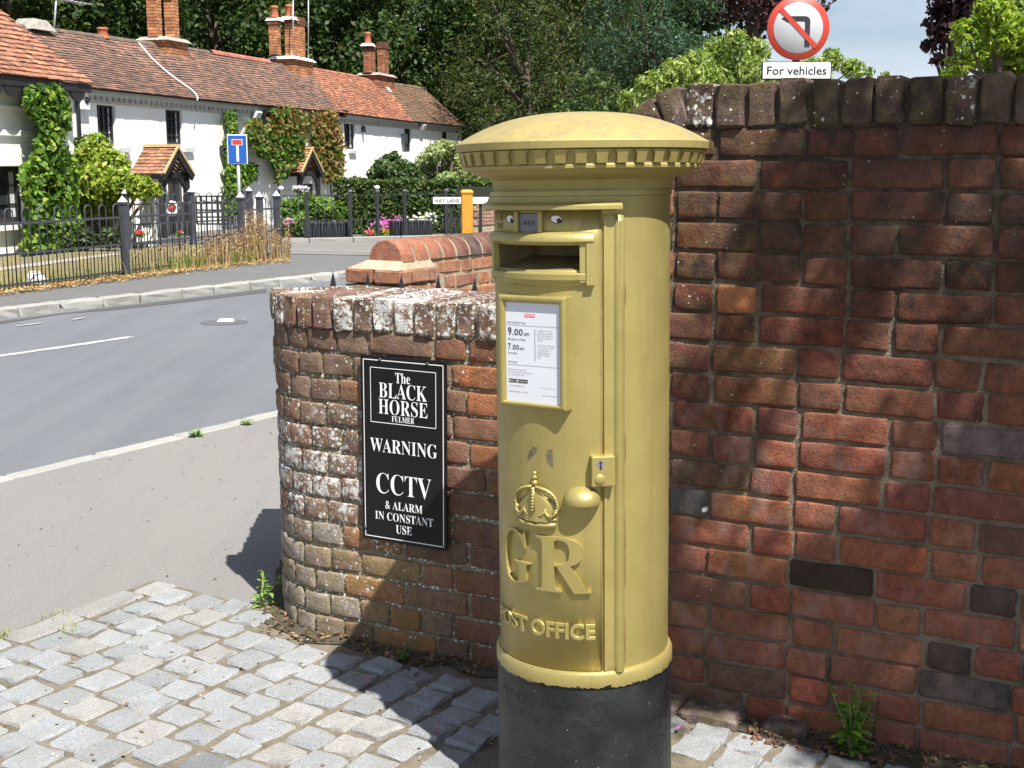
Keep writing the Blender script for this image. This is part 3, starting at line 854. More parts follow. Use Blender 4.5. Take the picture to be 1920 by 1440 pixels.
vis = [b for b in bricks if -60 < b["px"][0] < 1990 and not (1000 < b["px"][0] < 1200 and b["px"][1] > 260)]
vis.sort(key=lambda b: abs(b["px"][0] - 1100)); shown = vis[:299]; ids = {id(b) for b in shown}
def brick_matrix(b, off=0.0):
    M = frame_m(b["p"] - WP0 + np.array([0, 0, b["z"] + R_.uniform(-.003, .003)]) + b["n"] * (R_.uniform(-.0012, .002) + off), b["t"], b["n"])
    return M @ Matrix.Rotation(R_.gauss(0, .008), 4, 'Y') @ Matrix.Rotation(R_.gauss(0, .007), 4, 'Z') @ Matrix.Diagonal((b["sx"], 1, 1, 1))
rest = bmesh.new()
for b in bricks:
    me = R_.choice(pool[(b["kind"], b["hi"])])
    M = brick_matrix(b)
    if id(b) in ids: place("brick", me, wall, M, **b["pr"])
    else:
        k = len(rest.verts); rest.from_mesh(me); rest.verts.ensure_lookup_table()
        for v in rest.verts[k:]: v.co = M @ v.co
me = bpy.data.meshes.new("bricks"); rest.to_mesh(me); rest.free(); me.materials.append(MB_BRICK)
o = tag(link_mesh("brick_courses", me, wall), kind="stuff"); o.color = (.30, .10, .055, 1); o["soot"] = .4; o["lichen"] = .08; o["bloom"] = .3; o["moss"] = .1
# coping: bricks on edge
cop_low = [worn_block(.061, .355, .102, 400 + k, .006, .003, 1) for k in range(7)]
cop_high = [worn_block(.070, .355, .112, 420 + k, .007, .0035, 1) for k in range(7)]
def wedge(seed):
    me = worn_block(.062, .33, .102, seed, .008, .003, 1)
    for v in me.vertices:
        k = (v.co.y + .165) / .33; v.co.x *= 1 - .72 * k
    return me
cop_arc = [wedge(440 + k) for k in range(5)]
for me in cop_low + cop_high + cop_arc: me.materials.append(MB_BRICK)
def cope(s, me, h, tilt=0.0, hi=0):
    p, t, nn = wall_at(s)
    dep = .355 if s > S_ARC else .33
    if s < S_RET: dep = .335
    c = p - WP0 + nn * 0.010 - nn * dep / 2 + np.array([0, 0, wall_top(s) - h / 2])
    M = frame_m(c, t, nn) @ Matrix.Rotation(-tilt, 4, 'Y') @ Matrix.Rotation(R_.gauss(0, .012), 4, 'Z') @ Matrix.Translation((0, R_.uniform(-.006, .006), R_.uniform(-.005, .003)))
    base = R_.choice([(.19, .105, .08), (.22, .12, .085), (.16, .09, .07), (.25, .125, .09)])
    if hi: base = R_.choice([(.085, .062, .053), (.11, .075, .063), (.07, .052, .046)])
    place("coping_brick", me, wall, M, color=base, lichen=R_.uniform(.45, .90) if not hi else R_.uniform(.15, .62), soot=R_.uniform(.4, .9) if not hi else R_.uniform(.6, 1.0), bloom=.5 if not hi else R_.uniform(0, .9), moss=.25)
s = S_END + .04
while s < S_RET: cope(s, R_.choice(cop_low), .102); s += .0715
while s < S_ARC: cope(s, R_.choice(cop_arc), .102); s += .0715
while s < .60: cope(s, R_.choice(cop_low), .102); s += .0715 + R_.uniform(-.002, .002)
while s < 1.15:
    sl = (wall_top(s + .01) - wall_top(s - .01)) / .02
    cope(s, R_.choice(cop_high), .11, math.atan(sl), 1); s += .078 / sqrt(1 + sl * sl)
while s < S_MAX: cope(s, R_.choice(cop_high), .112, 0, 1); s += .0797 + R_.uniform(-.002, .002)
# mortar between the coping bricks, a little below their tops
def cop_core(s0, s1, h, mat):
    mb = MB(); vs = []; n = int((s1 - s0) / .03)
    for i in range(n + 1):
        s = s0 + (s1 - s0) * i / n
        p, t, nn = wall_at(s); zt = wall_top(s)
        f = p - WP0 - nn * .004; bk = p - WP0 - nn * .315
        vs += [f + np.array([0, 0, zt - h - .012]), f + np.array([0, 0, zt - .010]), bk + np.array([0, 0, zt - .010]), bk + np.array([0, 0, zt - h - .012])]
    fs = []
    for i in range(n):
        for k in range(4): fs.append((4 * i + k, 4 * i + (k + 1) % 4, 4 * i + 4 + (k + 1) % 4, 4 * i + 4 + k))
    fs += [(0, 1, 2, 3), (4 * n + 3, 4 * n + 2, 4 * n + 1, 4 * n)]
    mb.add(vs, fs); mb.build("coping_mortar", mat, wall)
cop_core(S_END + .01, .61, .10, M_MORT_LOW); cop_core(.61, S_MAX, .11, M_MORT_HIGH)
# footing stones below the high part
for s, L in ((1.06, .20), (1.245, .17), (1.45, .12)):
    p, t, nn = wall_at(s); me = worn_block(L, .16, .14, 470 + int(s * 10), .014, .005, 2); me.materials.append(MB_BRICK)
    place("footing_stone", me, wall, frame_m(p - WP0 + nn * (.01 if s < 1.4 else -.01) + np.array([0, 0, -.028]), t, nn), color=(.24, .20, .20), soot=.8, bloom=.5, moss=.5, lichen=.1)
# crack-edged white fixing plug on the wall
q = at_plane(1322, 955, WP0, WN) - WP0
mb = MB(); mb.lathe([(0, .012), (.004, .012), (.007, .002), (.007, -.02)], 8)
mb.build("wall_plug", M_WHITE, wall, tuple(q + WN * .006), (pi / 2, 0, atan2(WT[1], WT[0])))
# ------------------------------------------------------------------ the gold pillar box
AXIS = Vector((-0.0135, 0.0133, 1.0)).normalized()
bx_base = Vector((0.153, 2.736, 1.3)) - AXIS * 1.3
BK = 1.035
box = empty("pillar_box", tuple(Vector(CAM) + (bx_base - Vector(CAM)) * BK)); box.scale = (BK,) * 3
box.rotation_euler = AXIS.to_track_quat('Z', 'Y').to_matrix().to_euler() if False else Vector((0, 0, 1)).rotation_difference(AXIS).to_euler()
tag(box, "gold painted cast iron pillar post box with black base and domed lid", "post box")
RB, PH0 = 0.190, radians(-35)
def cyl(phi, r, z): return (r * sin(phi), -r * cos(phi), z)
def shell(name, r, zs, phis, mat, skip=None, parent=box, thick=0.0):
    mb = MB(); P = len(phis); vs = [cyl(p, r, z) for z in zs for p in phis]; fs = []
    for j in range(len(zs) - 1):
        for i in range(P - 1):
            if skip and skip((phis[i] + phis[i + 1]) / 2, (zs[j] + zs[j + 1]) / 2): continue
            fs.append((j * P + i, j * P + i + 1, (j + 1) * P + i + 1, (j + 1) * P + i))
    mb.add(vs, fs, 0, True)
    o = mb.build(name, mat, parent, fix=False)
    if thick:
        so = o.modifiers.new("solid", 'SOLIDIFY'); so.thickness = thick; so.offset = -1
    return o
SL0, SL1, SZ0, SZ1 = radians(-71), radians(-4.5), 1.2935, 1.3435
def in_slot(p, z): return SL0 < p < SL1 and SZ0 < z < SZ1
ph = sorted([radians(-180 + 3 * k) for k in range(121)] + [SL0, SL1])
shell("body", RB, [.40, .70, 1.0, 1.27, SZ0, SZ1, 1.40, 1.47], ph, M_GOLD, in_slot)
dl, dr = radians(-80), radians(8.6)
dph = sorted([dl + (dr - dl) * k / 30 for k in range(31)] + [SL0, SL1])
shell("door", RB + .0028, [.4395, .7, 1.0, 1.27, SZ0, SZ1, 1.4135], dph, M_GOLD, in_slot, thick=.003)
# rust line where the door meets its edge
for a, r in ((9.0, .0), (24.2, .001)):
    for z0, z1 in ((.45, .56), (.62, .80), (.89, .96), (1.22, 1.27)):
        mb = MB(); mb.add([cyl(radians(a), RB + .0007 + r, z0), cyl(radians(a + .3), RB + .0007 + r, z0), cyl(radians(a + .4), RB + .0007 + r, (z0 + z1) / 2), cyl(radians(a + .1), RB + .0007 + r, z1), cyl(radians(a), RB + .0007 + r, z1)], [(0, 1, 2, 3, 4)])
        mb.build("rust_streak", M_RUST, box)
# hinge side moulding with its round bead
prof = [(9.6, .1895), (9.8, .1955), (10.6, .1962), (12.2, .1945), (14.3, .1935), (16.2, .1950), (16.7, .1985), (17.7, .2025), (19.2, .2045), (20.8, .2030), (22.2, .1995), (23.2, .1950), (23.6, .1895)]
mb = MB(); vs = []
zz = [.4325, .436, .45, .8, 1.2, 1.392, 1.400, 1.4055]
sc = [.985, 1, 1, 1, 1, 1, .99, .965]
for z, k in zip(zz, sc):
    for a, r in prof: vs.append(cyl(radians(a), RB + (r - RB) * (1 if k == 1 else (k - .95) * 14 if k < 1 else 1), z))
P = len(prof)
mb.add(vs, [(j * P + i, j * P + i + 1, (j + 1) * P + i + 1, (j + 1) * P + i) for j in range(len(zz) - 1) for i in range(P - 1)], 0, True)
mb.f += [tuple(range(P))[::-1], tuple(range((len(zz) - 1) * P, len(zz) * P))]; mb.m += [0, 0]; mb.sm += [False, False]
mb.build("hinge_moulding", M_GOLD, box, sharp=35)
# black base
mb = MB()
mb.lathe([(.2035, -.12), (.2030, .02), (.2010, .06), (.1985, .20), (.1978, .385), (.1965, .399), (.185, .4005)], 96)
plinth = mb.build("plinth", M_PLINTH, box, sharp=40)
# faint worn founder's name on the black base
for line, z, a0, a1, h in (("ANDREW HANDYSIDE", .352, -70, 14, .018), ("DERBY & LONDON", .316, -64, 10, .017)):
    V, Fc = text_mesh(line, False, .02, .006, 0, 2)
    V = fit(V, w=.1975 * radians(a1 - a0), h=h, cx=0, base=z, depth=.07)
    mid = radians((a0 + a1) / 2); mb = MB()
    mb.add([cyl(mid + v[0] / .1975, .1976 + v[2] * .55, v[1]) for v in V], Fc); mb.build("raised_lettering", M_PLINTH, plinth)
# gold ring with chipped lower edge
mg_ring = mk_gold(); mg_ring.name = "gold_paint_chipped"; nt = mg_ring.node_tree; N = NB(nt); b_ = nt.nodes["Principled BSDF"]
old = b_.inputs["Base Color"].links[0].from_socket
oz = N.n("ShaderNodeSeparateXYZ"); N.link(N.objco(), oz.inputs[0])
edge = N.math('MULTIPLY', N.math('SUBTRACT', .4185, oz.outputs[2]), 26)
chip = N.math('MULTIPLY', N.math('SUBTRACT', N.math('ADD', N.noise(N.mapv(N.objco(), (1, 1, 2.0)), 36, 4, .62), edge), .86), 40, clamp=True)
N.link(N.mix(chip, old, (.012, .012, .014)), b_.inputs["Base Color"])
mb = MB(); mb.lathe([(.186, .4385), (.1915, .4375), (.1955, .4365), (.1975, .433), (.2000, .4285), (.2000, .405), (.1990, .4000), (.1970, .3985)], 96)
mb.build("base_ring", mg_ring, box, sharp=40)
# hood over the collection plate
def sweep(name, prof, a0, a1, n, mat, parent=box, sharp=30):
    mb = MB(); mb.lathe(prof, n, a0=radians(a0), a1=radians(a1)); return mb.build(name, mat, parent, sharp=sharp)
hood = sweep("hood", [(.186, 1.4525), (.1985, 1.4520), (.1988, 1.4430), (.2015, 1.4415), (.2030, 1.4350), (.2060, 1.4300), (.2125, 1.4275), (.2165, 1.4235), (.2170, 1.4160), (.2130, 1.4143), (.186, 1.4140)], -95, 19, 44, M_GOLD)
sweep("neck_band", [(.186, 1.4530), (.1925, 1.4525), (.1935, 1.4430), (.1915, 1.4410), (.186, 1.4405)], 19, 265, 70, M_GOLD)
# lid
lid = [(.186, 1.4535), (.1915, 1.4560), (.1925, 1.4665), (.1955, 1.4745), (.2040, 1.4800), (.2200, 1.4840), (.2320, 1.4885), (.2385, 1.4930), (.2450, 1.4950), (.2515, 1.4960),
       (.2535, 1.4975), (.2540, 1.5030), (.2525, 1.5048), (.2515, 1.5060), (.2580, 1.5335), (.2670, 1.5350), (.2695, 1.5362), (.2712, 1.5498), (.2702, 1.5516), (.2680, 1.5530)]
for k in range(1, 15):
    rho = 1 - k / 14
    lid.append((.2680 * rho + (.0001 if k == 14 else 0), 1.5530 + .0640 * (1 - rho ** 2.6)))
mb = MB(); mb.lathe(lid, 128); mb.build("lid", M_GOLDCAP, box, sharp=32)
# dentils between the hollows of the frieze
N_D = 40
mb = MB(); w = 2 * pi / N_D
top = []
for sgn, cols in ((1, 1),):
    half = w / 2 * .9995; hol = w * .235        # half pitch, half width of a hollow (arched at the top)
    pts = [(-half, .0), (-hol, .0), (-hol, .55), (-hol * .85, .78), (-hol * .5, .93), (0, .985), (hol * .5, .93), (hol * .85, .78), (hol, .55), (hol, .0), (half, .0), (half, 1.0), (-half, 1.0)]
    def fr(a, t, out): return cyl(a, (.2517 + .0066 * t) + out, 1.5065 + .0265 * t)
    n = len(pts)
    vs = [fr(a, t, .0072) for a, t in pts] + [fr(a, t, -.004) for a, t in pts]
    # left block, right block, and arch above, as strips round the hollow
    f = [(0, 1, 2, 12), (2, 3, 12), (3, 4, 12), (4, 5, 12), (5, 11, 12), (5, 6, 11), (6, 7, 11), (7, 8, 11), (8, 9, 10, 11)]
    f += [(1, 1 + n, 2 + n, 2)] + [(k, k + n, k + 1 + n, k + 1) for k in range(2, 9)]
    f += [(0, n, 1 + n, 1), (9, 9 + n, 10 + n, 10)]
    mb.add(vs, f)
me_d = mb.mesh("dentil", M_GOLD)
for k in range(N_D):
    place("dentil", me_d, box, Matrix.Rotation(k * w + .02, 4, 'Z'))
# mouth of the box
ap = empty("aperture"); ap.parent = box
sweep("aperture_hood", [(.186, 1.3725), (.1975, 1.3705), (.2045, 1.3660), (.2090, 1.3590), (.2095, 1.3520), (.2065, 1.3490), (.186, 1.3480)], -75, 3.2, 36, M_GOLD, ap)
sweep("aperture_lip", [(.150, 1.2990), (.180, 1.2930), (.2020, 1.2875), (.2040, 1.2855), (.2040, 1.2740), (.2005, 1.2715), (.1990, 1.2690), (.1990, 1.2640), (.1960, 1.2610), (.186, 1.2590)], -75, -.8, 36, M_GOLD, ap)
sweep("aperture_jamb", [(.186, 1.3600), (.2030, 1.3600), (.2030, 1.2690), (.186, 1.2690)], -4.6, -.8, 4, M_GOLD, ap)
sweep("aperture_jamb", [(.186, 1.3560), (.2070, 1.3560), (.2070, 1.2640), (.2030, 1.2590), (.186, 1.2590)], -.8, 3.6, 4, M_GOLD, ap)
sweep("aperture_jamb", [(.186, 1.3600), (.2030, 1.3600), (.2030, 1.2690), (.186, 1.2690)], -75, -71, 4, M_GOLD, ap)
mb = MB()                                     # chamber behind the mouth: sloping shelf, cheeks, back, roof
a0, a1 = SL0, SL1
def pt(a, r, z): return cyl(a, r, z)
nn_ = 16
for i in range(nn_):
    p, q = a0 + (a1 - a0) * i / nn_, a0 + (a1 - a0) * (i + 1) / nn_
    mb.add([pt(p, .19, 1.2935), pt(q, .19, 1.2935), pt(q, .105, 1.318), pt(p, .105, 1.318)], [(0, 1, 2, 3)])
    mb.add([pt(p, .105, 1.318), pt(q, .105, 1.318), pt(q, .100, 1.40), pt(p, .100, 1.40)], [(0, 1, 2, 3)])
    mb.add([pt(p, .19, 1.3435), pt(q, .19, 1.3435), pt(q, .10, 1.40), pt(p, .10, 1.40)], [(0, 1, 2, 3)])
for a in (a0, a1): mb.add([pt(a, .19, 1.2935), pt(a, .105, 1.318), pt(a, .10, 1.40), pt(a, .19, 1.3435)], [(0, 1, 2, 3)])
mb.build("letter_chute", plain("chute_paint", (.16, .12, .05), .7, .1, .3, 30), ap)
# collection tab holder, day tab
for a, b_a in ((-47.8, -44.6), (-29.9, -27.2)):
    sweep("tab_holder", [(.186, 1.413), (.1985, 1.413), (.2000, 1.411), (.2000, 1.3700), (.186, 1.3690)], a, b_a, 3, M_GOLD)
sweep("tab_holder", [(.186, 1.4135), (.1955, 1.4135), (.1965, 1.4090), (.186, 1.4080)], -44.6, -29.9, 5, M_GOLD)
tab = sweep("day_tab", [(.186, 1.4075), (.1942, 1.4070), (.1942, 1.3685), (.186, 1.3680)], -44.4, -30.1, 8, M_TABGREY)
def wrap_text(body, a_mid, z, r, w=None, h=None, serif=False, mat=M_GOLD, extr=0.0, bev=0.0, off=0.0, name="lettering", parent=box, depth=1.0, sub=True):
    V, Fc = text_mesh(body, serif, extr, bev, off)
    V = fit(V, w=w, h=h, base=z, depth=depth)
    me = bpy.data.meshes.new("t"); me.from_pydata([tuple(v) for v in V], [], Fc)
    bm = bmesh.new(); bm.from_mesh(me)
    bmesh.ops.remove_doubles(bm, verts=bm.verts, dist=1e-6)
    if sub:
        for _ in range(2):
            es = [e for e in bm.edges if abs(e.verts[0].co.x - e.verts[1].co.x) > .010]
            if es: bmesh.ops.subdivide_edges(bm, edges=es, cuts=1)
    bmesh.ops.triangulate(bm, faces=bm.faces)
    for v in bm.verts: v.co = cyl(radians(a_mid) + v.co.x / r, r + v.co.z, v.co.y)
    bm.to_mesh(me); bm.free(); me.materials.append(mat)
    return link_mesh(name, me, parent)
wrap_text("WED", -37.3, 1.3835, .1945, w=.030, h=.0095, serif=True, mat=M_INK, name="day_lettering", parent=tab)
for t_, z, w_, a_ in (("THE", 1.3935, .017, -66), ("NEXT", 1.3760, .024, -66.5)):
    wrap_text(t_, a_, z, .1926, w=w_, h=.0125, serif=True, extr=.0028, name="raised_lettering")
# cartoon eye stickers
for a_, tilt, dx in ((-18.7, .12, .0036), (-53.4, .12, .0036)):
    def oval(rx, rz, cx, cz, rr, mat, name, par):
        mb = MB(); n = 28
        vs = []
        for k in range(n):
            x, z = rx * cos(2 * pi * k / n), rz * sin(2 * pi * k / n)
            x, z = x * cos(tilt) + z * sin(tilt) + cx, -x * sin(tilt) + z * cos(tilt) + cz
            vs.append(cyl(radians(a_) + x / RB, rr, 1.3965 + z))
        mb.add(vs, [tuple(range(n))]); return mb.build(name, mat, par)
    st = oval(.0128, .0084, 0, 0, .1936, M_INK, "eye_sticker", box)
    oval(.0113, .0071, 0, 0, .1940, M_SIGNWHITE, "eye_white", st)
    oval(.0050, .0048, dx + .002, -.0030, .1944, M_INK, "pupil", st)
# notice frame, flat across the curve of the door
fn = np.array([sin(PH0), -cos(PH0), 0]); ft = np.array([cos(PH0), sin(PH0), 0])
MF = Matrix((Vector(ft), -Vector(fn), Vector((0, 0, 1)))).transposed().to_4x4(); MF.translation = Vector(fn * 0.0)
NZ0, NZ1, NW = 1.0060, 1.2400, .0835
nf = empty("notice_frame"); nf.parent = box; nf.matrix_local = MF          # local: x across, y into the box, z up
def ring_profile(hw, z0, z1, d):  return [(-hw, d, z0), (hw, d, z0), (hw, d, z1), (-hw, d, z1)]
mb = MB()
rings = [ring_profile(NW, NZ0, NZ1, -.150), ring_profile(NW, NZ0, NZ1, -.1995), ring_profile(NW - .004, NZ0 + .004, NZ1 - .004, -.2035), ring_profile(NW - .010, NZ0 + .008, NZ1 - .010, -.2035), ring_profile(.067, 1.0165, 1.2245, -.1975), ring_profile(.067, 1.0165, 1.2245, -.1955)]
vs = [p for r in rings for p in r]
mb.add(vs, [(4 * j + i, 4 * j + (i + 1) % 4, 4 * j + 4 + (i + 1) % 4, 4 * j + 4 + i) for j in range(5) for i in range(4)])
mb.build("frame", M_GOLD, nf, bevel=.0012)
mb = MB(); mb.add([(-.0675, -.1962, 1.016), (.0675, -.1962, 1.016), (.0675, -.1962, 1.225), (-.0675, -.1962, 1.225)], [(0, 1, 2, 3)])
notice = mb.build("notice", M_PAPER, nf)
def U(cx): return (cx - 100) / 600 * .132 - .066
def W_(cy): return 1.2225 - (cy - 100) / 1170 * .205
def flat_part(vs, fs, mat, name):
    q = MB(); q.add(vs, fs); return q.build(name, mat, nf, fix=False)
def note(body, cx, cy, h, w=None, mat=None, bold=0.0):
    V, Fc = text_mesh(body, False, 0, 0, bold, 2)
    V = fit(V, w=(w / 600 * .132) if w else None, h=h / 1170 * .205, cx=U(cx), base=W_(cy), align='L')
    flat_part([(v[0], -.1966, v[1]) for v in V], Fc, mat or M_INK, "print_line")
def rule(x0, y0, x1, y1, mat=None, t=.0006):
    a, b_ = (U(x0), W_(y0)), (U(x1), W_(y1))
    if abs(a[0] - b_[0]) > abs(a[1] - b_[1]): q = [(a[0], -.1966, a[1] - t / 2), (b_[0], -.1966, b_[1] - t / 2), (b_[0], -.1966, b_[1] + t / 2), (a[0], -.1966, a[1] + t / 2)]
    else: q = [(a[0] - t / 2, -.1966, a[1]), (a[0] + t / 2, -.1966, a[1]), (b_[0] + t / 2, -.1966, b_[1]), (b_[0] - t / 2, -.1966, b_[1])]
    flat_part(q, [(0, 1, 2, 3)], mat or M_INK, "printed_rule")
note("Last Collection Time", 112, 338, 24, 215); rule(108, 358, 690, 358)
note("9", 118, 478, 92, 44, bold=.015); note(".00", 172, 478, 76, 118, bold=.01); note("am", 302, 478, 34, 62)
note("Monday to Friday", 118, 540, 25, 205)
note("7", 118, 652, 72, 34, bold=.012); note(".00", 158, 652, 60, 86, bold=.008); note("am", 250, 652, 28, 50)
note("Saturday", 118, 705, 24, 104); rule(428, 395, 428, 780, t=.0009)
for k, tline in enumerate(("A 4.00pm or later", "collection is made", "from the Postbox at", "Stoke Poges Post", "Office.", "", "The latest collection", "in the area is made", "at 6.00pm from", "Slough Delivery", "Office, Wexham", "Road")):
    if tline: note(tline, 455, 415 + k * 29, 15, len(tline) * 9.6, M_INKGREY)
note("Services", 118, 812, 24, 102); rule(112, 834, 692, 834)
for k, tline in enumerate(("Find us on the app store", "For locating other services near", "you, scan the QR code")): note(tline, 120, 900 + k * 30, 15, len(tline) * 8.6, M_INKGREY)
for x0, x1, tline in ((122, 214, "App Store"), (222, 340, "Google Play")):
    flat_part([(U(x0), -.1966, W_(1050)), (U(x1), -.1966, W_(1050)), (U(x1), -.1966, W_(1008)), (U(x0), -.1966, W_(1008))], [(0, 1, 2, 3)], M_INK, "app_badge")
note("www.royalmail.com", 122, 1096, 17, 178, M_INKGREY); note("Postbox number", 122, 1166, 15, 130, M_INK); note("SL3 170D", 268, 1166, 14, 70, M_INKGREY)
rule(480, 1090, 672, 1090, M_INKGREY, .0004); note("PB01 06/2019", 505, 1182, 12, 100, M_INKGREY); note("FULMER", 612, 1182, 12, 60, M_INKGREY)
flat_part([(U(312), -.1966, W_(254)), (U(430), -.1966, W_(254)), (U(430), -.1966, W_(216)), (U(312), -.1966, W_(216))], [(0, 1, 2, 3)], M_LOGORED, "logo_panel")
for body, cx, cy, h, w_ in (("Royal Mail", 322, 244, 20, 98), ("App Store", 150, 1036, 14, 58), ("Google Play", 252, 1036, 14, 82)):
    V, Fc = text_mesh(body, False, 0, 0, .008, 2); V = fit(V, w=w_ / 600 * .132, h=h / 1170 * .205, cx=U(cx), base=W_(cy), align='L'); flat_part([(v[0], -.1970, v[1]) for v in V], Fc, M_SIGNWHITE, "reversed_print")
flat_part([(U(228), -.1970, W_(1042)), (U(228), -.1970, W_(1016)), (U(244), -.1970, W_(1029))], [(0, 1, 2)], M_SIGNWHITE, "badge_symbol")
flat_part([(U(136 + 8 * cos(t)), -.1970, W_(1030 + 10 * sin(t))) for t in [k * .63 for k in range(10)]], [tuple(range(10))], M_SIGNWHITE, "badge_symbol")
# lock plate with keyhole
la = radians(8.2); lM = Matrix.Rotation(la, 4, 'Z')
lk = empty("lock"); lk.parent = box; lk.matrix_local = lM
mb = MB(); mb.box((0, -.2005, .8790), (.0500, .028, .0640)); mb.build("lock_plate", M_GOLD, lk, bevel=.0022)
mb = MB(); mb.lathe([(0, .0150), (.0105, .0150), (.0118, .0135), (.0118, 0)], 20); mb.build("escutcheon", M_GOLD, lk, (-.008, -.2015, .8620), (pi / 2, 0, 0))
mb = MB(); vs = []
kh = [(.0032 * cos(t), .8980 + .0032 * sin(t)) for t in [radians(a) for a in range(-60, 241, 25)]] + [(-.0024, .8835), (.0024, .8835)]
mb.add([(x - .0065, -.2149, z) for x, z in kh], [tuple(range(len(kh)))]); mb.build("keyhole", M_INK, lk)
mb = MB()
sc_ = [(.0100 * (1 + .18 * sin(5 * t)) * cos(t) - .0065, -.2147, .8945 + .0085 * (1 + .15 * sin(4 * t)) * sin(t)) for t in [2 * pi * k / 20 for k in range(20)]]
mb.add(sc_, [tuple(range(20))]); mb.build("bare_metal_patch", plain("bare_grey_metal", (.30, .28, .27), .4, .5, .2, 60), lk)
# handle: a half cup pull
mb = MB(); vs, fs = [], []
nu, nv = 18, 8
hw, hh, hd = .0395, .0300, .045
for j in range(nv + 1):
    el = (pi / 2) * j / nv
    for i in range(nu + 1):
        az = pi * i / nu
        x = -hw * cos(az) * cos(el) ** .75; y = -hd * sin(az) ** .8 * cos(el) ** .7
        vs.append((x, -.186 + y, .8135 + hh * sin(el)))
for j in range(nv):
    for i in range(nu): fs.append((j * (nu + 1) + i, j * (nu + 1) + i + 1, (j + 1) * (nu + 1) + i + 1, (j + 1) * (nu + 1) + i))
b0 = len(vs); vs += [(v[0] * .97, -.186 + (v[1] + .186) * .97, .8080) for v in vs[:nu + 1]]
fs += [(b0 + i, b0 + i + 1, i + 1, i) for i in range(nu)] + [tuple(b0 + i for i in range(nu + 1))[::-1]]
mb.add(vs, fs, 0, True); mb.build("handle", M_GOLD, box, rot=(0, 0, radians(-4)), sharp=45)
# crown in relief
cr = empty("crown"); cr.parent = box
CA = radians(-34.0)
def cu(u, v, w): return cyl(CA + u / RB, RB + .003 + w, v)
def relief_tube(name, pts, r, beads=0, squash=.8, br=None):
    mb = MB(); mb.tube([cu(u, v, .004 + (w if len(p_) > 2 else 0)) for p_ in pts for u, v, w in [(p_[0], p_[1], p_[2] if len(p_) > 2 else 0)]], r, 8)
    if beads:
        P_ = [np.array(p_[:2]) for p_ in pts]; seg = [np.linalg.norm(P_[i + 1] - P_[i]) for i in range(len(P_) - 1)]; T = sum(seg)
        for k in range(beads):
            d = T * (k + .5) / beads; i = 0
            while d > seg[i] and i < len(seg) - 1: d -= seg[i]; i += 1
            q = P_[i] + (P_[i + 1] - P_[i]) * d / seg[i]
            w = 0.004 + ((pts[i][2] if len(pts[i]) > 2 else 0))
            c = cu(q[0], q[1], w + r * .75)
            mb.lathe([(0, -r * .7), (r * .6, -r * .45), (r * .72, 0), (r * .6, r * .45), (0, r * .7)], 7, c)
    return mb.build(name, M_GOLD, cr, fix=False)
def arc(p0, p1, p2, n=9):
    out = []
    for k in range(n):
        t = k / (n - 1); out.append(tuple((1 - t) ** 2 * np.array(p0) + 2 * t * (1 - t) * np.array(p1) + t * t * np.array(p2)))
    return out
relief_tube("crown_band", [(-.046, .760, 0), (-.03, .757, .004), (0, .7555, .006), (.03, .757, .004), (.046, .760, 0)], .0052)
relief_tube("crown_band", [(-.0475, .771, 0), (-.03, .7685, .003), (0, .767, .005), (.03, .7685, .003), (.0475, .771, 0)], .0033, 0)
mb = MB()                                     # domed cap between the arches
vs, fs = [], []
for j in range(9):
    for i in range(13):
        u = -1 + 2 * i / 12; v = j / 8
        hw_ = .046 + .006 * sin(v * pi) - .030 * v ** 3
        vs.append(cu(u * hw_, .764 + v * .068 - .010 * u * u * v,   .0015 + .0130 * max(0, 1 - u * u) * (1 - .3 * v) + .0022 * sin(u * 13) * (1 - v)))
fs = [(j * 13 + i, j * 13 + i + 1, (j + 1) * 13 + i + 1, (j + 1) * 13 + i) for j in range(8) for i in range(12)]
mb.add(vs, fs, 0, True); mb.build("crown_cap", M_GOLD, cr, fix=False)
relief_tube("crown_arch", arc((-.049, .786, .001), (-.058, .832, .003), (-.004, .839, .006)), .0038, 15)
relief_tube("crown_arch", arc((.049, .786, .001), (.058, .832, .003), (.004, .839, .006)), .0038, 15)
relief_tube("crown_arch", [(0, .786, .010), (0, .81, .010), (0, .838, .008)], .0040, 8)
for u in (-.036, -.0125, .0125, .036):
    relief_tube("crown_festoon", arc((u - .0125, .789, .006), (u, .766, .010), (u + .0125, .789, .006), 7), .0026)
for u in (-.047, -.024, 0, .024, .047):
    mb = MB(); mb.lathe([(0, -.006), (.004, -.004), (.0055, 0), (.004, .004), (0, .006)], 8, cu(u, .789, .007)); mb.build("crown_fleuron", M_GOLD, cr)
for v, r in ((.846, .0072), (.858, .0060), (.8665, .0052)):
    mb = MB(); mb.lathe([(0, -r), (r * .75, -r * .65), (r, 0), (r * .75, r * .65), (0, r)], 10, cu(0, v, .006)); mb.build("crown_orb", M_GOLD, cr)
# cypher and name in relief
for ch, am, w_, h_, z_ in (("G", -52.3, .099, .118, .618), ("R", -16.0, .118, .120, .613)):
    wrap_text(ch, am, z_, RB + .0025, w=w_, h=h_, serif=True, extr=.0095, bev=.0, off=-.008 if ch == "G" else -.004, name="cypher_letter")
wrap_text("POST", -58.8, .5105, RB + .003, w=.113, h=.0345, extr=.0045, bev=.02, off=.02, name="raised_lettering", depth=.14)
wrap_text("OFFICE", -17.5, .5105, RB + .003, w=.146, h=.0345, extr=.0045, bev=.02, off=.02, name="raised_lettering", depth=.14)
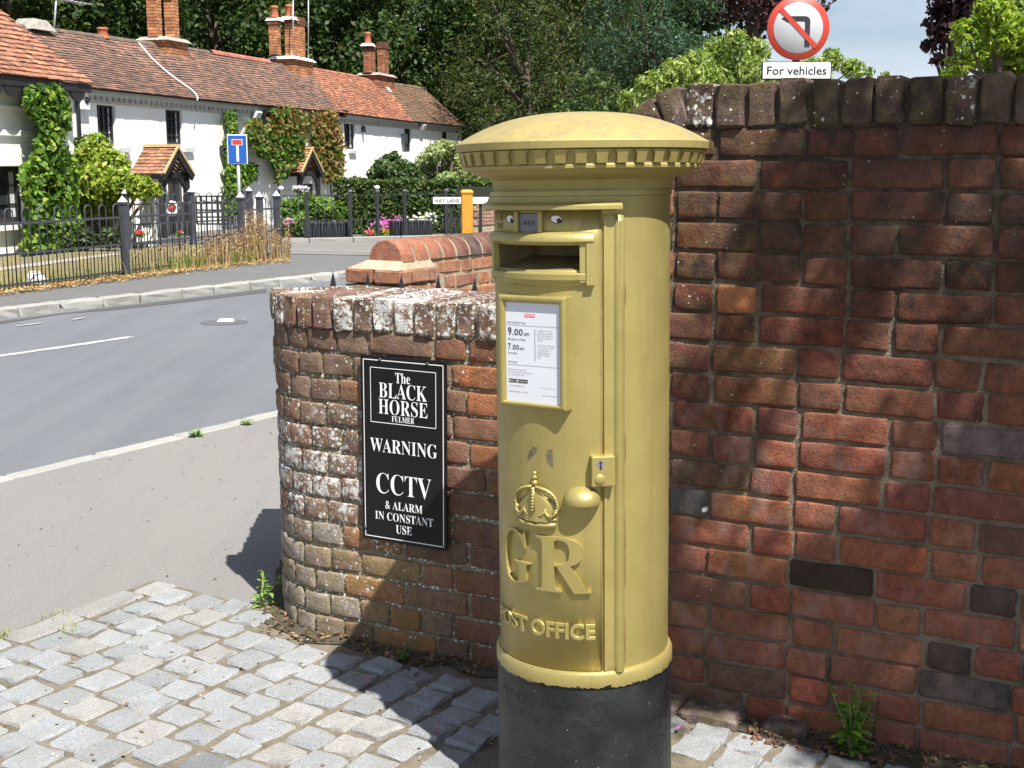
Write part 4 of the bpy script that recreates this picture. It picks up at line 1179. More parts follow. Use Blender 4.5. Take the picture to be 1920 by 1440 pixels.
# scuffs where stickers were pulled off
for a_, z_, pts in ((-36.5, .9070, [(-.014, -.016), (-.006, -.010), (.002, -.004), (.010, .006), (.012, .015), (.005, .013), (.001, .015), (-.008, .006), (-.012, -.006)]),
                    (-24.3, .9005, [(-.004, .018), (.006, .020), (.007, -.020), (.001, -.014), (-.006, -.006), (-.007, .008)])):
    mb = MB(); mb.add([cyl(radians(a_) + u / RB, RB + .0034, z_ + v) for u, v in pts], [tuple(range(len(pts)))]); mb.build("paint_scuff", M_SCUFF, box)

# ------------------------------------------------------------------ warning sign on the low wall
sg_c = WP0 + WT * .256 + np.array([0, 0, .653])
sg_w, sg_h = .300, .578
cctv = empty("warning_sign", tuple(sg_c + WN * .016)); cctv.matrix_world = frame_m(sg_c + WN * .020, WT, WN) @ Matrix.Rotation(radians(.4), 4, 'Y')
tag(cctv, "black warning sign with white serif lettering screwed to the low brick wall", "sign")
mb = MB(); mb.box((0, .003, 0), (sg_w, .005, sg_h)); mb.build("panel", M_SIGNBLACK, cctv, bevel=.001)
pr = MB()
def sline(p, q, t=.0024):
    (x0, z0), (x1, z1) = p, q
    if abs(x1 - x0) > abs(z1 - z0): pr.add([(x0, -.0004, z0 - t / 2), (x1, -.0004, z1 - t / 2), (x1, -.0004, z1 + t / 2), (x0, -.0004, z0 + t / 2)], [(0, 1, 2, 3)])
    else: pr.add([(x0 - t / 2, -.0004, z0), (x0 + t / 2, -.0004, z0), (x1 + t / 2, -.0004, z1), (x1 - t / 2, -.0004, z1)], [(0, 1, 2, 3)])
def srect(x, z0, z1, t): sline((-x, z0), (x, z0), t); sline((-x, z1), (x, z1), t); sline((-x, z0), (-x, z1), t); sline((x, z0), (x, z1), t)
srect(sg_w / 2 - .011, -sg_h / 2 + .012, sg_h / 2 - .013, .0026)
srect(sg_w / 2 - .036, sg_h / 2 - .204, sg_h / 2 - .036, .0020)
def sword(body, frac, h, w, off=-.005):
    V, Fc = text_mesh(body, True, 0, 0, off, 4)
    V = fit(V, w=w, h=h, cx=0, base=sg_h / 2 - frac * sg_h - h / 2)
    pr.add([(v[0], -.0005, v[1]) for v in V], Fc)
sword("The", .108, .031, .052); sword("BLACK", .178, .046, .168, -.007); sword("HORSE", .265, .046, .172, -.007); sword("FULMER", .327, .0175, .079, -.004)
sword("WARNING", .475, .042, .236, -.007); sword("CCTV", .680, .064, .195, -.009); sword("& ALARM", .795, .0255, .132, -.006)
sword("IN CONSTANT", .858, .0255, .206, -.006); sword("USE", .921, .0265, .057, -.004)
pr.build("printed_lettering", M_SIGNWHITE, cctv, fix=False)
for x, z in ((-.080, sg_h / 2 - .012), (.085, sg_h / 2 - .012), (-.139, -sg_h / 2 + .035), (.143, -sg_h / 2 + .012)):
    mb = MB(); mb.lathe([(0, .004), (.004, .0035), (.0055, 0)], 10); mb.build("screw", M_IRON, cctv, (x, 0, z), (pi / 2, 0, 0))

# ------------------------------------------------------------------ spear railing just behind the low wall
rail = empty("spear_railing", tuple(WP0)); tag(rail, "black spear topped iron railing showing above the back of the low wall", "railing")
rd = WT; RB0 = WP0 - WN * .43
sp = MB(); sp.box((0, 0, .53), (.016, .016, 1.06))
sp.add([(-.011, -.004, 1.055), (.011, -.004, 1.055), (.011, .004, 1.055), (-.011, .004, 1.055), (-.0135, -.004, 1.085), (.0135, -.004, 1.085), (.0135, .004, 1.085), (-.0135, .004, 1.085), (0, 0, 1.150)],
       [(0, 1, 5, 4), (1, 2, 6, 5), (2, 3, 7, 6), (3, 0, 4, 7), (4, 5, 8), (5, 6, 8), (6, 7, 8), (7, 4, 8), (3, 2, 1, 0)])
me_sp = sp.mesh("spear_bar", M_IRON)
hs = [x for x in (625, 690, 753, 822, 890)]
svals = []
for x in hs:
    q = at_plane(x, 545, RB0, WN); svals.append(np.dot(q - RB0, rd))
st = (svals[-1] - svals[0]) / 4
svals += [svals[-1] + st * k for k in range(1, 5)]
for s in svals: place("spear_bar", me_sp, rail, frame_m(RB0 - WP0 + rd * s, WT, WN))
for z in (.25, .98):
    mb = MB(); mb.box((0, 0, 0), (svals[-1] - svals[0] + .12, .012, .03)); o = mb.build("rail", M_IRON, rail)
    o.matrix_local = frame_m(RB0 - WP0 + rd * (svals[-1] + svals[0]) / 2 + np.array([0, 0, z]), WT, WN)

# ------------------------------------------------------------------ half round coped wall with its end pier
Q0 = at_y(723, 490, 6.6); Q0 = np.array([Q0[0], Q0[1], 0]); HZ = at_y(723, 490, 6.6)[2]
gw = empty("garden_wall", tuple(Q0)); tag(gw, "weathered brick wall with half round coping and a capped end pier behind the low wall", "wall")
DR = A_; LT = B_                               # along it, and across it towards us
def gp_(a, b, z): return DR * a + LT * b + np.array([0, 0, z])
def grid_box(mb, a0, a1, b0, b1, z0, z1):
    vs = [gp_(a, b, z) for z in (z0, z1) for a, b in ((a0, b0), (a1, b0), (a1, b1), (a0, b1))]
    mb.add(vs, [(3, 2, 1, 0), (4, 5, 6, 7), (0, 1, 5, 4), (1, 2, 6, 5), (2, 3, 7, 6), (3, 0, 4, 7)])
mb = MB(); grid_box(mb, .0, 5.0, -.105, .100, -.2, HZ - .005); grid_box(mb, -.055, .30, -.230, .125, -.2, HZ - .125); mb.build("mortar", M_MORT_PALE, gw)
mb = MB(); n = 14
for (a0, a1, r, mi) in [(.0, 5.0, .106, 0)]:
    vs = [gp_(a, r * cos(pi * k / n), HZ + r * sin(pi * k / n)) for a in (a0, a1) for k in range(n + 1)]
    mb.add(vs, [(k, k + 1, n + 2 + k, n + 1 + k) for k in range(n)], 0, True); mb.f += [tuple(range(n + 1))]; mb.m += [0]; mb.sm += [False]
mb.build("coping_mortar", M_MORT_PALE, gw)
def half_round(L, r, seed):
    rr = random.Random(seed); bm = bmesh.new(); n = 16; rings = []
    for a in (0, .008, L - .008, L):
        rad = r - (.006 if a in (0, L) else 0)
        rings.append([bm.verts.new((a, (rad + rr.uniform(-.0015, .0015)) * -cos(pi * k / n), (rad + rr.uniform(-.0015, .0015)) * sin(pi * k / n))) for k in range(n + 1)])
    for i in range(3):
        for k in range(n): bm.faces.new((rings[i][k], rings[i + 1][k], rings[i + 1][k + 1], rings[i][k + 1]))
    bm.faces.new(rings[0]); bm.faces.new(rings[-1][::-1])
    bmesh.ops.recalc_face_normals(bm, faces=bm.faces)
    me = bpy.data.meshes.new("half_round"); bm.to_mesh(me); bm.free(); me.materials.append(MB_BRICK)
    me.polygons.foreach_set("use_smooth", [True] * len(me.polygons)); 
    try: me.set_sharp_from_angle(angle=radians(40))
    except Exception: pass
    return me
hr = [half_round(.112, .1135, k) for k in range(5)]
a = -.004; k = 0
while a < 4.8:
    M = frame_m(gp_(a, R_.uniform(-.003, .003), HZ), DR, LT)
    col = [(.36, .145, .085), (.34, .13, .075), (.33, .125, .07), (.27, .11, .07), (.20, .09, .065), (.07, .05, .05)][min(k, 5)] if k < 6 else R_.choice([(.2, .09, .06), (.16, .075, .06), (.25, .1, .06)])
    place("half_round_coping", R_.choice(hr), gw, M, color=col, soot=.15 if k < 2 else (.5 if k > 3 else .3), lichen=.02, bloom=.35, moss=0)
    a += .130; k += 1
# flaunching on the pier
zc1 = HZ - .042
mb = MB(); vs = [gp_(a, b, z) for a, b, z in ((-.045, -.222, zc1), (.29, -.222, zc1), (.29, .117, zc1), (-.045, .117, zc1), (-.012, -.112, HZ + .004), (.24, -.112, HZ + .004), (.24, .112, HZ + .004), (-.012, .112, HZ + .004))]
mb.add(vs, [(0, 1, 5, 4), (1, 2, 6, 5), (2, 3, 7, 6), (3, 0, 4, 7), (4, 5, 6, 7)]); mb.build("flaunching", plain("cement_flaunching", (.42, .355, .25), .95, 0, .2, 14, .6, 60), gw)
def gbrick(a, b, z, L, along, H=.070, D=.10):
    key = (round(L, 3), round(H, 3), D)
    if key not in gcache:
        gcache[key] = [worn_block(L, D, H, 500 + len(gcache) * 7 + q, .007, .0035, 1) for q in range(4)]
        for me in gcache[key]: me.materials.append(MB_BRICK)
    M = frame_m(gp_(a, b, z), DR if along else LT, LT if along else -DR)
    col = R_.choice([(.36, .17, .095), (.33, .15, .085), (.38, .175, .09), (.30, .14, .09)])
    place("brick", R_.choice(gcache[key]), gw, M, color=col, soot=.15, lichen=.02, bloom=.5, moss=0)
gcache = {}
for r in range(7):                             # pier courses, the top one oversailing
    z = zc1 - .036 - r * .083; ov = .012 if r == 0 else 0
    bs = (-.145, .035) if r % 2 == 0 else (-.18, -.03)
    gbrick(-.055 - ov + .05, -.135, z, .175, False); gbrick(-.055 - ov + .05, .0575, z, .175, False)
    gbrick(.125, .130 + ov - .05, z, .150, True); gbrick(.255, .130 + ov - .05, z, .085, True)
    gbrick(.305 + ov - .05, -.135, z, .175, False); gbrick(.130, -.230 - ov + .05, z, .215, True)
for r in range(7):                             # wall courses
    z = HZ - .050 - r * .083; a = .33 + (.06 if r % 2 else 0)
    k = r
    while a < 4.75:
        L = .215 if k % 2 == 0 else .103
        gbrick(a + L / 2, .056, z, L, True); a += L + .014; k += 1
# ------------------------------------------------------------------ the cottages
HA = at_y(140, 160, 25.0); Z_EAVE = HA[2]
HB = at_z(865, 235, Z_EAVE)
HU = np.array([HB[0] - HA[0], HB[1] - HA[1], 0]); H_LEN = np.linalg.norm(HU); HU /= H_LEN
HN = np.array([HU[1], -HU[0], 0])              # out of the front wall, towards the road
HO = np.array([HA[0], HA[1], 0])
def fac(x, y, off=0.0):                        # along the front and height, on a plane off metres in front of it
    q = at_plane(x, y, HO + HN * off, HN); return np.dot(q - HO, HU), q[2]
def hp(u, o, z): return HO + HU * u + HN * o + np.array([0, 0, z])
def hloc(u, o, z): return HU * u + HN * o + np.array([0, 0, z])
HM = frame_m((0, 0, 0), HU, HN)                # local x along the front, y into the house
# ridge: set back so that the far verge runs as in the picture
def ridge_solve():
    best = None
    for i in range(5, 60):
        d = i * 0.08
        q = at_plane(794, 164.6, HO - HN * d, HN); u = np.dot(q - HO, HU)
        e = abs(u - H_LEN)
        if best is None or e < best[0]: best = (e, d, q[2])
    return best[1], best[2]
R_D, R_Z = ridge_solve()
R_D = min(max(R_D, 1.6), 3.4)
def ridge_at(x, y): q = at_plane(x, y, HO - HN * R_D, HN); return np.dot(q - HO, HU), q[2]
def roof_tiles(name, parent, P, nu, nv, cols, wts, seed, thick=.016, jag=.006):
    """P(s,t): s along the eave, t up the slope; rows of single clay tiles"""
    rng = np.random.default_rng(seed); rr = random.Random(seed)
    V, C = [], []
    for j in range(nv):
        for i in range(-1, nu + 1):
            o = .5 if j % 2 else 0
            s0, s1 = (i + o + .02) / nu, (i + o + .98) / nu
            s0, s1 = max(0, s0), min(1, s1)
            if s1 - s0 < .15 / nu: continue
            t0, t1 = (j - .12 + rr.uniform(-.05, .05)) / nv, min(1.0, (j + 1.02) / nv)
            l0 = thick * rr.uniform(.8, 1.5)
            a, b, c, d = (np.array(P(s0, t0)), np.array(P(s1, t0)), np.array(P(s1, t1)), np.array(P(s0, t1)))
            n = np.cross(b - a, d - a); n /= np.linalg.norm(n) + 1e-9
            if n[2] < 0: n = -n
            a2, b2 = a + n * (l0 + .006), b + n * (l0 + .006 + rr.uniform(-.005, .005)); c2, d2 = c + n * .004, d + n * .004
            col = np.array(rr.choices(cols, wts)[0]) * rr.uniform(.75, 1.25)
            V += [a2, b2, c2, d2, a - n * .004, b - n * .004, b2, a2]; C += [col, col]
    return np_mesh(name, np.array(V), 4, M_TILE, parent, np.array(C))
BROWN = ([(.185, .112, .085), (.225, .125, .09), (.15, .095, .075), (.28, .145, .095), (.11, .08, .068)], [5, 4, 4, 1.2, 2])
ORANGE = ([(.33, .135, .075), (.38, .165, .085), (.26, .115, .075), (.19, .095, .07), (.42, .20, .11)], [5, 4, 4, 2, 1])
MOSSY = ([(.20, .115, .075), (.16, .105, .065), (.24, .125, .075), (.12, .09, .055)], [4, 4, 2, 3])

def wall_panel(name, parent, u0, u1, z0, z1, holes, off=0.0, depth=.14, mat=None):
    """wall face with openings and their reveals, local to the cottage"""
    us = sorted({u0, u1} | {h[0] for h in holes} | {h[1] for h in holes}); zs = sorted({z0, z1} | {h[2] for h in holes} | {h[3] for h in holes})
    mb = MB()
    for i in range(len(us) - 1):
        for j in range(len(zs) - 1):
            um, zm = (us[i] + us[i + 1]) / 2, (zs[j] + zs[j + 1]) / 2
            if any(h[0] < um < h[1] and h[2] < zm < h[3] for h in holes): continue
            mb.add([(us[i], -off, zs[j]), (us[i + 1], -off, zs[j]), (us[i + 1], -off, zs[j + 1]), (us[i], -off, zs[j + 1])], [(0, 1, 2, 3)])
    for a, b, c, d in holes:
        y = -off
        sp_ = .10
        for p, q in (((a, c), (b, c)), ((b, c), (b, d)), ((b, d), (a, d)), ((a, d), (a, c))):
            mb.add([(p[0], y, p[1]), (q[0], y, q[1]), (q[0], y + depth, q[1]), (p[0], y + depth, p[1])], [(0, 1, 2, 3)])
    return mb.build(name, mat or M_WASH, parent, fix=False)
def window(parent, u0, u1, z0, z1, nx, nz, off=0.0, depth=.13, frame=M_BLACKWOOD, fw=.05, curtain=True):
    mb = MB(); y = -off + depth - .03; w, h = u1 - u0, z1 - z0; um, zm = (u0 + u1) / 2, (z0 + z1) / 2
    for x in (u0 + fw / 2, u1 - fw / 2): mb.box((x, y, zm), (fw, .06, h))
    for z in (z0 + fw / 2, z1 - fw / 2): mb.box((um, y - .002, z), (w - .01, .058, fw))
    for k in range(1, nx): mb.box((u0 + w * k / nx, y, zm), (.03 if nx < 4 and k == nx // 2 else .02, .04, h - .02))
    for k in range(1, nz): mb.box((um, y + .002, z0 + h * k / nz), (w - .02, .034, .018))
    fr = mb.build("window", frame, parent)
    mb = MB(); mb.add([(u0, y + .02, z0), (u1, y + .02, z0), (u1, y + .02, z1), (u0, y + .02, z1)], [(0, 1, 2, 3)]); mb.build("pane", M_GLASS, fr)
    if curtain:
        mb = MB()
        for a, b in ((u0 + fw, u0 + w * .24), (u1 - w * .26, u1 - fw)):
            n = 6
            vs = [(a + (b - a) * k / n, y + .016 - .008 * (k % 2), zz) for zz in (z0 + fw, z1 - fw) for k in range(n + 1)]
            mb.add(vs, [(k, k + 1, n + 2 + k, n + 1 + k) for k in range(n)])
        mb.build("curtain", M_CURTAIN, fr)
    return fr
def hbrick_stack(name, parent, c, w, d, z0, z1, col, over=True):
    """chimney shaft of single brick courses, one joined mesh"""
    rr = random.Random(int(c[0] * 77 + z0 * 13)); V, C = [], []
    h = .075; r = 0; z = z0
    def bx(x0, x1, y0, y1, za, zb, col):
        p = [(x0, y0, za), (x1, y0, za), (x1, y1, za), (x0, y1, za), (x0, y0, zb), (x1, y0, zb), (x1, y1, zb), (x0, y1, zb)]
        for f in ((0, 1, 5, 4), (1, 2, 6, 5), (2, 3, 7, 6), (3, 0, 4, 7), (4, 5, 6, 7)):
            V.extend([p[i] for i in f]); C.append(col)
    mb = MB(); mb.box((c[0], c[1], (z0 + z1) / 2), (w - .016, d - .016, z1 - z0 - .01)); core_ = mb.build(name, M_MORT_HIGH, parent)
    while z < z1 - .02:
        e = .012 if over and z1 - z < .26 else 0.0
        e += .012 if over and .12 < z1 - z < .22 else 0
        for side, L, D in ((0, w, d), (1, d, w)):
            for sgn in (-1, 1):
                x = -L / 2 - e + (0 if r % 2 else -.11)
                while x < L / 2 + e:
                    a, b = max(x, -L / 2 - e), min(x + .212, L / 2 + e)
                    if b - a > .03:
                        k = rr.uniform(.7, 1.25); q = rr.choice(col); cc = tuple(v * k for v in q)
                        if z1 - z < .26 and over: cc = tuple(v * .45 for v in cc)
                        o0, o1 = sorted((sgn * (D / 2 + e - .05), sgn * (D / 2 + e + rr.uniform(0, .004))))
                        if side == 0: bx(c[0] + a, c[0] + b, c[1] + o0, c[1] + o1, z, z + h - .011, cc)
                        else: bx(c[0] + o0, c[0] + o1, c[1] + a, c[1] + b, z, z + h - .011, cc)
                    x += .224
        z += h; r += 1
    o = np_mesh("brickwork", np.array(V), 4, M_TILE, core_, np.array(C)); o["kind"] = "stuff"
    return core_
CH_O = [(.46, .20, .085), (.40, .165, .075), (.36, .14, .07), (.50, .24, .11)]
CH_D = [(.30, .125, .065), (.34, .14, .07), (.25, .105, .06)]
def pot(parent, c, z, h, r=.11, mat=M_TERRA):
    mb = MB(); mb.lathe([(r * 1.15, 0), (r * 1.1, h * .08), (r * .88, h * .75), (r * 1.02, h * .8), (r * 1.05, h * .95), (r * .9, h), (r * .6, h)], 16, (c[0], c[1], z)); return mb.build("chimney_pot", mat, parent)
def chimney(parent, x0, x1, ybase, ytop, shafts, pots, cols, cap=M_STONE, ydrip=None, plinth=True):
    """placed on the ridge from its outline in the picture; local coordinates of the cottage"""
    d = R_D
    u0, zb = ridge_at(x0, ybase)[0], ridge_at((x0 + x1) / 2, ybase)[1]
    u1 = ridge_at(x1, ybase)[0]
    zd = ridge_at((x0 + x1) / 2, ydrip)[1]
    um, w = (u0 + u1) / 2, (u1 - u0) * .60
    base = hbrick_stack("chimney", parent, (um, d, 0), w, .70, zb - .7, zd - .04, cols, over=False)
    mb = MB(); mb.box((um, d, zd - .02), (w + .16, .86, .09), taper=.80); mb.build("drip_course", cap, base)
    for sx0, sx1, syt in shafts:
        zt = ridge_at((sx0 + sx1) / 2, syt)[1]; sd = .26
        uc, sw_ = ridge_at((sx0 + sx1) / 2, ydrip)[0], .5
        for _ in range(30):                    # centre and width that give the outline seen
            xl, xr = proj(hp(uc - sw_ / 2, -(d + sd / 2), zt))[0], proj(hp(uc + sw_ / 2, -(d - sd / 2), zt))[0]
            k_ = (proj(hp(uc + .5, -d, zt))[0] - proj(hp(uc - .5, -d, zt))[0])
            uc += ((sx0 + sx1) / 2 - (xl + xr) / 2) / k_; sw_ = max(.22, sw_ + ((sx1 - sx0) - (xr - xl)) / k_)
        hbrick_stack("chimney_shaft", parent, (uc, d, 0), sw_, sd, zd + .02, zt, cols)
    for px0, px1, pt_, pb_ in pots:
        a, zb_ = ridge_at(px0, pb_); b, zt = ridge_at(px1, pt_)
        mb = MB(); mb.box(((a + b) / 2, d, zb_ - .01), (.36, .42, .09), taper=.75); mb.build("flaunching", M_WHITE, parent)
        pot(parent, ((a + b) / 2, d), zb_ + .03, zt - zb_ - .03, .11)
    return base

U_MID = ridge_at(585, 130)[0]
def cottage(label, u0, u1):
    o = empty("cottage", tuple(HO)); o.matrix_world = frame_m(HO, HU, HN); tag(o, label, "cottage"); return o
c1 = cottage("long white cottage under a brown tiled roof with the first porch and two chimneys", 0, U_MID)
c2 = cottage("white cottage under the brighter orange tiled roof, furthest along the row", U_MID, H_LEN)
Z0 = -.05
def hole(x0, x1, y0, y1, grow=0.0):
    (a, zt), (b, zb) = fac(x0, y0), fac(x1, y1); return (a - grow, b + grow, zb - grow, zt + grow)
wins1 = [hole(181, 219, 196, 269), hole(310, 344, 205, 271), hole(441, 457, 211, 258)]
wins2 = [hole(645, 667, 228, 280), hole(758, 772, 238, 285), hole(829, 840, 244, 262)]
w573 = hole(571, 584, 218, 300)
d1 = hole(314, 349, 333, 440); d1 = (d1[0], d1[1], max(.05, d1[2]), d1[3])
d2 = hole(568, 590, 345, 400); d2 = (d2[0], d2[1], .05, d2[3])
g1 = hole(452, 462, 366, 398)
U_SPLIT = w573[0] - .6
wall_panel("wall", c1, -.2, U_SPLIT, Z0, Z_EAVE + .05, wins1 + [d1, g1])
wall_panel("wall", c2, U_SPLIT, H_LEN, Z0, Z_EAVE + .05, wins2 + [w573, d2])
for h in wins1[:2]: window(c1, *h, 4, 4)
window(c1, *wins1[2], 1, 1, frame=M_WHITE, fw=.07)
window(c1, *g1, 1, 2, curtain=False)
window(c2, *w573, 2, 3, frame=M_WHITE)
window(c2, *wins2[0], 3, 4); window(c2, *wins2[1], 2, 3, curtain=False); window(c2, *wins2[2], 2, 2, curtain=False)
# flat projecting ledges and the end wall
mb = MB(); mb.add([(H_LEN, 0, Z0), (H_LEN, 2 * R_D, Z0), (H_LEN, 2 * R_D, Z_EAVE), (H_LEN, R_D, R_Z - .1), (H_LEN, 0, Z_EAVE)], [(0, 1, 2, 3, 4)]); mb.build("gable_wall", M_WASH, c2)
mb = MB(); mb.add([(-.2, 2 * R_D, Z0), (H_LEN, 2 * R_D, Z0), (H_LEN, 2 * R_D, Z_EAVE), (-.2, 2 * R_D, Z_EAVE)], [(0, 1, 2, 3)]); mb.build("back_wall", M_WASH, c2)
# dentil course below the eaves
def dent(parent, u0, u1):
    mb = MB(); u = u0
    mb.box(((u0 + u1) / 2, -.018, Z_EAVE - .275), (u1 - u0, .035, .05))
    while u < u1 - .1:
        mb.box((u + .05, -.03, Z_EAVE - .205), (.10, .06, .075)); u += .205
    o = mb.build("dentil_course", plain("stone_grey_limewash", (.46, .44, .40), .9, 0, .2, 8), parent); o["kind"] = "stuff"
dent(c1, 0, U_SPLIT); dent(c2, U_SPLIT, H_LEN - .05)
# roofs: eave and ridge follow the sagging lines of the picture
RIDGE = [ridge_at(x, y) for x, y in ((40, 48), (100, 55), (187, 67), (257, 77), (350, 90), (392, 97), (480, 112), (560, 124), (581, 127), (666, 142), (705, 151), (730, 155), (794, 164.6))]
EAVE = [fac(x, y, .22) for x, y in ((138, 157), (180, 165), (285, 176), (370, 185), (450, 193), (560, 203), (640, 211), (760, 226), (866, 236))]
def interp(T, u):
    us = [p[0] for p in T]; zs = [p[1] for p in T]; return float(np.interp(u, us, zs))
def roofP(u0, u1, ru0=None, ru1=None):
    ru0 = u0 if ru0 is None else ru0; ru1 = u1 if ru1 is None else ru1
    def P(s, t):
        ue, ur = u0 + (u1 - u0) * s, ru0 + (ru1 - ru0) * s
        ze, zr = interp(EAVE, ue), interp(RIDGE, ur)
        u = ue + (ur - ue) * t
        sag = -.06 * sin(t * pi) + .025 * sin(u * 1.3) * sin(t * pi)
        return (u, -.22 + (R_D + .22) * t, ze + (zr - ze) * t + sag)
    return P
sl = sqrt((R_D + .2) ** 2 + (R_Z - Z_EAVE) ** 2); NV = max(18, int(sl / .098))
uE0 = EAVE[0][0] - .3
U2a, U2b = fac(636, 211, .22)[0], ridge_at(581, 127)[0]
r1 = roof_tiles("roof", c1, roofP(uE0, U2a, -2.5, U2b), int((U2a - uE0) / .165), NV, *BROWN, 1); r1["kind"] = "stuff"
U3e, U3r = fac(775, 228, .22)[0], ridge_at(722, 154)[0]
r2 = roof_tiles("roof", c2, roofP(U2a, U3e, U2b, U3r), int((U3e - U2a) / .165), NV, *ORANGE, 2); r2["kind"] = "stuff"
r3 = roof_tiles("roof", c2, roofP(U3e, H_LEN + .12, U3r, ridge_at(794, 164.6)[0]), int((H_LEN - U3e) / .165), NV, *MOSSY, 3); r3["kind"] = "stuff"
mb = MB(); n = 40                               # rear slope and roof underside boards
vs = []
for i in range(n + 1):
    s = i / n; u = uE0 + (H_LEN - uE0) * s
    vs += [(u, -.20, interp(EAVE, u) - .035), (u, R_D * .45, interp(EAVE, u) * .5 + interp(RIDGE, u) * .5 - .26), (u, R_D, interp(RIDGE, u) - .10), (u, 2 * R_D + .2, interp(EAVE, u) - .035)]
mb.add(vs, [(4 * i + k, 4 * i + k + 1, 4 * i + 5 + k, 4 * i + 4 + k) for i in range(n) for k in (0, 1, 2)]); mb.build("roof_deck", M_BLACKWOOD, c2, fix=False)
def ridge_row(parent, ua, ub, mat_cols, r=.10, lift=.0):
    mb = MB(); u = ua
    V, C = [], []
    rr = random.Random(int(ua * 10))
    while u < ub - .1:
        L = .30; col = np.array(rr.choice(mat_cols)) * rr.uniform(.85, 1.15)
        z0, z1 = interp(RIDGE, u), interp(RIDGE, u + L)
        for k in range(6):
            a0, a1 = pi * k / 6, pi * (k + 1) / 6
            V += [(u + .006, R_D - r * cos(a0), z0 - .07 + lift + r * sin(a0)), (u + L - .006, R_D - r * cos(a0), z1 - .07 + lift + r * sin(a0)), (u + L - .006, R_D - r * cos(a1), z1 - .07 + lift + r * sin(a1)), (u + .006, R_D - r * cos(a1), z0 - .07 + lift + r * sin(a1))]; C.append(col)
        u += L
    o = np_mesh("ridge_tiles", np.array(V), 4, M_TILE, parent, np.array(C)); o["kind"] = "stuff"
ridge_row(c1, -1.2, ridge_at(392, 97)[0], [(.13, .10, .075), (.16, .11, .08)])
ridge_row(c1, ridge_at(392, 97)[0], ridge_at(505, 115)[0], [(.36, .13, .10), (.40, .15, .11)], .115, .02)
ridge_row(c2, ridge_at(583, 128)[0], ridge_at(670, 143)[0], [(.30, .12, .075), (.34, .15, .09)])
ridge_row(c2, ridge_at(728, 155)[0], ridge_at(792, 164.6)[0], [(.15, .105, .07), (.18, .12, .075)])
# chimneys
chimney(c1, 274, 342, 100, 0, [(275, 298, -26), (306, 332, -26)], [(283, 295, -62, -28), (308, 322, -62, -28)], CH_O, ydrip=74)
chimney(c1, 516, 580, 142, 0, [(503, 525, 34), (533, 571, 33)], [(508, 521, 13, 34), (535, 549, 11, 32)], CH_O, cap=M_WHITE, ydrip=110)
chimney(c2, 680, 733, 160, 0, [(681, 703, 81), (707, 728, 80)], [(683, 696, 62, 82)], CH_D, ydrip=140)
u, z = ridge_at(193, 68); pot(c1, (u, R_D), z - .05, ridge_at(193, 52)[1] - z + .05, .12)
u, z = ridge_at(62, 52); mb = MB(); mb.box((u, R_D, z + .05), (.75, .6, .22), taper=.6); mb.build("old_chimney_stump", M_STONE, c1)
mb = MB(); u, z = ridge_at(706, 156); mb.box((u + .1, R_D - .42, z - .22), (.30, .02, .22), M=Matrix.Rotation(-.7, 3, 'X')); mb.build("lead_flashing", M_LEAD, c2)
# television aerials
for px0, py0, px1, py1 in ((100, 58, 106, -12),):
    a, b = ridge_at(px0, py0), ridge_at(px1, py1)
    ae = empty("aerial"); ae.parent = c1
    mb = MB(); mb.tube([(a[0], R_D, a[1] - .1), (b[0], R_D, b[1])], .022, 6); mb.build("mast", M_STEEL, ae)
    p, q = ridge_at(106, -2), ridge_at(182, 11); p2 = ridge_at(106, -2)
    mb = MB(); mb.tube([(p[0] - .3, R_D, p[1]), (p[0] + 1.15, R_D - .1, p[1] + .02)], .014, 5)
    for k in range(9): mb.tube([(p[0] - .2 + k * .15, R_D - .14, p[1] + .01), (p[0] - .2 + k * .15, R_D + .14, p[1] + .01)], .007, 4)
    mb.build("boom", M_STEEL, ae)
for x, yt in ((533, -14), (562, -14)):
    a, b = ridge_at(x, 112), ridge_at(x, yt)
    mb = MB(); mb.tube([(a[0], R_D - .28, a[1]), (b[0], R_D - .28, b[1])], .018, 6); mb.build("aerial_mast", M_STEEL, c1)
# white cable down the roof
pts = []
for x, y in ((256, 77), (268, 92), (283, 110), (300, 126), (318, 141), (338, 156), (357, 169), (367, 178), (371, 186), (370, 190)):
    t = (y - 77) / (188 - 77)
    dd = R_D * (1 - t) - .24 * t
    q = at_plane(x, y, HO - HN * dd, HN) if True else None
    pts.append((np.dot(q - HO, HU), np.dot(q - HO, -HN), q[2] + .03))
mb = MB(); mb.tube(pts, .018, 6); mb.build("cable", M_CABLE, c1)
# gutter shadow board, downpipe, alarm box, lamps, flue
mb = MB()
a, b = fac(143, 165, .06), fac(148, 262, .06)
mb.tube([(a[0] + .02, -.10, a[1]), (a[0] + .02, -.06, a[1] - .25), (a[0] + .02, -.06, .1)], .04, 8); mb.build("downpipe", M_IRON, c1)
u, z = fac(151, 190); mb = MB(); mb.box((u, -.06, z), (.30, .12, .34), taper=.8); al = mb.build("alarm_box", M_WHITE, c1, bevel=.02)
mb = MB(); mb.lathe([(.0, .02), (.06, .02), (.07, 0)], 12); mb.build("alarm_lamp", M_IRON, al, (u + .03, -.12, z + .02), (pi / 2, 0, 0))
def lamp_on(parent, x, y, s=1.0):
    u, z = fac(x, y); mb = MB(); mb.box((u, -.07, z), (.10 * s, .12, .24 * s), taper=.7); mb.box((u, -.03, z + .02), (.05, .06, .08)); mb.build("wall_lamp", M_IRON, parent)
lamp_on(c1, 412, 280, .8); lamp_on(c2, 678, 242, .8)
def flood(parent, x, y, mat):
    u, z = fac(x, y); mb = MB(); mb.box((u, -.14, z), (.26, .10, .20), Matrix.Rotation(.5, 3, 'X')); mb.box((u, -.05, z), (.06, .12, .06)); o = mb.build("floodlight", mat, parent)
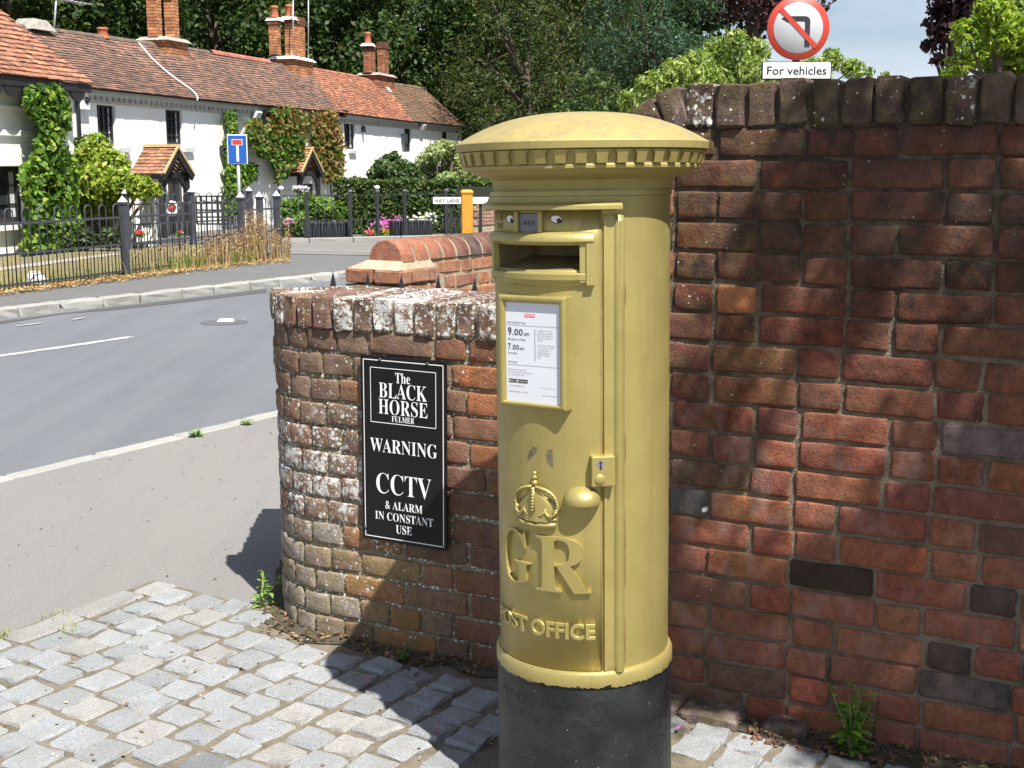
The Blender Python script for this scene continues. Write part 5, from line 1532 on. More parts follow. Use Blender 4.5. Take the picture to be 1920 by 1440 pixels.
flood(c1, 490, 215, M_IRON); flood(c1, 473, 216, M_WHITE); flood(c2, 786, 238, M_WHITE); flood(c2, 637, 213, M_IRON)
for x, y in ((229, 281), (351, 281)):
    u, z = fac(x, y); mb = MB(); mb.box((u, -.035, z), (.42, .09, .10)); mb.build("ledge", plain("grey_stone_sill", (.5, .5, .5), .9), c1)
u, z = fac(662, 285); mb = MB(); mb.box((u - .1, -.035, z), (.5, .09, .08)); mb.build("ledge", bpy.data.materials["grey_stone_sill"], c2)
u, z = fac(756, 260); mb = MB(); mb.box((u - .05, -.06, z), (.30, .12, .30)); mb.build("meter_box", M_IRONGREY, c2)

# porches --------------------------------------------------------------
def porch(parent, xw, yw, xf, yf, eL, eR, eb, cols, seed, door):
    """xw,yw ridge at the wall; xf,yf ridge at the front; eL,eR front eave ends; eb back left eave end"""
    u, zr = fac(xw, yw)
    lo, hi = .2, 6.0                           # how far it comes forward
    for _ in range(50):
        d = (lo + hi) / 2
        x = proj(hp(u, d, zr))[0]
        if x < xf: lo = d
        else: hi = d
    hwL = abs(fac(eL[0], eL[1], d)[0] - u); hwR = abs(fac(eR[0], eR[1], d)[0] - u); hw = (hwL + hwR) / 2
    ze = (fac(eL[0], eL[1], d)[1] + fac(eR[0], eR[1], d)[1]) / 2
    p = empty("porch"); p.parent = parent
    for sgn in (-1, 1):
        def P(s, t, sgn=sgn):
            y = -d * s if sgn < 0 else -d * (1 - s)
            return (u + sgn * hw * (1 - t), y, ze + (zr - ze) * t)
        o = roof_tiles("porch_roof", p, P, max(5, int(d / .165)), max(7, int(sqrt(hw ** 2 + (zr - ze) ** 2) / .10)), *cols, seed + sgn, thick=.018); o["kind"] = "stuff"
    mb = MB()
    for sgn in (-1, 1):                        # barge boards, posts, brackets
        L = sqrt(hw ** 2 + (zr - ze) ** 2); an = atan2(zr - ze, hw)
        mb.box((u + sgn * hw / 2, -d + .02, (ze + zr) / 2 - .09), (L, .05, .16), Matrix.Rotation(sgn * an, 3, 'Y'))
        mb.box((u + sgn * (hw - .12), -d + .12, (ze + .05) / 2), (.11, .11, ze))
        mb.box((u + sgn * (hw - .12), -d / 2, ze - .06), (.10, d - .04, .10))
        mb.box((u + sgn * (hw - .30), -d + .13, ze - .16), (.50, .06, .09), Matrix.Rotation(sgn * .8, 3, 'Y'))
    mb.box((u, -d + .14, ze - .03), (2 * hw - .2, .08, .12)); mb.build("porch_frame", M_BLACKWOOD, p)
    mb = MB()
    for sgn in (-1, 1):                        # pale verge tiles
        L = sqrt(hw ** 2 + (zr - ze) ** 2); an = atan2(zr - ze, hw)
        mb.box((u + sgn * hw / 2, -d - .012, (ze + zr) / 2 + .005), (L, .03, .05), Matrix.Rotation(sgn * an, 3, 'Y'))
    mb.box((u, -d / 2, zr + .02), (.16, d + .02, .06)); mb.build("verge", plain("pale_verge_mortar", (.50, .36, .18), .9, 0, .25, 20), p)
    a, b, c, e = door
    mb = MB(); mb.box(((a + b) / 2, .09, (c + e) / 2), (b - a, .05, e - c)); dd = mb.build("door", M_BLACKWOOD, p)
    mb = MB(); w = (b - a) / 2
    for k in (0, 1): mb.add([(a + w * k + .06, .060, c + (e - c) * .42), (a + w * (k + 1) - .06, .060, c + (e - c) * .42), (a + w * (k + 1) - .06, .060, e - .08), (a + w * k + .06, .060, e - .08)], [(0, 1, 2, 3)])
    mb.build("door_pane", M_GLASS, dd)
    return u, d, ze
pu1 = porch(c1, 272, 275, 333, 276, (307, 326), (364, 325), (246, 326), ([(.30, .15, .085), (.26, .125, .075), (.35, .18, .09), (.20, .10, .06)], [4, 4, 2, 1]), 11, d1)
pu2 = porch(c2, 552, 279, 585, 279.5, (565, 323), (606, 323), (539, 323), ([(.36, .15, .07), (.40, .18, .09), (.28, .12, .065), (.44, .21, .11)], [4, 3, 3, 1]), 15, d2)

# ------------------------------------------------------------------ nearer cottage at the left edge
def nearfac(x, y, off): return fac(x, y, off)
OFFN = 1.1
nc = empty("cottage", tuple(HO)); nc.matrix_world = frame_m(HO, HU, HN); tag(nc, "white cottage wing at the left edge with black scalloped eaves board", "cottage")
nu1, nze = fac(132, 158, OFFN); nu0 = nu1 - 6.0
nw = [(fac(-40, 312, OFFN)[0], fac(41, 312, OFFN)[0], fac(20, 418, OFFN)[1], fac(20, 312, OFFN)[1])]
wall_panel("wall", nc, nu0, nu1, Z0, nze, nw, OFFN)
mb = MB(); mb.add([(nu1, -OFFN, Z0), (nu1, 4.0, Z0), (nu1, 4.0, nze), (nu1, -OFFN, nze)], [(0, 1, 2, 3)]); mb.build("end_wall", M_WASH, nc)
window(nc, *nw[0], 4, 3, OFFN, fw=.09)
zz = [fac(30, y, OFFN)[1] for y in (203, 250, 303)]
ue = fac(60, 250, OFFN)[0]
for z, hgt, pr_ in ((zz[0], .07, .07), (zz[1], .10, .06), (zz[2], .16, .09)):
    mb = MB(); mb.box(((nu0 + ue) / 2, -OFFN - pr_ / 2, z), (ue - nu0, pr_, hgt)); mb.build("string_course", M_WHITE, nc, bevel=.01)
zs_ = fac(20, 424, OFFN)[1]; mb = MB(); mb.box(((nu0 + nw[0][1]) / 2 + .1, -OFFN - .06, zs_), (nw[0][1] - nu0 + .2, .12, .12)); mb.build("window_sill", M_WHITE, nc)
def Pn(s, t):
    e = (nu0 + (nu1 + .18 - nu0) * s, -OFFN - .35, nze + .02)
    top_u = nu0 + (fac(0, 10, OFFN)[0] * 0 + nu1 - 1.55 - nu0) * s
    z = nze + .02 + 2.3 * t
    return (e[0] + (top_u - e[0]) * t, e[1] + 2.1 * t, z - .05 * sin(pi * t))
o = roof_tiles("roof", nc, Pn, int(6.2 / .165), 26, *([(.29, .125, .075), (.34, .155, .09), (.22, .105, .07), (.38, .18, .10)], [4, 4, 3, 1.5]), 21, thick=.02); o["kind"] = "stuff"
mb = MB(); e0 = Pn(0, 0); mb.box(((nu0 + nu1) / 2, -OFFN - .31, nze - .08), (nu1 - nu0 + .3, .05, .14)); mb.box(((nu0 + nu1) / 2, -OFFN - .16, nze - .02), (nu1 - nu0 + .2, .30, .04)); mb.build("eaves_board", M_BLACKWOOD, nc)
mb = MB(); u = nu1 - .05
while u > nu0:                                 # scallops
    mb.prism([(u - .21 + .21 * cos(t), nze - .15 - .17 * sin(t)) for t in [pi * k / 8 for k in range(9)]], .035, Matrix.Translation((0, -OFFN - .325, 0))); u -= .44
mb.build("scalloped_trim", M_BLACKWOOD, nc)
# ------------------------------------------------------------------ railings and posts
def hoop_mesh(w, z0, zt, r=.009):
    mb = MB(); pts = [(-w / 2, 0, z0), (-w / 2, 0, zt - w / 2)] + [(-w / 2 * cos(t), 0, zt - w / 2 + w / 2 * sin(t)) for t in [pi * k / 8 for k in range(1, 8)]] + [(w / 2, 0, zt - w / 2), (w / 2, 0, z0)]
    mb.tube(pts, r, 5); return mb.mesh("hoop", M_IRONGREY)
def bar_mesh(z0, zt, r=.008):
    mb = MB(); mb.tube([(0, 0, z0), (0, 0, zt)], r, 5); return mb.mesh("bar", M_IRONGREY)
def post_mesh(h, w=.085, cap=True):
    mb = MB(); mb.box((0, 0, h / 2), (w, w, h)); mb.box((0, 0, h + .01), (w * 1.3, w * 1.3, .03))
    mb.add([(-w * .55, -w * .55, h + .025), (w * .55, -w * .55, h + .025), (w * .55, w * .55, h + .025), (-w * .55, w * .55, h + .025), (0, 0, h + .105)], [(0, 1, 4), (1, 2, 4), (2, 3, 4), (3, 0, 4)], 1)
    me = mb.mesh("post", [M_IRONGREY, M_WHITE]); return me
HOOP, DOG, POSTM = hoop_mesh(.135, .0, .98), bar_mesh(0, .44), post_mesh(.98)
BAR = bar_mesh(0, .93)
def bow_fence(label, pts, posts=True, zbase=FAR_Z, hoopm=HOOP, group=None):
    f = empty("bow_top_railing", (pts[0][0], pts[0][1], zbase)); tag(f, label, "railing", group)
    org = np.array([pts[0][0], pts[0][1], 0])
    for p, q in zip(pts[:-1], pts[1:]):
        p, q = np.array([p[0], p[1], 0]), np.array([q[0], q[1], 0]); L = np.linalg.norm(q - p); d = (q - p) / L; nr = np.array([d[1], -d[0], 0])
        if posts: place("post", POSTM, f, frame_m(p - org, d, nr))
        n = max(1, int(L / .27)); st = L / n
        for k in range(n):
            place("hoop", hoopm, f, frame_m(p - org + d * (st * (k + .5)), d, nr))
            for x in (.0, .25, .5, .75): place("bar", DOG, f, frame_m(p - org + d * st * (k + x + .0 if x else k + .001), d, nr)) if x in (.0, .5) else None
        for z in (.08, .44, .80):
            mb = MB(); mb.box((0, 0, 0), (L, .012, .028)); o = mb.build("rail", M_IRONGREY, f); o.matrix_local = frame_m((p + q) / 2 - org + np.array([0, 0, z]), d, nr)
    if posts: place("post", POSTM, f, frame_m(np.array([pts[-1][0], pts[-1][1], 0]) - org, d, nr))
    return f
g = lambda x, y: at_z(x, y, FAR_Z)
fA = [g(-170, 572), g(237, 519), g(455, 491)]
bow_fence("black bow topped railing along the far footway in front of the dry lawn", fA)
fB = [g(455, 491), g(490, 487), g(522, 482)]
bow_fence("short return of black bow topped railing at the footway corner, seen nearly end on", fB)
fC = [g(240, 468), g(362, 459), g(470, 452)]
bow_fence("black bow topped railing at the back of the dry lawn before the cottage doors", fC, True)
fD = [g(530, 457), g(665, 452), g(770, 449), g(905, 447)]
# garden railing beyond the lane: slim posts, two rails and short bars
dr = empty("garden_railing", (fD[0][0], fD[0][1], FAR_Z)); tag(dr, "black garden railing with low bars in front of the clipped hedge", "railing")
org = np.array([fD[0][0], fD[0][1], 0])
P0_, P1_ = np.array([*fD[0][:2], 0]), np.array([*fD[-1][:2], 0]); Ld = np.linalg.norm(P1_ - P0_); dd_ = (P1_ - P0_) / Ld; nd_ = np.array([dd_[1], -dd_[0], 0])
LOWBAR, TALLBAR = bar_mesh(.10, .44, .0065), bar_mesh(.10, .98, .0065)
def at_d(x): return np.interp(x, [f_ for f_ in (530, 905)], [0, Ld])
for z in (.44, .98 - .06):
    mb = MB(); mb.box((0, 0, 0), (Ld, .012, .02)); o = mb.build("rail", M_IRON, dr); o.matrix_local = frame_m((P0_ + P1_) / 2 - org + np.array([0, 0, z]), dd_, nd_)
a = 0
while a < Ld: place("bar", LOWBAR, dr, frame_m(P0_ - org + dd_ * a, dd_, nd_)); a += .135
for x in (530, 545, 560, 575, 590, 605, 620):
    place("tall_bar", TALLBAR, dr, frame_m(P0_ - org + dd_ * at_d(x), dd_, nd_))
POST_S = MB(); POST_S.box((0, 0, .50), (.062, .062, .98)); POST_S.box((0, 0, 1.01), (.085, .085, .04), taper=.5); ps_ = POST_S.mesh("post", M_IRON)
for x in (574, 652, 702, 753, 832): place("post", ps_, dr, frame_m(P0_ - org + dd_ * at_d(x), dd_, nd_))
mb = MB(); mb.lathe([(0, .05), (.05, .03), (.055, 0), (.03, -.03)], 10); me_fin = mb.mesh("finial", M_WHITE)
for x in (526, 702): place("finial", me_fin, dr, frame_m(P0_ - org + dd_ * at_d(x) + np.array([0, 0, 1.06]), dd_, nd_))
# stone edging under it
se = tag(empty("edging_kerb", (org[0], org[1], FAR_Z)), "grey stone edging below the garden railing", None, None, "structure")
a = -.3
while a < Ld + 1.5:
    L = R_.choice([.9, 1.0, .8]); me = worn_block(L - .012, .16, .24, int(a * 50) + 900, .012, .005, 2); me.materials.append(M_KERB)
    place("kerb_stone", me, se, frame_m(dd_ * (a + L / 2) + nd_ * .06 + np.array([0, 0, -.02]), dd_, nd_), color=(.8, .8, .82)); a += L
# two ribbed black troughs
TR = MB(); TR.box((0, 0, .17), (.82, .34, .34))
for k in range(14): TR.box((-.385 + k * .0592, -.18, .17), (.036, .03, .31))
TR.box((0, 0, .345), (.86, .40, .03)); tr_m = TR.mesh("trough", M_IRON)
trough_pos = []
for k, (x0, x1, lb) in enumerate(((584, 655, "ribbed black planting trough nearer the lane corner, leafy green plants"), (745, 812, "ribbed black planting trough in front of pink and orange flowers"))):
    t = empty("planter"); p = P0_ + dd_ * (at_d((x0 + x1) / 2)) + nd_ * (-.42)
    t.matrix_world = frame_m((p[0], p[1], FAR_Z + .02), dd_, nd_); tag(t, lb, "planter", "black troughs behind the railing")
    place("trough", tr_m, t, Matrix.Identity(4)); mb = MB(); mb.box((0, 0, .335), (.78, .28, .04)); mb.build("potting_soil", M_SOIL, t); trough_pos.append(p)
# street name sign and yellow post
ns_p = at_y(850, 376, 24.2)
ns = empty("street_name_sign", (ns_p[0], ns_p[1], 0)); ns.rotation_euler = (0, 0, atan2(dd_[1], dd_[0]) * .2)
tag(ns, "white street name plate on low black posts behind the yellow post", "sign")
zc = at_y(840, 376, 24.2)[2]; x0 = at_y(812, 376, 24.2)[0] - ns_p[0]; x1 = at_y(926, 376, 24.2)[0] - ns_p[0]
mb = MB(); mb.box(((x0 + x1) / 2, 0, zc), (x1 - x0, .02, .125)); mb.build("plate", M_WHITE, ns, bevel=.004)
mb = MB(); mb.box(((x0 + x1) / 2, .03, zc + .005), (x1 - x0 + .03, .03, .15)); mb.box((x0 + .35, .06, zc / 2), (.06, .06, zc)); mb.box((x1 - .25, .06, zc / 2), (.06, .06, zc)); mb.build("backboard", M_BLACKWOOD, ns)
V, Fc = text_mesh("HAY LANE", False, 0, 0, .012); V = fit(V, w=(x1 - x0) * .405, h=.082, cx=x0 + .035, base=zc - .042, align='L')
mb = MB(); mb.add([(v[0], -.0125, v[1]) for v in V], Fc); mb.build("street_lettering", M_INK, ns, fix=False)
yp = at_y(875.5, 400, 23.0); zt = at_y(875.5, 356, 23.0)[2]
mb = MB(); mb.box((0, 0, (zt - .05) / 2), (.20, .20, zt - .05)); mb.box((0, 0, zt - .045), (.225, .225, .05)); mb.box((0, 0, zt - .01), (.225, .225, .03), taper=.7)
o = mb.build("marker_post", M_YELLOW, None, (yp[0], yp[1], 0), (0, 0, .12), bevel=.012); tag(o, "square yellow post beside the street name plate", "post")
# low brick wall with a pale top beyond the yellow post
lw = empty("low_garden_wall", (0, 0, 0)); tag(lw, "low pale brick garden wall right of the yellow post, partly hidden by the post box", "wall")
p0, p1 = at_y(889, 400, 26.5), at_y(1010, 400, 28.5); zt_ = at_y(900, 371, 26.5)[2]
d_ = np.array([p1[0] - p0[0], p1[1] - p0[1], 0]); L = np.linalg.norm(d_); d_ /= L; n_ = np.array([d_[1], -d_[0], 0])
mb = MB(); mb.box((L / 2, .12, zt_ / 2), (L, .2, zt_ - .02)); o = mb.build("mortar", M_MORT_PALE, lw); o.matrix_local = frame_m((p0[0], p0[1], 0), d_, n_)
bmw = worn_block(.212, .10, .064, 950, .005, .003); bmw.materials.append(MB_BRICK)
for r in range(int(zt_ / .076)):
    a = -.11 if r % 2 else 0
    while a < min(L, 2.2) - .1:
        if a > -.05 and r > 3: place("brick", bmw, lw, frame_m((p0[0], p0[1], 0) + d_ * (a + .106) + np.array([0, 0, .038 + r * .076]) + n_ * -.045, d_, n_), color=R_.choice([(.42, .27, .2), (.38, .24, .19), (.33, .2, .16)]), soot=.05, bloom=.4)
        a += .224
# ------------------------------------------------------------------ road signs
tw = at_y(1498, 52, 12.4)
ts = empty("no_left_turn_sign", (tw[0], tw[1] + .03, 0)); tag(ts, "round red bordered no left turn sign above a small white plate reading For vehicles", "road sign")
mb = MB(); mb.tube([(0, .045, 0), (0, .045, tw[2] + .2)], .038, 12); mb.build("post", M_IRON, ts)
def disc(r, y, mat, name, par, n=64):
    mb = MB(); mb.lathe([(0, .004), (r - .004, .004), (r, 0), (r, -.004)], n); return mb.build(name, mat, par, (0, y, tw[2]), (pi / 2, 0, 0))
dp = disc(.300, 0, M_RED, "sign_disc", ts); disc(.238, -.003, M_PLATEWHITE, "sign_face", ts)
q = MB(); s_ = .30
poly = [(.062, -.180), (.112, -.180), (.112, .065), (.105, .088), (.088, .104), (.065, .110), (-.095, .110), (-.095, .128), (-.168, .086), (-.095, .044), (-.095, .060), (.050, .060), (.060, .055), (.062, .045)]
q.add([(x * 1.0, -.0085, tw[2] + z) for x, z in poly], [tuple(range(len(poly)))]); q.build("turn_arrow", M_INK, ts)
mb = MB(); mb.box((0, -.011, tw[2] - 0.0), (.50, .003, .046), Matrix.Rotation(radians(45), 3, 'Y')); mb.build("slash", M_RED, ts)
pz0 = at_y(1498, 132, 12.4)[2]; pw = .675; ph_ = .172
mb = MB(); mb.box((0, .004, pz0), (pw, .008, ph_)); mb.build("plate", M_SIGNBLACK, ts, bevel=.02)
mb = MB(); mb.box((0, -.002, pz0), (pw - .022, .008, ph_ - .022)); mb.build("plate_face", M_WHITE, ts, bevel=.014)
V, Fc = text_mesh("For vehicles", False, 0, 0, .020); V = fit(V, w=.575, h=.078, base=pz0 - .038)
mb = MB(); mb.add([(v[0], -.0075, v[1]) for v in V], Fc); mb.build("plate_lettering", M_INK, ts, fix=False)
# dead end sign by the railings
nt_ = at_y(445, 280, 24.0)
ds = empty("no_through_road_sign", (nt_[0], nt_[1], 0)); ds.rotation_euler = (0, 0, .12); tag(ds, "small blue dead end sign with white T and red bar on a grey pole", "road sign")
sw, sh = 36 / F_PX * 24.2, 53 / F_PX * 24.2
mb = MB(); mb.tube([(0, .05, 0), (0, .05, nt_[2])], .034, 10); mb.build("pole", M_STEEL, ds)
mb = MB(); mb.box((0, .006, nt_[2]), (sw, .012, sh)); mb.build("plate", M_WHITE, ds, bevel=.03)
mb = MB(); mb.box((0, -.003, nt_[2]), (sw - .03, .012, sh - .03)); mb.build("plate_face", M_BLUE, ds, bevel=.022)
mb = MB(); mb.box((0.004, -.011, nt_[2] - .055), (.044, .004, sh * .62)); mb.build("t_stem", M_WHITE, ds)
mb = MB(); mb.box((0.0, -.013, nt_[2] + sh * .24), (.178, .004, .092)); mb.box((0, -.0115, nt_[2] + sh * .24), (.195, .004, .108), mi=1); mb.build("red_bar", [M_RED, M_WHITE], ds)
# garden lantern in the creeper
ln = at_y(103, 250, 22.0)
la_ = empty("lantern", (ln[0], ln[1], 0)); tag(la_, "black garden lantern on a post among the creeper at the left cottage", "lantern")
z1 = at_y(103, 243, 22.)[2]; zt2 = at_y(103, 196, 22.)[2]
mb = MB(); mb.tube([(0, 0, 0), (0, 0, z1)], .035, 8); mb.build("post", M_IRON, la_)
mb = MB(); hgt = zt2 - z1
mb.lathe([(.04, 0), (.10, .03), (.11, .05)], 6, (0, 0, z1)); mb.lathe([(.17, .58 * hgt), (.19, .60 * hgt), (.09, .78 * hgt), (.05, .86 * hgt), (.03, .95 * hgt), (.0, hgt)], 6, (0, 0, z1), smooth=False)
for k in range(6):
    t = 2 * pi * k / 6; mb.tube([(.10 * sin(t), -.10 * cos(t), z1 + .04), (.16 * sin(t), -.16 * cos(t), z1 + .58 * hgt)], .012, 4)
mb.build("lantern_frame", M_IRON, la_)
mb = MB(); mb.lathe([(.088, .05), (.148, .57 * hgt)], 6, (0, 0, z1), smooth=False); mb.build("lantern_glass", M_LENS, la_)
# ------------------------------------------------------------------ gardens
sheet("lawn", [gz(-250, 572, FAR_Z + .003), gz(237, 519, FAR_Z + .003), gz(452, 492, FAR_Z + .003), gz(470, 450, FAR_Z + .003), gz(240, 463, FAR_Z + .003), gz(-250, 486, FAR_Z + .003)], M_DRYLAWN, "dry yellowed lawn behind the bow topped railing")
strip("lawn_path", gz(-200, 540, 0), gz(222, 482, 0), .34, FAR_Z + .012, plain("path_slabs", (.30, .27, .23), .9, 0, .2, 14), bpy.data.objects["lawn"], .03)
rngG = np.random.default_rng(5)
def px_leaves(name, polys, n, size, cols, wts, off, parent, seed, mat=None, plane=None, **kw):
    """leaves spread over outlines given on an upright plane, off = range of distances in front of it"""
    rng = np.random.default_rng(seed); P = []
    areas = []
    for poly in polys:
        a = np.array(poly); x, y = a[:, 0], a[:, 1]; areas.append(abs(np.dot(x, np.roll(y, -1)) - np.dot(y, np.roll(x, -1))) / 2)
    areas = np.array(areas); cnt = (n * areas / areas.sum()).astype(int)
    for poly, c in zip(polys, cnt):
        a = np.array(poly); lo, hi = a.min(0), a.max(0); got = 0
        while got < c:
            q = lo + (hi - lo) * rng.random((c, 2))
            # inside test, with a ragged rim
            x, y = q[:, 0], q[:, 1]; ins_ = np.zeros(len(q), bool); j = len(a) - 1
            for i in range(len(a)):
                xi, yi, xj, yj = *a[i], *a[j]
                cond = ((yi > y) != (yj > y)) & (x < (xj - xi) * (y - yi) / (yj - yi + 1e-9) + xi); ins_ ^= cond; j = i
            for qq in q[ins_][:c - got]:
                qq = qq + rng.normal(size=2) * 2.2
                o = off[0] + (off[1] - off[0]) * rng.random()
                if plane: P.append(at_y(qq[0], qq[1], plane - o))
                else: P.append(at_plane(qq[0], qq[1], HO + HN * o, HN))
            got += ins_.sum()
    P = np.array(P)
    if "fn" in kw: col = kw["fn"](P, rng)
    else: col = tones(len(P), rng, cols, wts)
    s = size * (0.7 + .6 * rng.random(len(P)))
    out = np.tile(HN if not plane else np.array([0, -1., 0]), (len(P), 1))
    V = leaf_quads(P, s, rng, out, kw.get("bias", .9), kw.get("up", .5), kw.get("aspect", .55), kw.get("droop", .3))
    return np_mesh(name, V, 4, mat or M_LEAF, parent, col)
GREEN_IVY = ([(.10, .19, .025), (.16, .26, .035), (.06, .13, .02), (.26, .34, .05), (.035, .08, .015)], [5, 4, 4, 2, 2])
def stem_lines(parent, pts, r=.02, name="stem", mat=None):
    mb = MB()
    for p in pts: mb.tube(p, r, 5)
    return mb.build(name, mat or M_BARK, parent, fix=False)
def plant_root(name, label, cat, loc, group=None):
    o = empty(name, tuple(loc)); tag(o, label, cat, group); return o
def attach(o, parent):
    o.parent = parent; o.matrix_parent_inverse = parent.matrix_basis.inverted() if parent.matrix_basis else Matrix.Identity(4); return o
def creeper(label, polys, n, size, cols, seed, off, stems, group=None, **kw):
    b = at_plane(*stems[0][0], HO + HN * .1, HN)
    r = plant_root("climbing_plant", label, "climber", (b[0], b[1], 0), group)
    r_inv = Matrix.Translation(-r.location)
    o = px_leaves("foliage", polys, n, size, *cols, off, r, seed, **kw); o.matrix_parent_inverse = r_inv
    L = [[tuple(at_plane(x, y, HO + HN * (off[0] + .05), HN)) for x, y in st] for st in stems]
    s = stem_lines(r, L, .025); s.matrix_parent_inverse = r_inv
    return r
OFFC = OFFN
creeper("bright green climber covering the corner of the left cottage around the lantern", [[(45, 165), (75, 160), (110, 158), (125, 185), (132, 240), (112, 262), (140, 300), (150, 470), (40, 480), (52, 420), (40, 330), (62, 290), (75, 240), (48, 205)]], 4300, .17, GREEN_IVY, 3, (OFFN + .05, OFFN + .55), [[(95, 470), (90, 380), (100, 250), (85, 180)], [(80, 470), (70, 330)]])
def redtop(P, rng):
    base = tones(len(P), rng, [(.10, .17, .03), (.06, .115, .02), (.15, .21, .045), (.20, .13, .05)], [4, 3, 2, 1.5])
    red = tones(len(P), rng, [(.24, .13, .045), (.30, .15, .06), (.19, .14, .04), (.14, .16, .04)], [3, 2, 3, 2])
    q = np.array([proj(p) for p in P]); w = np.clip((q[:, 0] - 560) / 60, .12, .85) + np.clip((262 - q[:, 1]) / 90, -.25, .35)
    k = rng.random(len(P)) < w
    base[k] = red[k]; return base
creeper("green and russet climber spreading over the white cottage wall up to the eaves", [[(463, 228), (480, 225), (500, 240), (510, 205), (545, 200), (575, 215), (570, 300), (546, 318), (520, 345), (512, 300), (480, 290), (462, 250)], [(588, 215), (615, 203), (632, 215), (640, 250), (645, 300), (642, 345), (606, 340), (600, 300), (582, 275)]], 5200, .16, GREEN_IVY, 4, (.05, .45), [[(530, 420), (520, 330), (540, 220)], [(625, 420), (618, 320), (615, 220)]], fn=redtop)
creeper("narrow green climber beside the open white casement window", [[(424, 212), (440, 208), (442, 256), (428, 262)], [(424, 262), (436, 262), (442, 300), (480, 310), (482, 335), (452, 352), (448, 400), (424, 400)]], 1500, .15, GREEN_IVY, 5, (.05, .3), [[(436, 420), (433, 320), (430, 215)]])
# yellow green bush
def bush(label, cat, clumps, n, size, cols, seed, h, z0=0.0, name="garden_bush", group=None, **kw):
    """clumps: (px, py, radius in px) seen at distance h"""
    rng = np.random.default_rng(seed); C, Rd = [], []
    for x, y, r in clumps:
        p = at_y(x, y, h + rng.uniform(-.4, .4)); C.append(p); Rd.append(r / F_PX * h)
    r_ = plant_root(name, label, cat, (np.mean([c[0] for c in C]), h, z0), group); inv = Matrix.Translation(-r_.location)
    P, d = clump_points(C, Rd, n, rng, kw.get("shell", .55), kw.get("flat", .9)); P[:, 2] = np.maximum(P[:, 2], z0 + .03)
    V = leaf_quads(P, size * (.7 + .6 * rng.random(n)), rng, d, kw.get("bias", .7), kw.get("up", .5), kw.get("aspect", .5), kw.get("droop", .2))
    o = np_mesh("foliage", V, 4, kw.get("mat", M_LEAF), r_, tones(n, rng, *cols)); o.matrix_parent_inverse = inv
    base = (r_.location.x, r_.location.y, z0)
    st = stem_lines(r_, [[base, tuple(c)] for c in C], .012 * h / 10); st.matrix_parent_inverse = inv
    return r_
YG = ([(.24, .31, .04), (.17, .25, .03), (.33, .36, .07), (.10, .17, .02), (.40, .38, .12)], [5, 4, 3, 3, 1])
bush("round yellow green bush in front of the first porch", "bush", [(150, 290, 34), (178, 282, 34), (205, 312, 38), (225, 345, 34), (180, 345, 45), (140, 340, 40), (262, 352, 26), (285, 355, 18), (200, 380, 40), (150, 390, 38)], 7500, .13, YG, 7, 23.2)
bush("dark low shrubs at the foot of the left cottage", "bush", [(20, 470, 18), (60, 455, 22), (110, 450, 22), (160, 450, 22), (205, 445, 22)], 1700, .12, ([(.05, .08, .03), (.035, .055, .022), (.09, .12, .05)], [3, 4, 2]), 8, 22.0)
VAR = ([(.34, .38, .20), (.42, .44, .26), (.24, .30, .12), (.14, .20, .06)], [4, 3, 3, 2])
bush("pale variegated willow shrub rising above the clipped hedge", "bush", [(800, 305, 22), (815, 288, 20), (838, 280, 20), (855, 295, 22), (870, 310, 22), (845, 325, 28), (805, 328, 26), (782, 322, 16), (885, 325, 22), (905, 330, 18), (828, 272, 12), (850, 276, 12), (840, 345, 26), (800, 347, 24), (880, 347, 24), (770, 345, 18)], 6200, .15, VAR, 9, 31.5, aspect=.3, droop=-.3)
bush("dark leafy rose bush with faded pink blooms beside the white wall", "bush", [(705, 325, 16), (718, 312, 17), (735, 302, 18), (752, 312, 16), (770, 322, 18), (745, 328, 22), (715, 335, 18), (780, 335, 16), (738, 292, 9)], 2600, .13, ([(.06, .11, .03), (.10, .16, .05), (.04, .07, .025), (.42, .30, .22)], [4, 3, 3, .5]), 10, 30.5)
# clipped hedge
hd = at_y(625, 400, 27.8); hd2 = at_y(945, 400, 28.6)
hr_ = plant_root("clipped_hedge", "dark green clipped hedge behind the garden railing", "hedge", (hd[0], hd[1], 0)); inv = Matrix.Translation(-hr_.location)
hz = at_y(640, 340, 27.8)[2]
mb = MB(); mb.box(((hd[0] + hd2[0]) / 2, (hd[1] + hd2[1]) / 2 + .75, (hz - .12) / 2), (hd2[0] - hd[0] - .2, 1.1, hz - .12)); o = mb.build("inner_twigs", plain("dark_twigs", (.02, .026, .012), .9), hr_); o.matrix_parent_inverse = inv
rng = np.random.default_rng(12); n = 11000
s_ = rng.random(n); front = rng.random(n) < .68
P = np.stack([hd[0] + (hd2[0] - hd[0]) * s_, hd[1] + (hd2[1] - hd[1]) * s_, np.zeros(n)], 1)
P[:, 2] = np.where(front, rng.random(n) * hz, hz + rng.normal(size=n) * .03 - .02 + .03 * np.sin(s_ * 19)); P[:, 1] += np.where(front, rng.random(n) * .2, rng.random(n) * 1.3)
dirs = np.where(front[:, None], np.array([[0, -1., .1]]), np.array([[0, 0, 1.]]))
o = np_mesh("foliage", leaf_quads(P, .10 * (.7 + .6 * rng.random(n)), rng, dirs, .8, .3), 4, M_LEAF, hr_, tones(n, rng, [(.045, .085, .018), (.075, .125, .028), (.03, .055, .014), (.13, .16, .05), (.10, .075, .03)], [4, 4, 3, 1, .8])); o.matrix_parent_inverse = inv
bush("leafy laurel with fresh green leaves behind the garden railing near the lane corner", "bush", [(545, 395, 24), (575, 385, 26), (605, 392, 26), (630, 395, 20), (560, 420, 26), (595, 425, 28), (535, 425, 18)], 2600, .15, ([(.13, .22, .04), (.09, .17, .03), (.20, .28, .07), (.05, .09, .02)], [4, 4, 2, 2]), 13, 27.4)
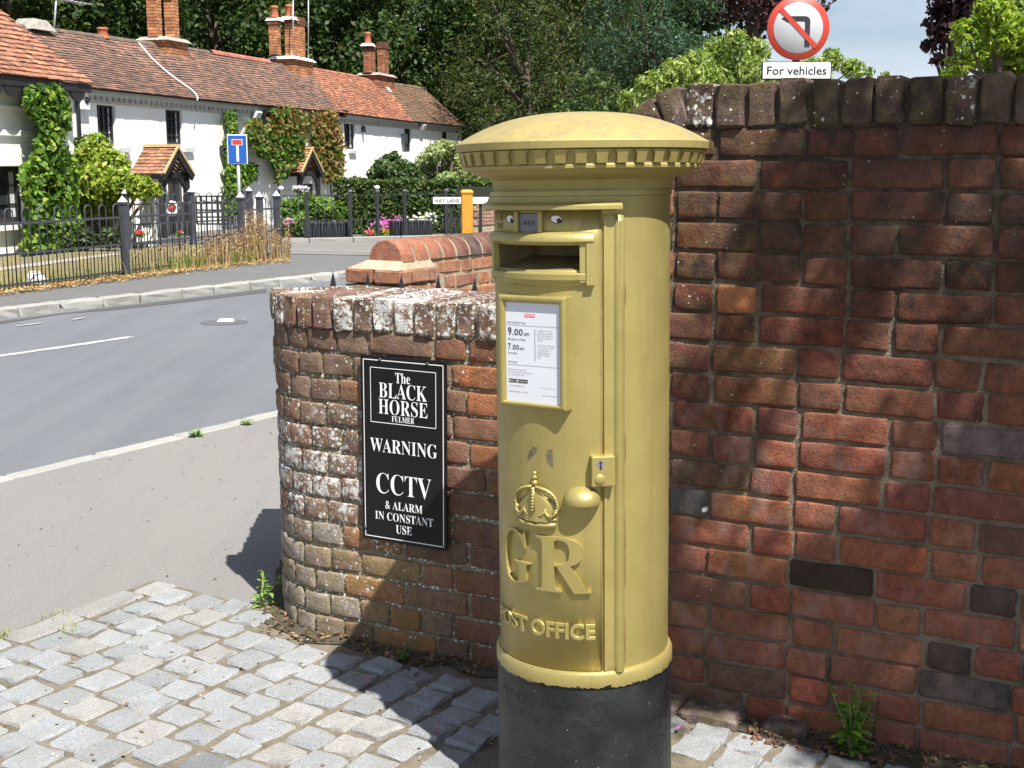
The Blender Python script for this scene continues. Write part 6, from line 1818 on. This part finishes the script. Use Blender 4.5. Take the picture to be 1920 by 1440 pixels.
def flowers(label, px, py, rx, ry, n, h, cols, size, group=None, green=True, z=None):
    rng = np.random.default_rng(int(px * 3 + py)); c = at_y(px, py, h); w, v = rx / F_PX * h, ry / F_PX * h
    r_ = plant_root("flowering_plant", label, "flowers", (c[0], c[1], FAR_Z), group); inv = Matrix.Translation(-r_.location)
    P = c + rng.normal(size=(n, 3)) * np.array([w * .5, w * .4, v * .5])
    o = np_mesh("petals", leaf_quads(P, size * (.7 + .6 * rng.random(n)), rng, np.tile([0, -1., .3], (n, 1)), 1.2, .5, .8), 4, M_PETAL, r_, tones(n, rng, *cols, jit=.15)); o.matrix_parent_inverse = inv; o["kind"] = "stuff"
    m = n * 2; P = c + rng.normal(size=(m, 3)) * np.array([w * .6, w * .5, v * .5]) - np.array([0, 0, v * .8]); P[:, 2] = np.maximum(P[:, 2], FAR_Z + .02)
    o = np_mesh("foliage", leaf_quads(P, .08, rng, None, 0, .5), 4, M_LEAF, r_, tones(m, rng, [(.09, .16, .03), (.14, .21, .05)], [1, 1])); o.matrix_parent_inverse = inv
    st = stem_lines(r_, [[(c[0] + dx, c[1], FAR_Z), tuple(c + np.array([dx * 1.5, 0, 0]))] for dx in (-w * .3, 0, w * .3)], .008); st.matrix_parent_inverse = inv
PINK = ([(.62, .12, .45), (.55, .08, .38), (.70, .30, .55)], [3, 2, 1]); ORA = ([(.75, .32, .03), (.80, .50, .05), (.65, .20, .03)], [3, 2, 1]); REDF = ([(.62, .04, .05), (.7, .12, .12)], [2, 1]); LIL = ([(.55, .45, .62), (.65, .58, .68)], [1, 1]); WHT = ([(.75, .75, .66), (.8, .78, .5)], [2, 1])
flowers("mass of magenta pink flowers behind the garden railing", 731, 423, 26, 13, 260, 26.8, PINK, .07)
flowers("orange and yellow marigolds below the magenta flowers", 733, 436, 16, 7, 150, 26.6, ORA, .06)
flowers("small red flowers low by the round topped railing post", 692, 436, 9, 4, 60, 26.6, REDF, .06)
flowers("pink flowers at the lane corner beside the railing end", 540, 416, 12, 6, 70, 26.8, ([(.72, .25, .42), (.75, .4, .55)], [1, 1]), .07)
flowers("pale lilac flowers beside the second porch", 562, 353, 12, 4, 90, 28.5, LIL, .08)
flowers("white and yellow flowers above the right trough", 790, 412, 22, 9, 90, 27.2, WHT, .07)
flowers("yellow flecked plants above the left trough", 612, 424, 22, 8, 60, 27.2, ([(.7, .6, .12), (.3, .4, .1)], [1, 2]), .06)
flowers("red geraniums in the pots below the first porch", 262, 437, 8, 3, 34, 22.6, REDF, .08)
flowers("orange red flowers behind the back railing", 336, 436, 4, 3, 20, 22.6, REDF, .08)
# garden oddments behind the railings
wp = at_y(210, 395, 23.6); zt_ = at_y(210, 371, 23.6)[2]; xa, xb = at_y(120, 395, 23.6)[0], at_y(289, 395, 23.6)[0]
mb = MB(); mb.box(((xa + xb) / 2, 23.7, zt_ / 2), (xb - xa, .14, zt_)); o = mb.build("garden_wall", M_WASH); tag(o, "low white painted garden wall below the yellow green bush", "wall")
ts_p = at_y(398, 400, 24.2); tr_ = empty("trellis", (ts_p[0], ts_p[1], 0)); tag(tr_, "black square lattice trellis against the white cottage wall", "trellis")
z0, z1 = at_y(398, 420, 24.2)[2], at_y(398, 368, 24.2)[2]; w = .60
me_v = MB(); me_v.box((0, 0, (z1 - z0) / 2), (.03, .02, z1 - z0)); mv = me_v.mesh("upright", M_BLACKWOOD); me_h = MB(); me_h.box((0, .004, 0), (w, .02, .03)); mh = me_h.mesh("crossbar", M_BLACKWOOD)
for k in range(7): place("upright", mv, tr_, Matrix.Translation((-w / 2 + w * k / 6, 0, z0)))
for k in range(5): place("crossbar", mh, tr_, Matrix.Translation((0, 0, z0 + (z1 - z0) * k / 4)))
wr = at_plane(322, 391, HO + HN * (pu1[1] - .3), HN)
mb = MB(); mb.tube([(.13 * cos(t), 0, .13 * sin(t)) for t in [2 * pi * k / 20 for k in range(21)]], .04, 8, caps=False)
wo = mb.build("door_wreath", M_WHITE, None, tuple(wr), (0, 0, .6)); tag(wo, "white ring wreath with a red centre hanging in the first porch", "wreath")
mb = MB(); mb.lathe([(0, .03), (.06, .02), (.07, 0)], 10); mb.build("wreath_centre", M_RED, wo, rot=(pi / 2, 0, 0))
pp = at_z(82, 532, FAR_Z)
mb = MB(); mb.add([(-.13, 0, .02), (.10, -.03, .0), (.14, .10, .03), (-.02, .16, .16), (-.10, .05, .17)], [(0, 1, 4), (1, 2, 3), (1, 3, 4)])
o = mb.build("paper_scrap", plain("litter_paper", (.78, .74, .70), .8), None, tuple(pp + np.array([0, -.25, .01])), fix=False); tag(o, "crumpled white paper scrap lying at the foot of the bow topped railing", "litter")
# dry grasses by the railing corner
def blades(name, P0, hts, rng, cols, wts, parent, w=.006, lean=.25, mat=None, seg=3):
    V, C = [], []
    col = tones(len(P0), rng, cols, wts)
    for p, h, c in zip(P0, hts, col):
        a = rng.random() * 2 * pi; d = np.array([cos(a), sin(a), 0]); ln = rng.normal() * lean * h; side = np.array([-d[1], d[0], 0]) * w
        pts = [p + np.array([0, 0, h * t]) + d * ln * t * t for t in np.linspace(0, 1, seg + 1)]
        for k in range(seg):
            w0, w1 = 1 - k / seg * .8, 1 - (k + 1) / seg * .8
            V += [pts[k] - side * w0, pts[k] + side * w0, pts[k + 1] + side * w1, pts[k + 1] - side * w1]; C.append(c)
    return np_mesh(name, np.array(V), 4, mat or M_STRAW, parent, np.array(C))
STRAW = ([(.42, .30, .15), (.34, .22, .11), (.50, .40, .22), (.28, .15, .08), (.20, .22, .07)], [4, 3, 3, 2, 1.5])
rng = np.random.default_rng(31)
def tall_grass(label, x0, x1, ytop, n, group=None):
    q = []
    for _ in range(n):
        x = rng.uniform(x0, x1); yb = np.interp(x, [-100, 237, 455, 545], [558, 519, 492, 484]); p = at_z(x, yb + rng.normal() * 2.5, FAR_Z); q.append(p)
    q = np.array(q); h = at_y((x0 + x1) / 2, ytop, q[:, 1].mean())[2]
    hts = h * (.35 + .65 * rng.random(n))
    r_ = plant_root("dry_grass", label, "grass", (q[:, 0].mean(), q[:, 1].mean(), FAR_Z), group); inv = Matrix.Translation(-r_.location)
    b = blades("stalks", q, hts, rng, *STRAW, r_, .0055, .30); b.matrix_parent_inverse = inv
    k = n * 3; i = rng.integers(0, n, k); P = q[i] + np.stack([rng.normal(size=k) * .03, rng.normal(size=k) * .03, hts[i] * (.7 + .35 * rng.random(k))], 1)
    o = np_mesh("seed_heads", leaf_quads(P, .05, rng, None, 0, .2, .3, 0), 4, M_STRAW, r_, tones(k, rng, [(.36, .22, .12), (.45, .33, .18), (.28, .14, .08)], [1, 1, 1])); o.matrix_parent_inverse = inv
tall_grass("tall dry brown grass at the corner of the bow topped railing", 462, 500, 395, 200)
tall_grass("dry bleached grass in front of the last railing post", 505, 545, 425, 110)
tall_grass("thin dry grass growing through the railing before the corner post", 385, 462, 432, 220)
tall_grass("sparse dry stalks along the middle of the railing", 250, 385, 462, 70)
# leaf litter and green tufts at the foot of the railing: nobody could count them
n = 2600; x = rng.uniform(-60, 545, n); yb = np.interp(x, [-100, 237, 455, 545], [560, 521, 494, 487]) + rng.normal(size=n) * 2.4
P = np.array([at_z(a, b, FAR_Z + .012) for a, b in zip(x, yb)]); P[:, 2] += rng.random(n) * .03
o = np_mesh("leaf_litter", leaf_quads(P, .06, rng, np.tile([0, 0, 1.], (n, 1)), 2.0, 1.0, .5), 4, M_STRAW, None, tones(n, rng, [(.45, .30, .14), (.55, .38, .18), (.36, .22, .10), (.24, .22, .08)], [3, 2, 2, 1])); tag(o, "fallen dry leaves gathered along the foot of the railing", kind="stuff")
n = 900; x = np.concatenate([rng.normal(355, 22, n // 3), rng.normal(462, 14, n // 3), rng.uniform(0, 540, n - 2 * (n // 3))]); yb = np.interp(x, [-100, 237, 455, 545], [557, 518, 492, 484]) + rng.normal(size=n) * 2
P = np.array([at_z(a, b, FAR_Z) for a, b in zip(x, yb)])
o = blades("grass", P, .10 + .16 * rng.random(n), rng, [(.16, .22, .05), (.22, .26, .08), (.34, .30, .12)], [3, 2, 2], None, .006, .5, M_LEAFDULL); tag(o, "green grass tufts along the foot of the railing", kind="stuff")

# ------------------------------------------------------------------ trees
DECID = ([(.045, .085, .022), (.062, .108, .028), (.032, .06, .016), (.095, .135, .042), (.022, .04, .012), (.14, .12, .05)], [5, 4, 4, 1.2, 3, .4])
DARKD = ([(.024, .048, .014), (.034, .065, .018), (.016, .03, .010)], [3, 2, 3])
YEW = ([(.050, .075, .022), (.075, .095, .028), (.030, .048, .016), (.11, .115, .04), (.085, .06, .03)], [4, 3, 4, 1.2, .6])
CEDAR = ([(.040, .085, .045), (.060, .11, .055), (.025, .055, .03), (.10, .15, .08)], [4, 3, 3, 1])
COPPER = ([(.045, .018, .024), (.07, .028, .034), (.025, .012, .016), (.10, .05, .05)], [4, 2, 4, 1])
LIME = ([(.20, .27, .06), (.28, .34, .10), (.13, .19, .04), (.36, .40, .16)], [4, 3, 3, 1])
BRIGHT = ([(.22, .30, .03), (.15, .23, .02), (.30, .36, .06), (.09, .15, .015)], [4, 3, 2, 2])
def tree(label, x, h, zc, rx, rz, n, size, cols, seed, nclump=42, cr=.34, trunk=.28, aspect=.55, droop=.2, name="tree", group="trees behind the cottages", clumps=None, flat=.8, bias=.7, mat=None, shell=.5):
    rng = np.random.default_rng(seed); X = (x - 960) / F_PX * h if x is not None else None
    if clumps is None:
        d = rng.normal(size=(nclump, 3)); d /= np.linalg.norm(d, axis=1, keepdims=True); rr_ = (.25 + .75 * rng.random(nclump)) ** .6
        C = np.stack([X + d[:, 0] * rx * rr_, h + d[:, 1] * rx * rr_, zc + d[:, 2] * rz * rr_], 1); Rd = rx * cr * (.7 + .6 * rng.random(nclump))
        bx_, by_ = X, h
    else:
        C = np.array([c[:3] for c in clumps]); Rd = np.array([c[3] for c in clumps]); bx_, by_ = C[:, 0].mean(), C[:, 1].mean()
    r_ = plant_root(name, label, "tree", (bx_, by_, -.1), group); inv = Matrix.Translation(-r_.location)
    P, d = clump_points(C, Rd, n, rng, shell, flat)
    V = leaf_quads(P, size * (.65 + .7 * rng.random(n)), rng, d, bias, .45, aspect, droop)
    col = tones(n, rng, *cols)
    o = np_mesh("crown", V, 4, mat or M_LEAF, r_, col); o.matrix_parent_inverse = inv
    mb = MB(); base = Vector((bx_, by_, -.1)); topz = C[:, 2].mean()
    mid = Vector((bx_ + rng.uniform(-.2, .2), by_, -.1 + (topz + .1) * .55))
    mb.tube([base, base.lerp(mid, .1) , mid, Vector((bx_, by_, topz))], [trunk * 1.35, trunk, trunk * .75, trunk * .3], 9)
    for i in rng.choice(len(C), size=min(len(C), 12), replace=False):
        c = Vector(C[i]); s = mid.lerp(Vector((bx_, by_, topz)), rng.random() * .8); m_ = s.lerp(c, .5) + Vector((0, 0, .08 * (c - s).length))
        mb.tube([s, m_, c], [trunk * .38, trunk * .22, trunk * .06], 6)
    o = mb.build("trunk", M_BARK, r_, fix=False); o.matrix_parent_inverse = inv
    return r_
TB = "tall trees behind the cottages"
for k, (x, h, zc, rx, rz, lb) in enumerate(((40, 39, 6.4, 3.6, 4.4, "dark leafy tree behind the left chimney pot and aerial"), (215, 43, 6.2, 3.7, 4.6, "dark leafy tree left of the tall first chimney"), (425, 46, 6.2, 3.9, 4.6, "broad dark tree between the first and second chimneys"),
                                            (600, 49, 6.6, 3.9, 4.9, "leafy tree just right of the second chimney"), (755, 52, 6.6, 4.1, 5.0, "big leafy tree behind the third chimney"), (905, 55, 6.4, 4.2, 5.2, "glossy green tree beyond the far gable end"))):
    tree(lb, x, h, zc, rx, rz, 24000, .21, DECID, 60 + k, 56, .30, group=TB)
for k, (x, h, zc, rx, rz) in enumerate(((-30, 62, 7, 5.5, 6.5), (180, 64, 7, 5.5, 6.5), (390, 66, 7.5, 5.5, 7), (600, 68, 8, 5.8, 7.2), (820, 70, 8, 6, 7.5), (1010, 70, 7.5, 5.5, 7.5), (1180, 66, 6.5, 5, 6.8))):
    tree("tall shaded tree in the back row of the dark wood", x, h, zc, rx, rz, 9000, .5, DARKD, 80 + k, 40, .36, group="back row of the wood")
tree("drooping dark yew above the dome of the post box", 985, 46, 5.6, 3.2, 4.6, 13000, .22, YEW, 90, 50, .28, aspect=.28, droop=1.0, group=TB, name="yew_tree")
tree("tall brown green yew right of the drooping one", 1100, 48, 6.2, 3.2, 5.0, 13000, .22, YEW, 91, 50, .28, aspect=.28, droop=1.1, group=TB, name="yew_tree")
tree("blue green cedar left of the round road sign", 1215, 40, 5.4, 2.3, 3.9, 15000, .17, CEDAR, 92, 54, .30, aspect=.3, droop=.7, group=TB, name="cedar_tree")
tree("low yew bush in front of the dark trees above the lid", 1065, 38, 2.6, 1.7, 1.5, 7000, .17, YEW, 93, 30, .34, aspect=.3, droop=-.2, group=TB, name="yew_tree", trunk=.16)
tree("feathery green tree low beside the high end of the brick wall", 1150, 33, 2.6, 1.4, 1.3, 5000, .15, DECID, 94, 26, .34, group=TB, trunk=.12)
tree("dark copper beech behind the round road sign", 1395, 44, 8.1, 2.4, 2.4, 9000, .21, COPPER, 95, 38, .32, group="copper beeches", name="copper_beech")
def px_clumps(items, h, rng): return [(*at_y(x, y, h + rng.uniform(-.5, .5)), r / F_PX * h) for x, y, r in items]
rngT = np.random.default_rng(44)
tree("light green cherry tree with drooping leaves behind the For vehicles plate", None, 15, 0, 0, 0, 9500, .078, LIME, 96, clumps=px_clumps([(1225, 165, 34), (1270, 140, 36), (1310, 120, 30), (1345, 92, 26), (1378, 78, 24), (1420, 95, 26), (1330, 160, 44), (1390, 135, 44), (1450, 150, 40), (1520, 140, 40), (1560, 112, 24), (1600, 130, 22), (1628, 136, 12), (1660, 142, 8), (1180, 190, 24)], 15.0, rngT), group="light trees beyond the wall", name="cherry_tree", trunk=.10, aspect=.36, droop=1.3, flat=.9, shell=.9)
tree("copper beech branch hanging at the edge of the open sky", None, 27, 0, 0, 0, 3600, .17, COPPER, 97, clumps=px_clumps([(1790, -30, 40), (1770, 10, 34), (1752, 48, 22), (1745, 85, 18), (1770, 60, 30), (1760, 112, 16), (1800, 40, 44), (1850, 20, 60), (1830, -60, 60)], 27.0, rngT), group="copper beeches", name="copper_beech", trunk=.2, shell=.8)
tree("bright sunlit green tree at the right edge above the wall", None, 14, 0, 0, 0, 5200, .105, BRIGHT, 98, clumps=px_clumps([(1812, 60, 30), (1795, 120, 22), (1840, 100, 44), (1880, 60, 50), (1900, 120, 60), (1935, 20, 55), (1980, 80, 80), (1860, 20, 34), (1790, 140, 24)], 14.0, rngT), group="light trees beyond the wall", name="garden_tree", trunk=.12, aspect=.4, shell=.8)
# the tree that overhangs from the right, behind the photographer, and dapples the wall
rngS = np.random.default_rng(101); CL = []
while len(CL) < 54:                           # each spray hangs where its shade falls on the wall or the ground before it
    if rngS.random() < .82:
        s = .98 + 1.75 * rngS.random(); z = rngS.uniform(-.45, 2.0); p, t, nn = wall_at(s); q = p + np.array([0, 0, z])
        if s < 1.25 and rngS.random() < .45: continue
    else: q = np.array([rngS.uniform(1.0, 2.4), rngS.uniform(1.6, 2.8), 0])
    h_ = rngS.uniform(4.1, 5.5); q = q + np.array(TO_SUN) * (h_ - q[2]) / TO_SUN.z
    CL.append((*q, rngS.uniform(.13, .25)))
for q_, r_q in (((.36, 2.86, 1.60), .055), ((.41, 2.93, 1.57), .05), ((.30, 3.0, 1.61), .05), ((.44, 2.86, 1.5), .06)):
    q = np.array(q_); CL.append((*(q + np.array(TO_SUN) * (5.0 - q[2]) / TO_SUN.z), r_q))
tree("leafy tree overhanging the forecourt from the right, behind the camera", None, 0, 0, 0, 0, 5200, .080, BRIGHT, 102, clumps=CL, group=None, name="overhanging_tree", trunk=.14, shell=1.0)

# ------------------------------------------------------------------ weeds and small things close by
def weed(label, px, py, hgt, n, leaf, seed, cols=None, spread=.5, z=0.0, name="weed", cat="weed"):
    rng = np.random.default_rng(seed); b = at_z(px, py, z); cols = cols or ([(.16, .30, .04), (.11, .22, .03), (.22, .36, .07)], [3, 3, 2])
    r_ = plant_root(name, label, cat, b); mb = MB(); V, C = [], []
    for k in range(n):
        a = rng.random() * 2 * pi; tip = np.array([cos(a) * spread * hgt * rng.random(), sin(a) * spread * hgt * rng.random(), hgt * rng.uniform(.6, 1.0)])
        pts = [np.zeros(3), tip * .4 + np.array([0, 0, .1 * hgt]), tip]
        mb.tube([tuple(p) for p in pts], [.0028, .0022, .0010], 5)
        m = int(7 + hgt * 30)
        for j in range(m):
            t = (j + .6) / m; p = pts[0] * (1 - t) ** 2 + 2 * t * (1 - t) * pts[1] + t * t * pts[2]
            la_ = rng.random() * 2 * pi; d = np.array([cos(la_), sin(la_), rng.uniform(-.1, .7)]); d /= np.linalg.norm(d); s = leaf * rng.uniform(.6, 1.15) * (1 - .45 * t)
            side = np.cross(d, [0, 0, 1.]); side /= np.linalg.norm(side); up = np.cross(side, d); c = tones(1, rng, *cols)[0]
            q = [p, p + d * s * .35 + side * s * .17 + up * s * .05, p + d * s * .75 + side * s * .12, p + d * s - up * s * .16, p + d * s * .75 - side * s * .12, p + d * s * .35 - side * s * .17 + up * s * .05]
            mid = p + d * s * .5 + up * s * .0
            V += [q[0], q[1], mid, q[5], q[1], q[2], q[3], mid, mid, q[3], q[4], q[5]]; C += [c, c, c]
    o = np_mesh("leaves", np.array(V), 4, M_LEAF, r_, np.array(C)); mb.build("stem", plain("green_stem", (.20, .24, .07), .6), r_, fix=False)
    return r_
weed("tall green weed with many narrow leaves at the foot of the high wall", 1596, 1420, .205, 9, .064, 1, spread=.34)
weed("green weed beside the rounded low end of the wall", 490, 1140, .15, 3, .05, 2, spread=.75)
weed("small green weed in the shadow at the foot of the low wall", 756, 1243, .06, 3, .04, 3, ([(.10, .18, .03)], [1]))
weed("tiny bright weed where shadow meets sunlit wall foot", 692, 1216, .03, 4, .022, 4)
weed("small weed growing in the joint of the near kerb", 365, 818, .045, 4, .06, 5, spread=1.6)
weed("smallest weed on the near kerb close to the wall", 461, 797, .03, 4, .05, 6, spread=1.3)
for k, (x, y, lb) in enumerate(((108, 1160, "tuft of grass in the joint between the two large edging setts"), (128, 1182, "grass tuft in the joint below the edging setts"), (18, 1195, "grass tuft at the left border of the setts"))):
    b = at_z(x, y, .006); r_ = plant_root("grass_tuft", lb, "grass", b, None); q = rng.normal(size=(60, 3)) * np.array([.025, .018, 0])
    blades("blades", q, .012 + .016 * rng.random(60), rng, [(.20, .26, .06), (.28, .30, .09), (.36, .28, .14)], [3, 2, 1], r_, .0018, .8, M_LEAFDULL, 2)
for x, y, lb in ((1272, 1365, "pink petal in the corner beside the post box"), (818, 1374, "red petal on the shaded setts"), (690, 1276, "small magenta petal at the edge of the shadow")):
    b = at_z(x, y, .022); mb = MB(); mb.add([(-.008, 0, 0), (0, -.006, .002), (.009, 0, .006), (0, .007, .004)], [(0, 1, 2, 3)])
    o = mb.build("petal", plain("petal_pink" if "pink" in lb else "petal_red", (.70, .12, .40) if "pink" in lb else (.45, .03, .09), .6), None, tuple(b), fix=False); tag(o, lb, "petal")
# brick rubble and grit at the wall foot on the right, grit along the low wall
rub = empty("rubble", tuple(at_z(1590, 1420, 0))); tag(rub, "broken brick crumbs and grit lying along the foot of the wall", None, None, "stuff")
mb = MB(); rr = random.Random(9)
for k in range(200):
    s = rr.uniform(1.36, 1.75) if k < 170 else rr.uniform(-.5, .5); p, t, nn2 = wall_at(s); q = p + nn2 * rr.uniform(.0, .13) - np.array(rub.location); sz = rr.uniform(.003, .014 if k < 170 else .007)
    mb.box((q[0], q[1], .012 + sz * .3), (sz, sz * rr.uniform(.6, 1.2), sz * .7), Euler_m(rr) if False else Matrix.Rotation(rr.random() * 3, 3, 'Z') @ Matrix.Rotation(rr.random(), 3, 'X'))
mb.build("crumbs", plain("brick_crumbs", (.14, .075, .05), .95, 0, .6, 40), rub)
n = 420; rng = np.random.default_rng(77)
P = []
for k in range(n):
    c = AB(aC - rng.uniform(.0, 2.2), bC + rng.uniform(.05, 2.2), .016)
    P.append(c)
o = np_mesh("grit", leaf_quads(np.array(P), .009 + .008 * rng.random(n), rng, np.tile([0, 0, 1.], (n, 1)), 2, 1, .7), 4, M_STRAW, None, tones(n, rng, [(.45, .36, .24), (.25, .18, .12), (.55, .48, .38)], [2, 2, 1])); tag(o, "grit and dry scraps scattered over the setts", kind="stuff")
# a little bare soil and dust where the pavement meets the wall end and along the kerbs

n = 520; P = []
for k in range(n):
    s = rng.uniform(-.38, 2.1); p, t, nn2 = wall_at(s); P.append(p + nn2 * abs(rng.normal()) * .055 + np.array([0, 0, .018 + .012 * rng.random()]))
o = np_mesh("leaf_debris", leaf_quads(np.array(P), .014 + .014 * rng.random(n), rng, np.tile([0, 0, 1.], (n, 1)), 1.2, .8, .5), 4, M_STRAW, None, tones(n, rng, [(.20, .13, .07), (.13, .085, .05), (.28, .20, .11), (.10, .12, .04)], [3, 3, 2, 1])); tag(o, "small dead leaves and dirt gathered along the foot of the brick wall", kind="stuff")
n = 300; P = []
for k in range(n):
    a = rng.uniform(-2.5, 4.5); b = abs(rng.normal()) * .5 if rng.random() < .55 else rng.uniform(.05, 2.2)
    P.append(AB(a, b + .03, .004))
o = np_mesh("grit", leaf_quads(np.array(P), .008 + .012 * rng.random(n), rng, np.tile([0, 0, 1.], (n, 1)), 3, 1, .6), 4, M_STRAW, None, tones(n, rng, [(.07, .06, .05), (.30, .26, .2), (.12, .10, .06)], [3, 2, 2])); tag(o, "loose grit and dry bits lying on the pavement near the kerb", kind="stuff")
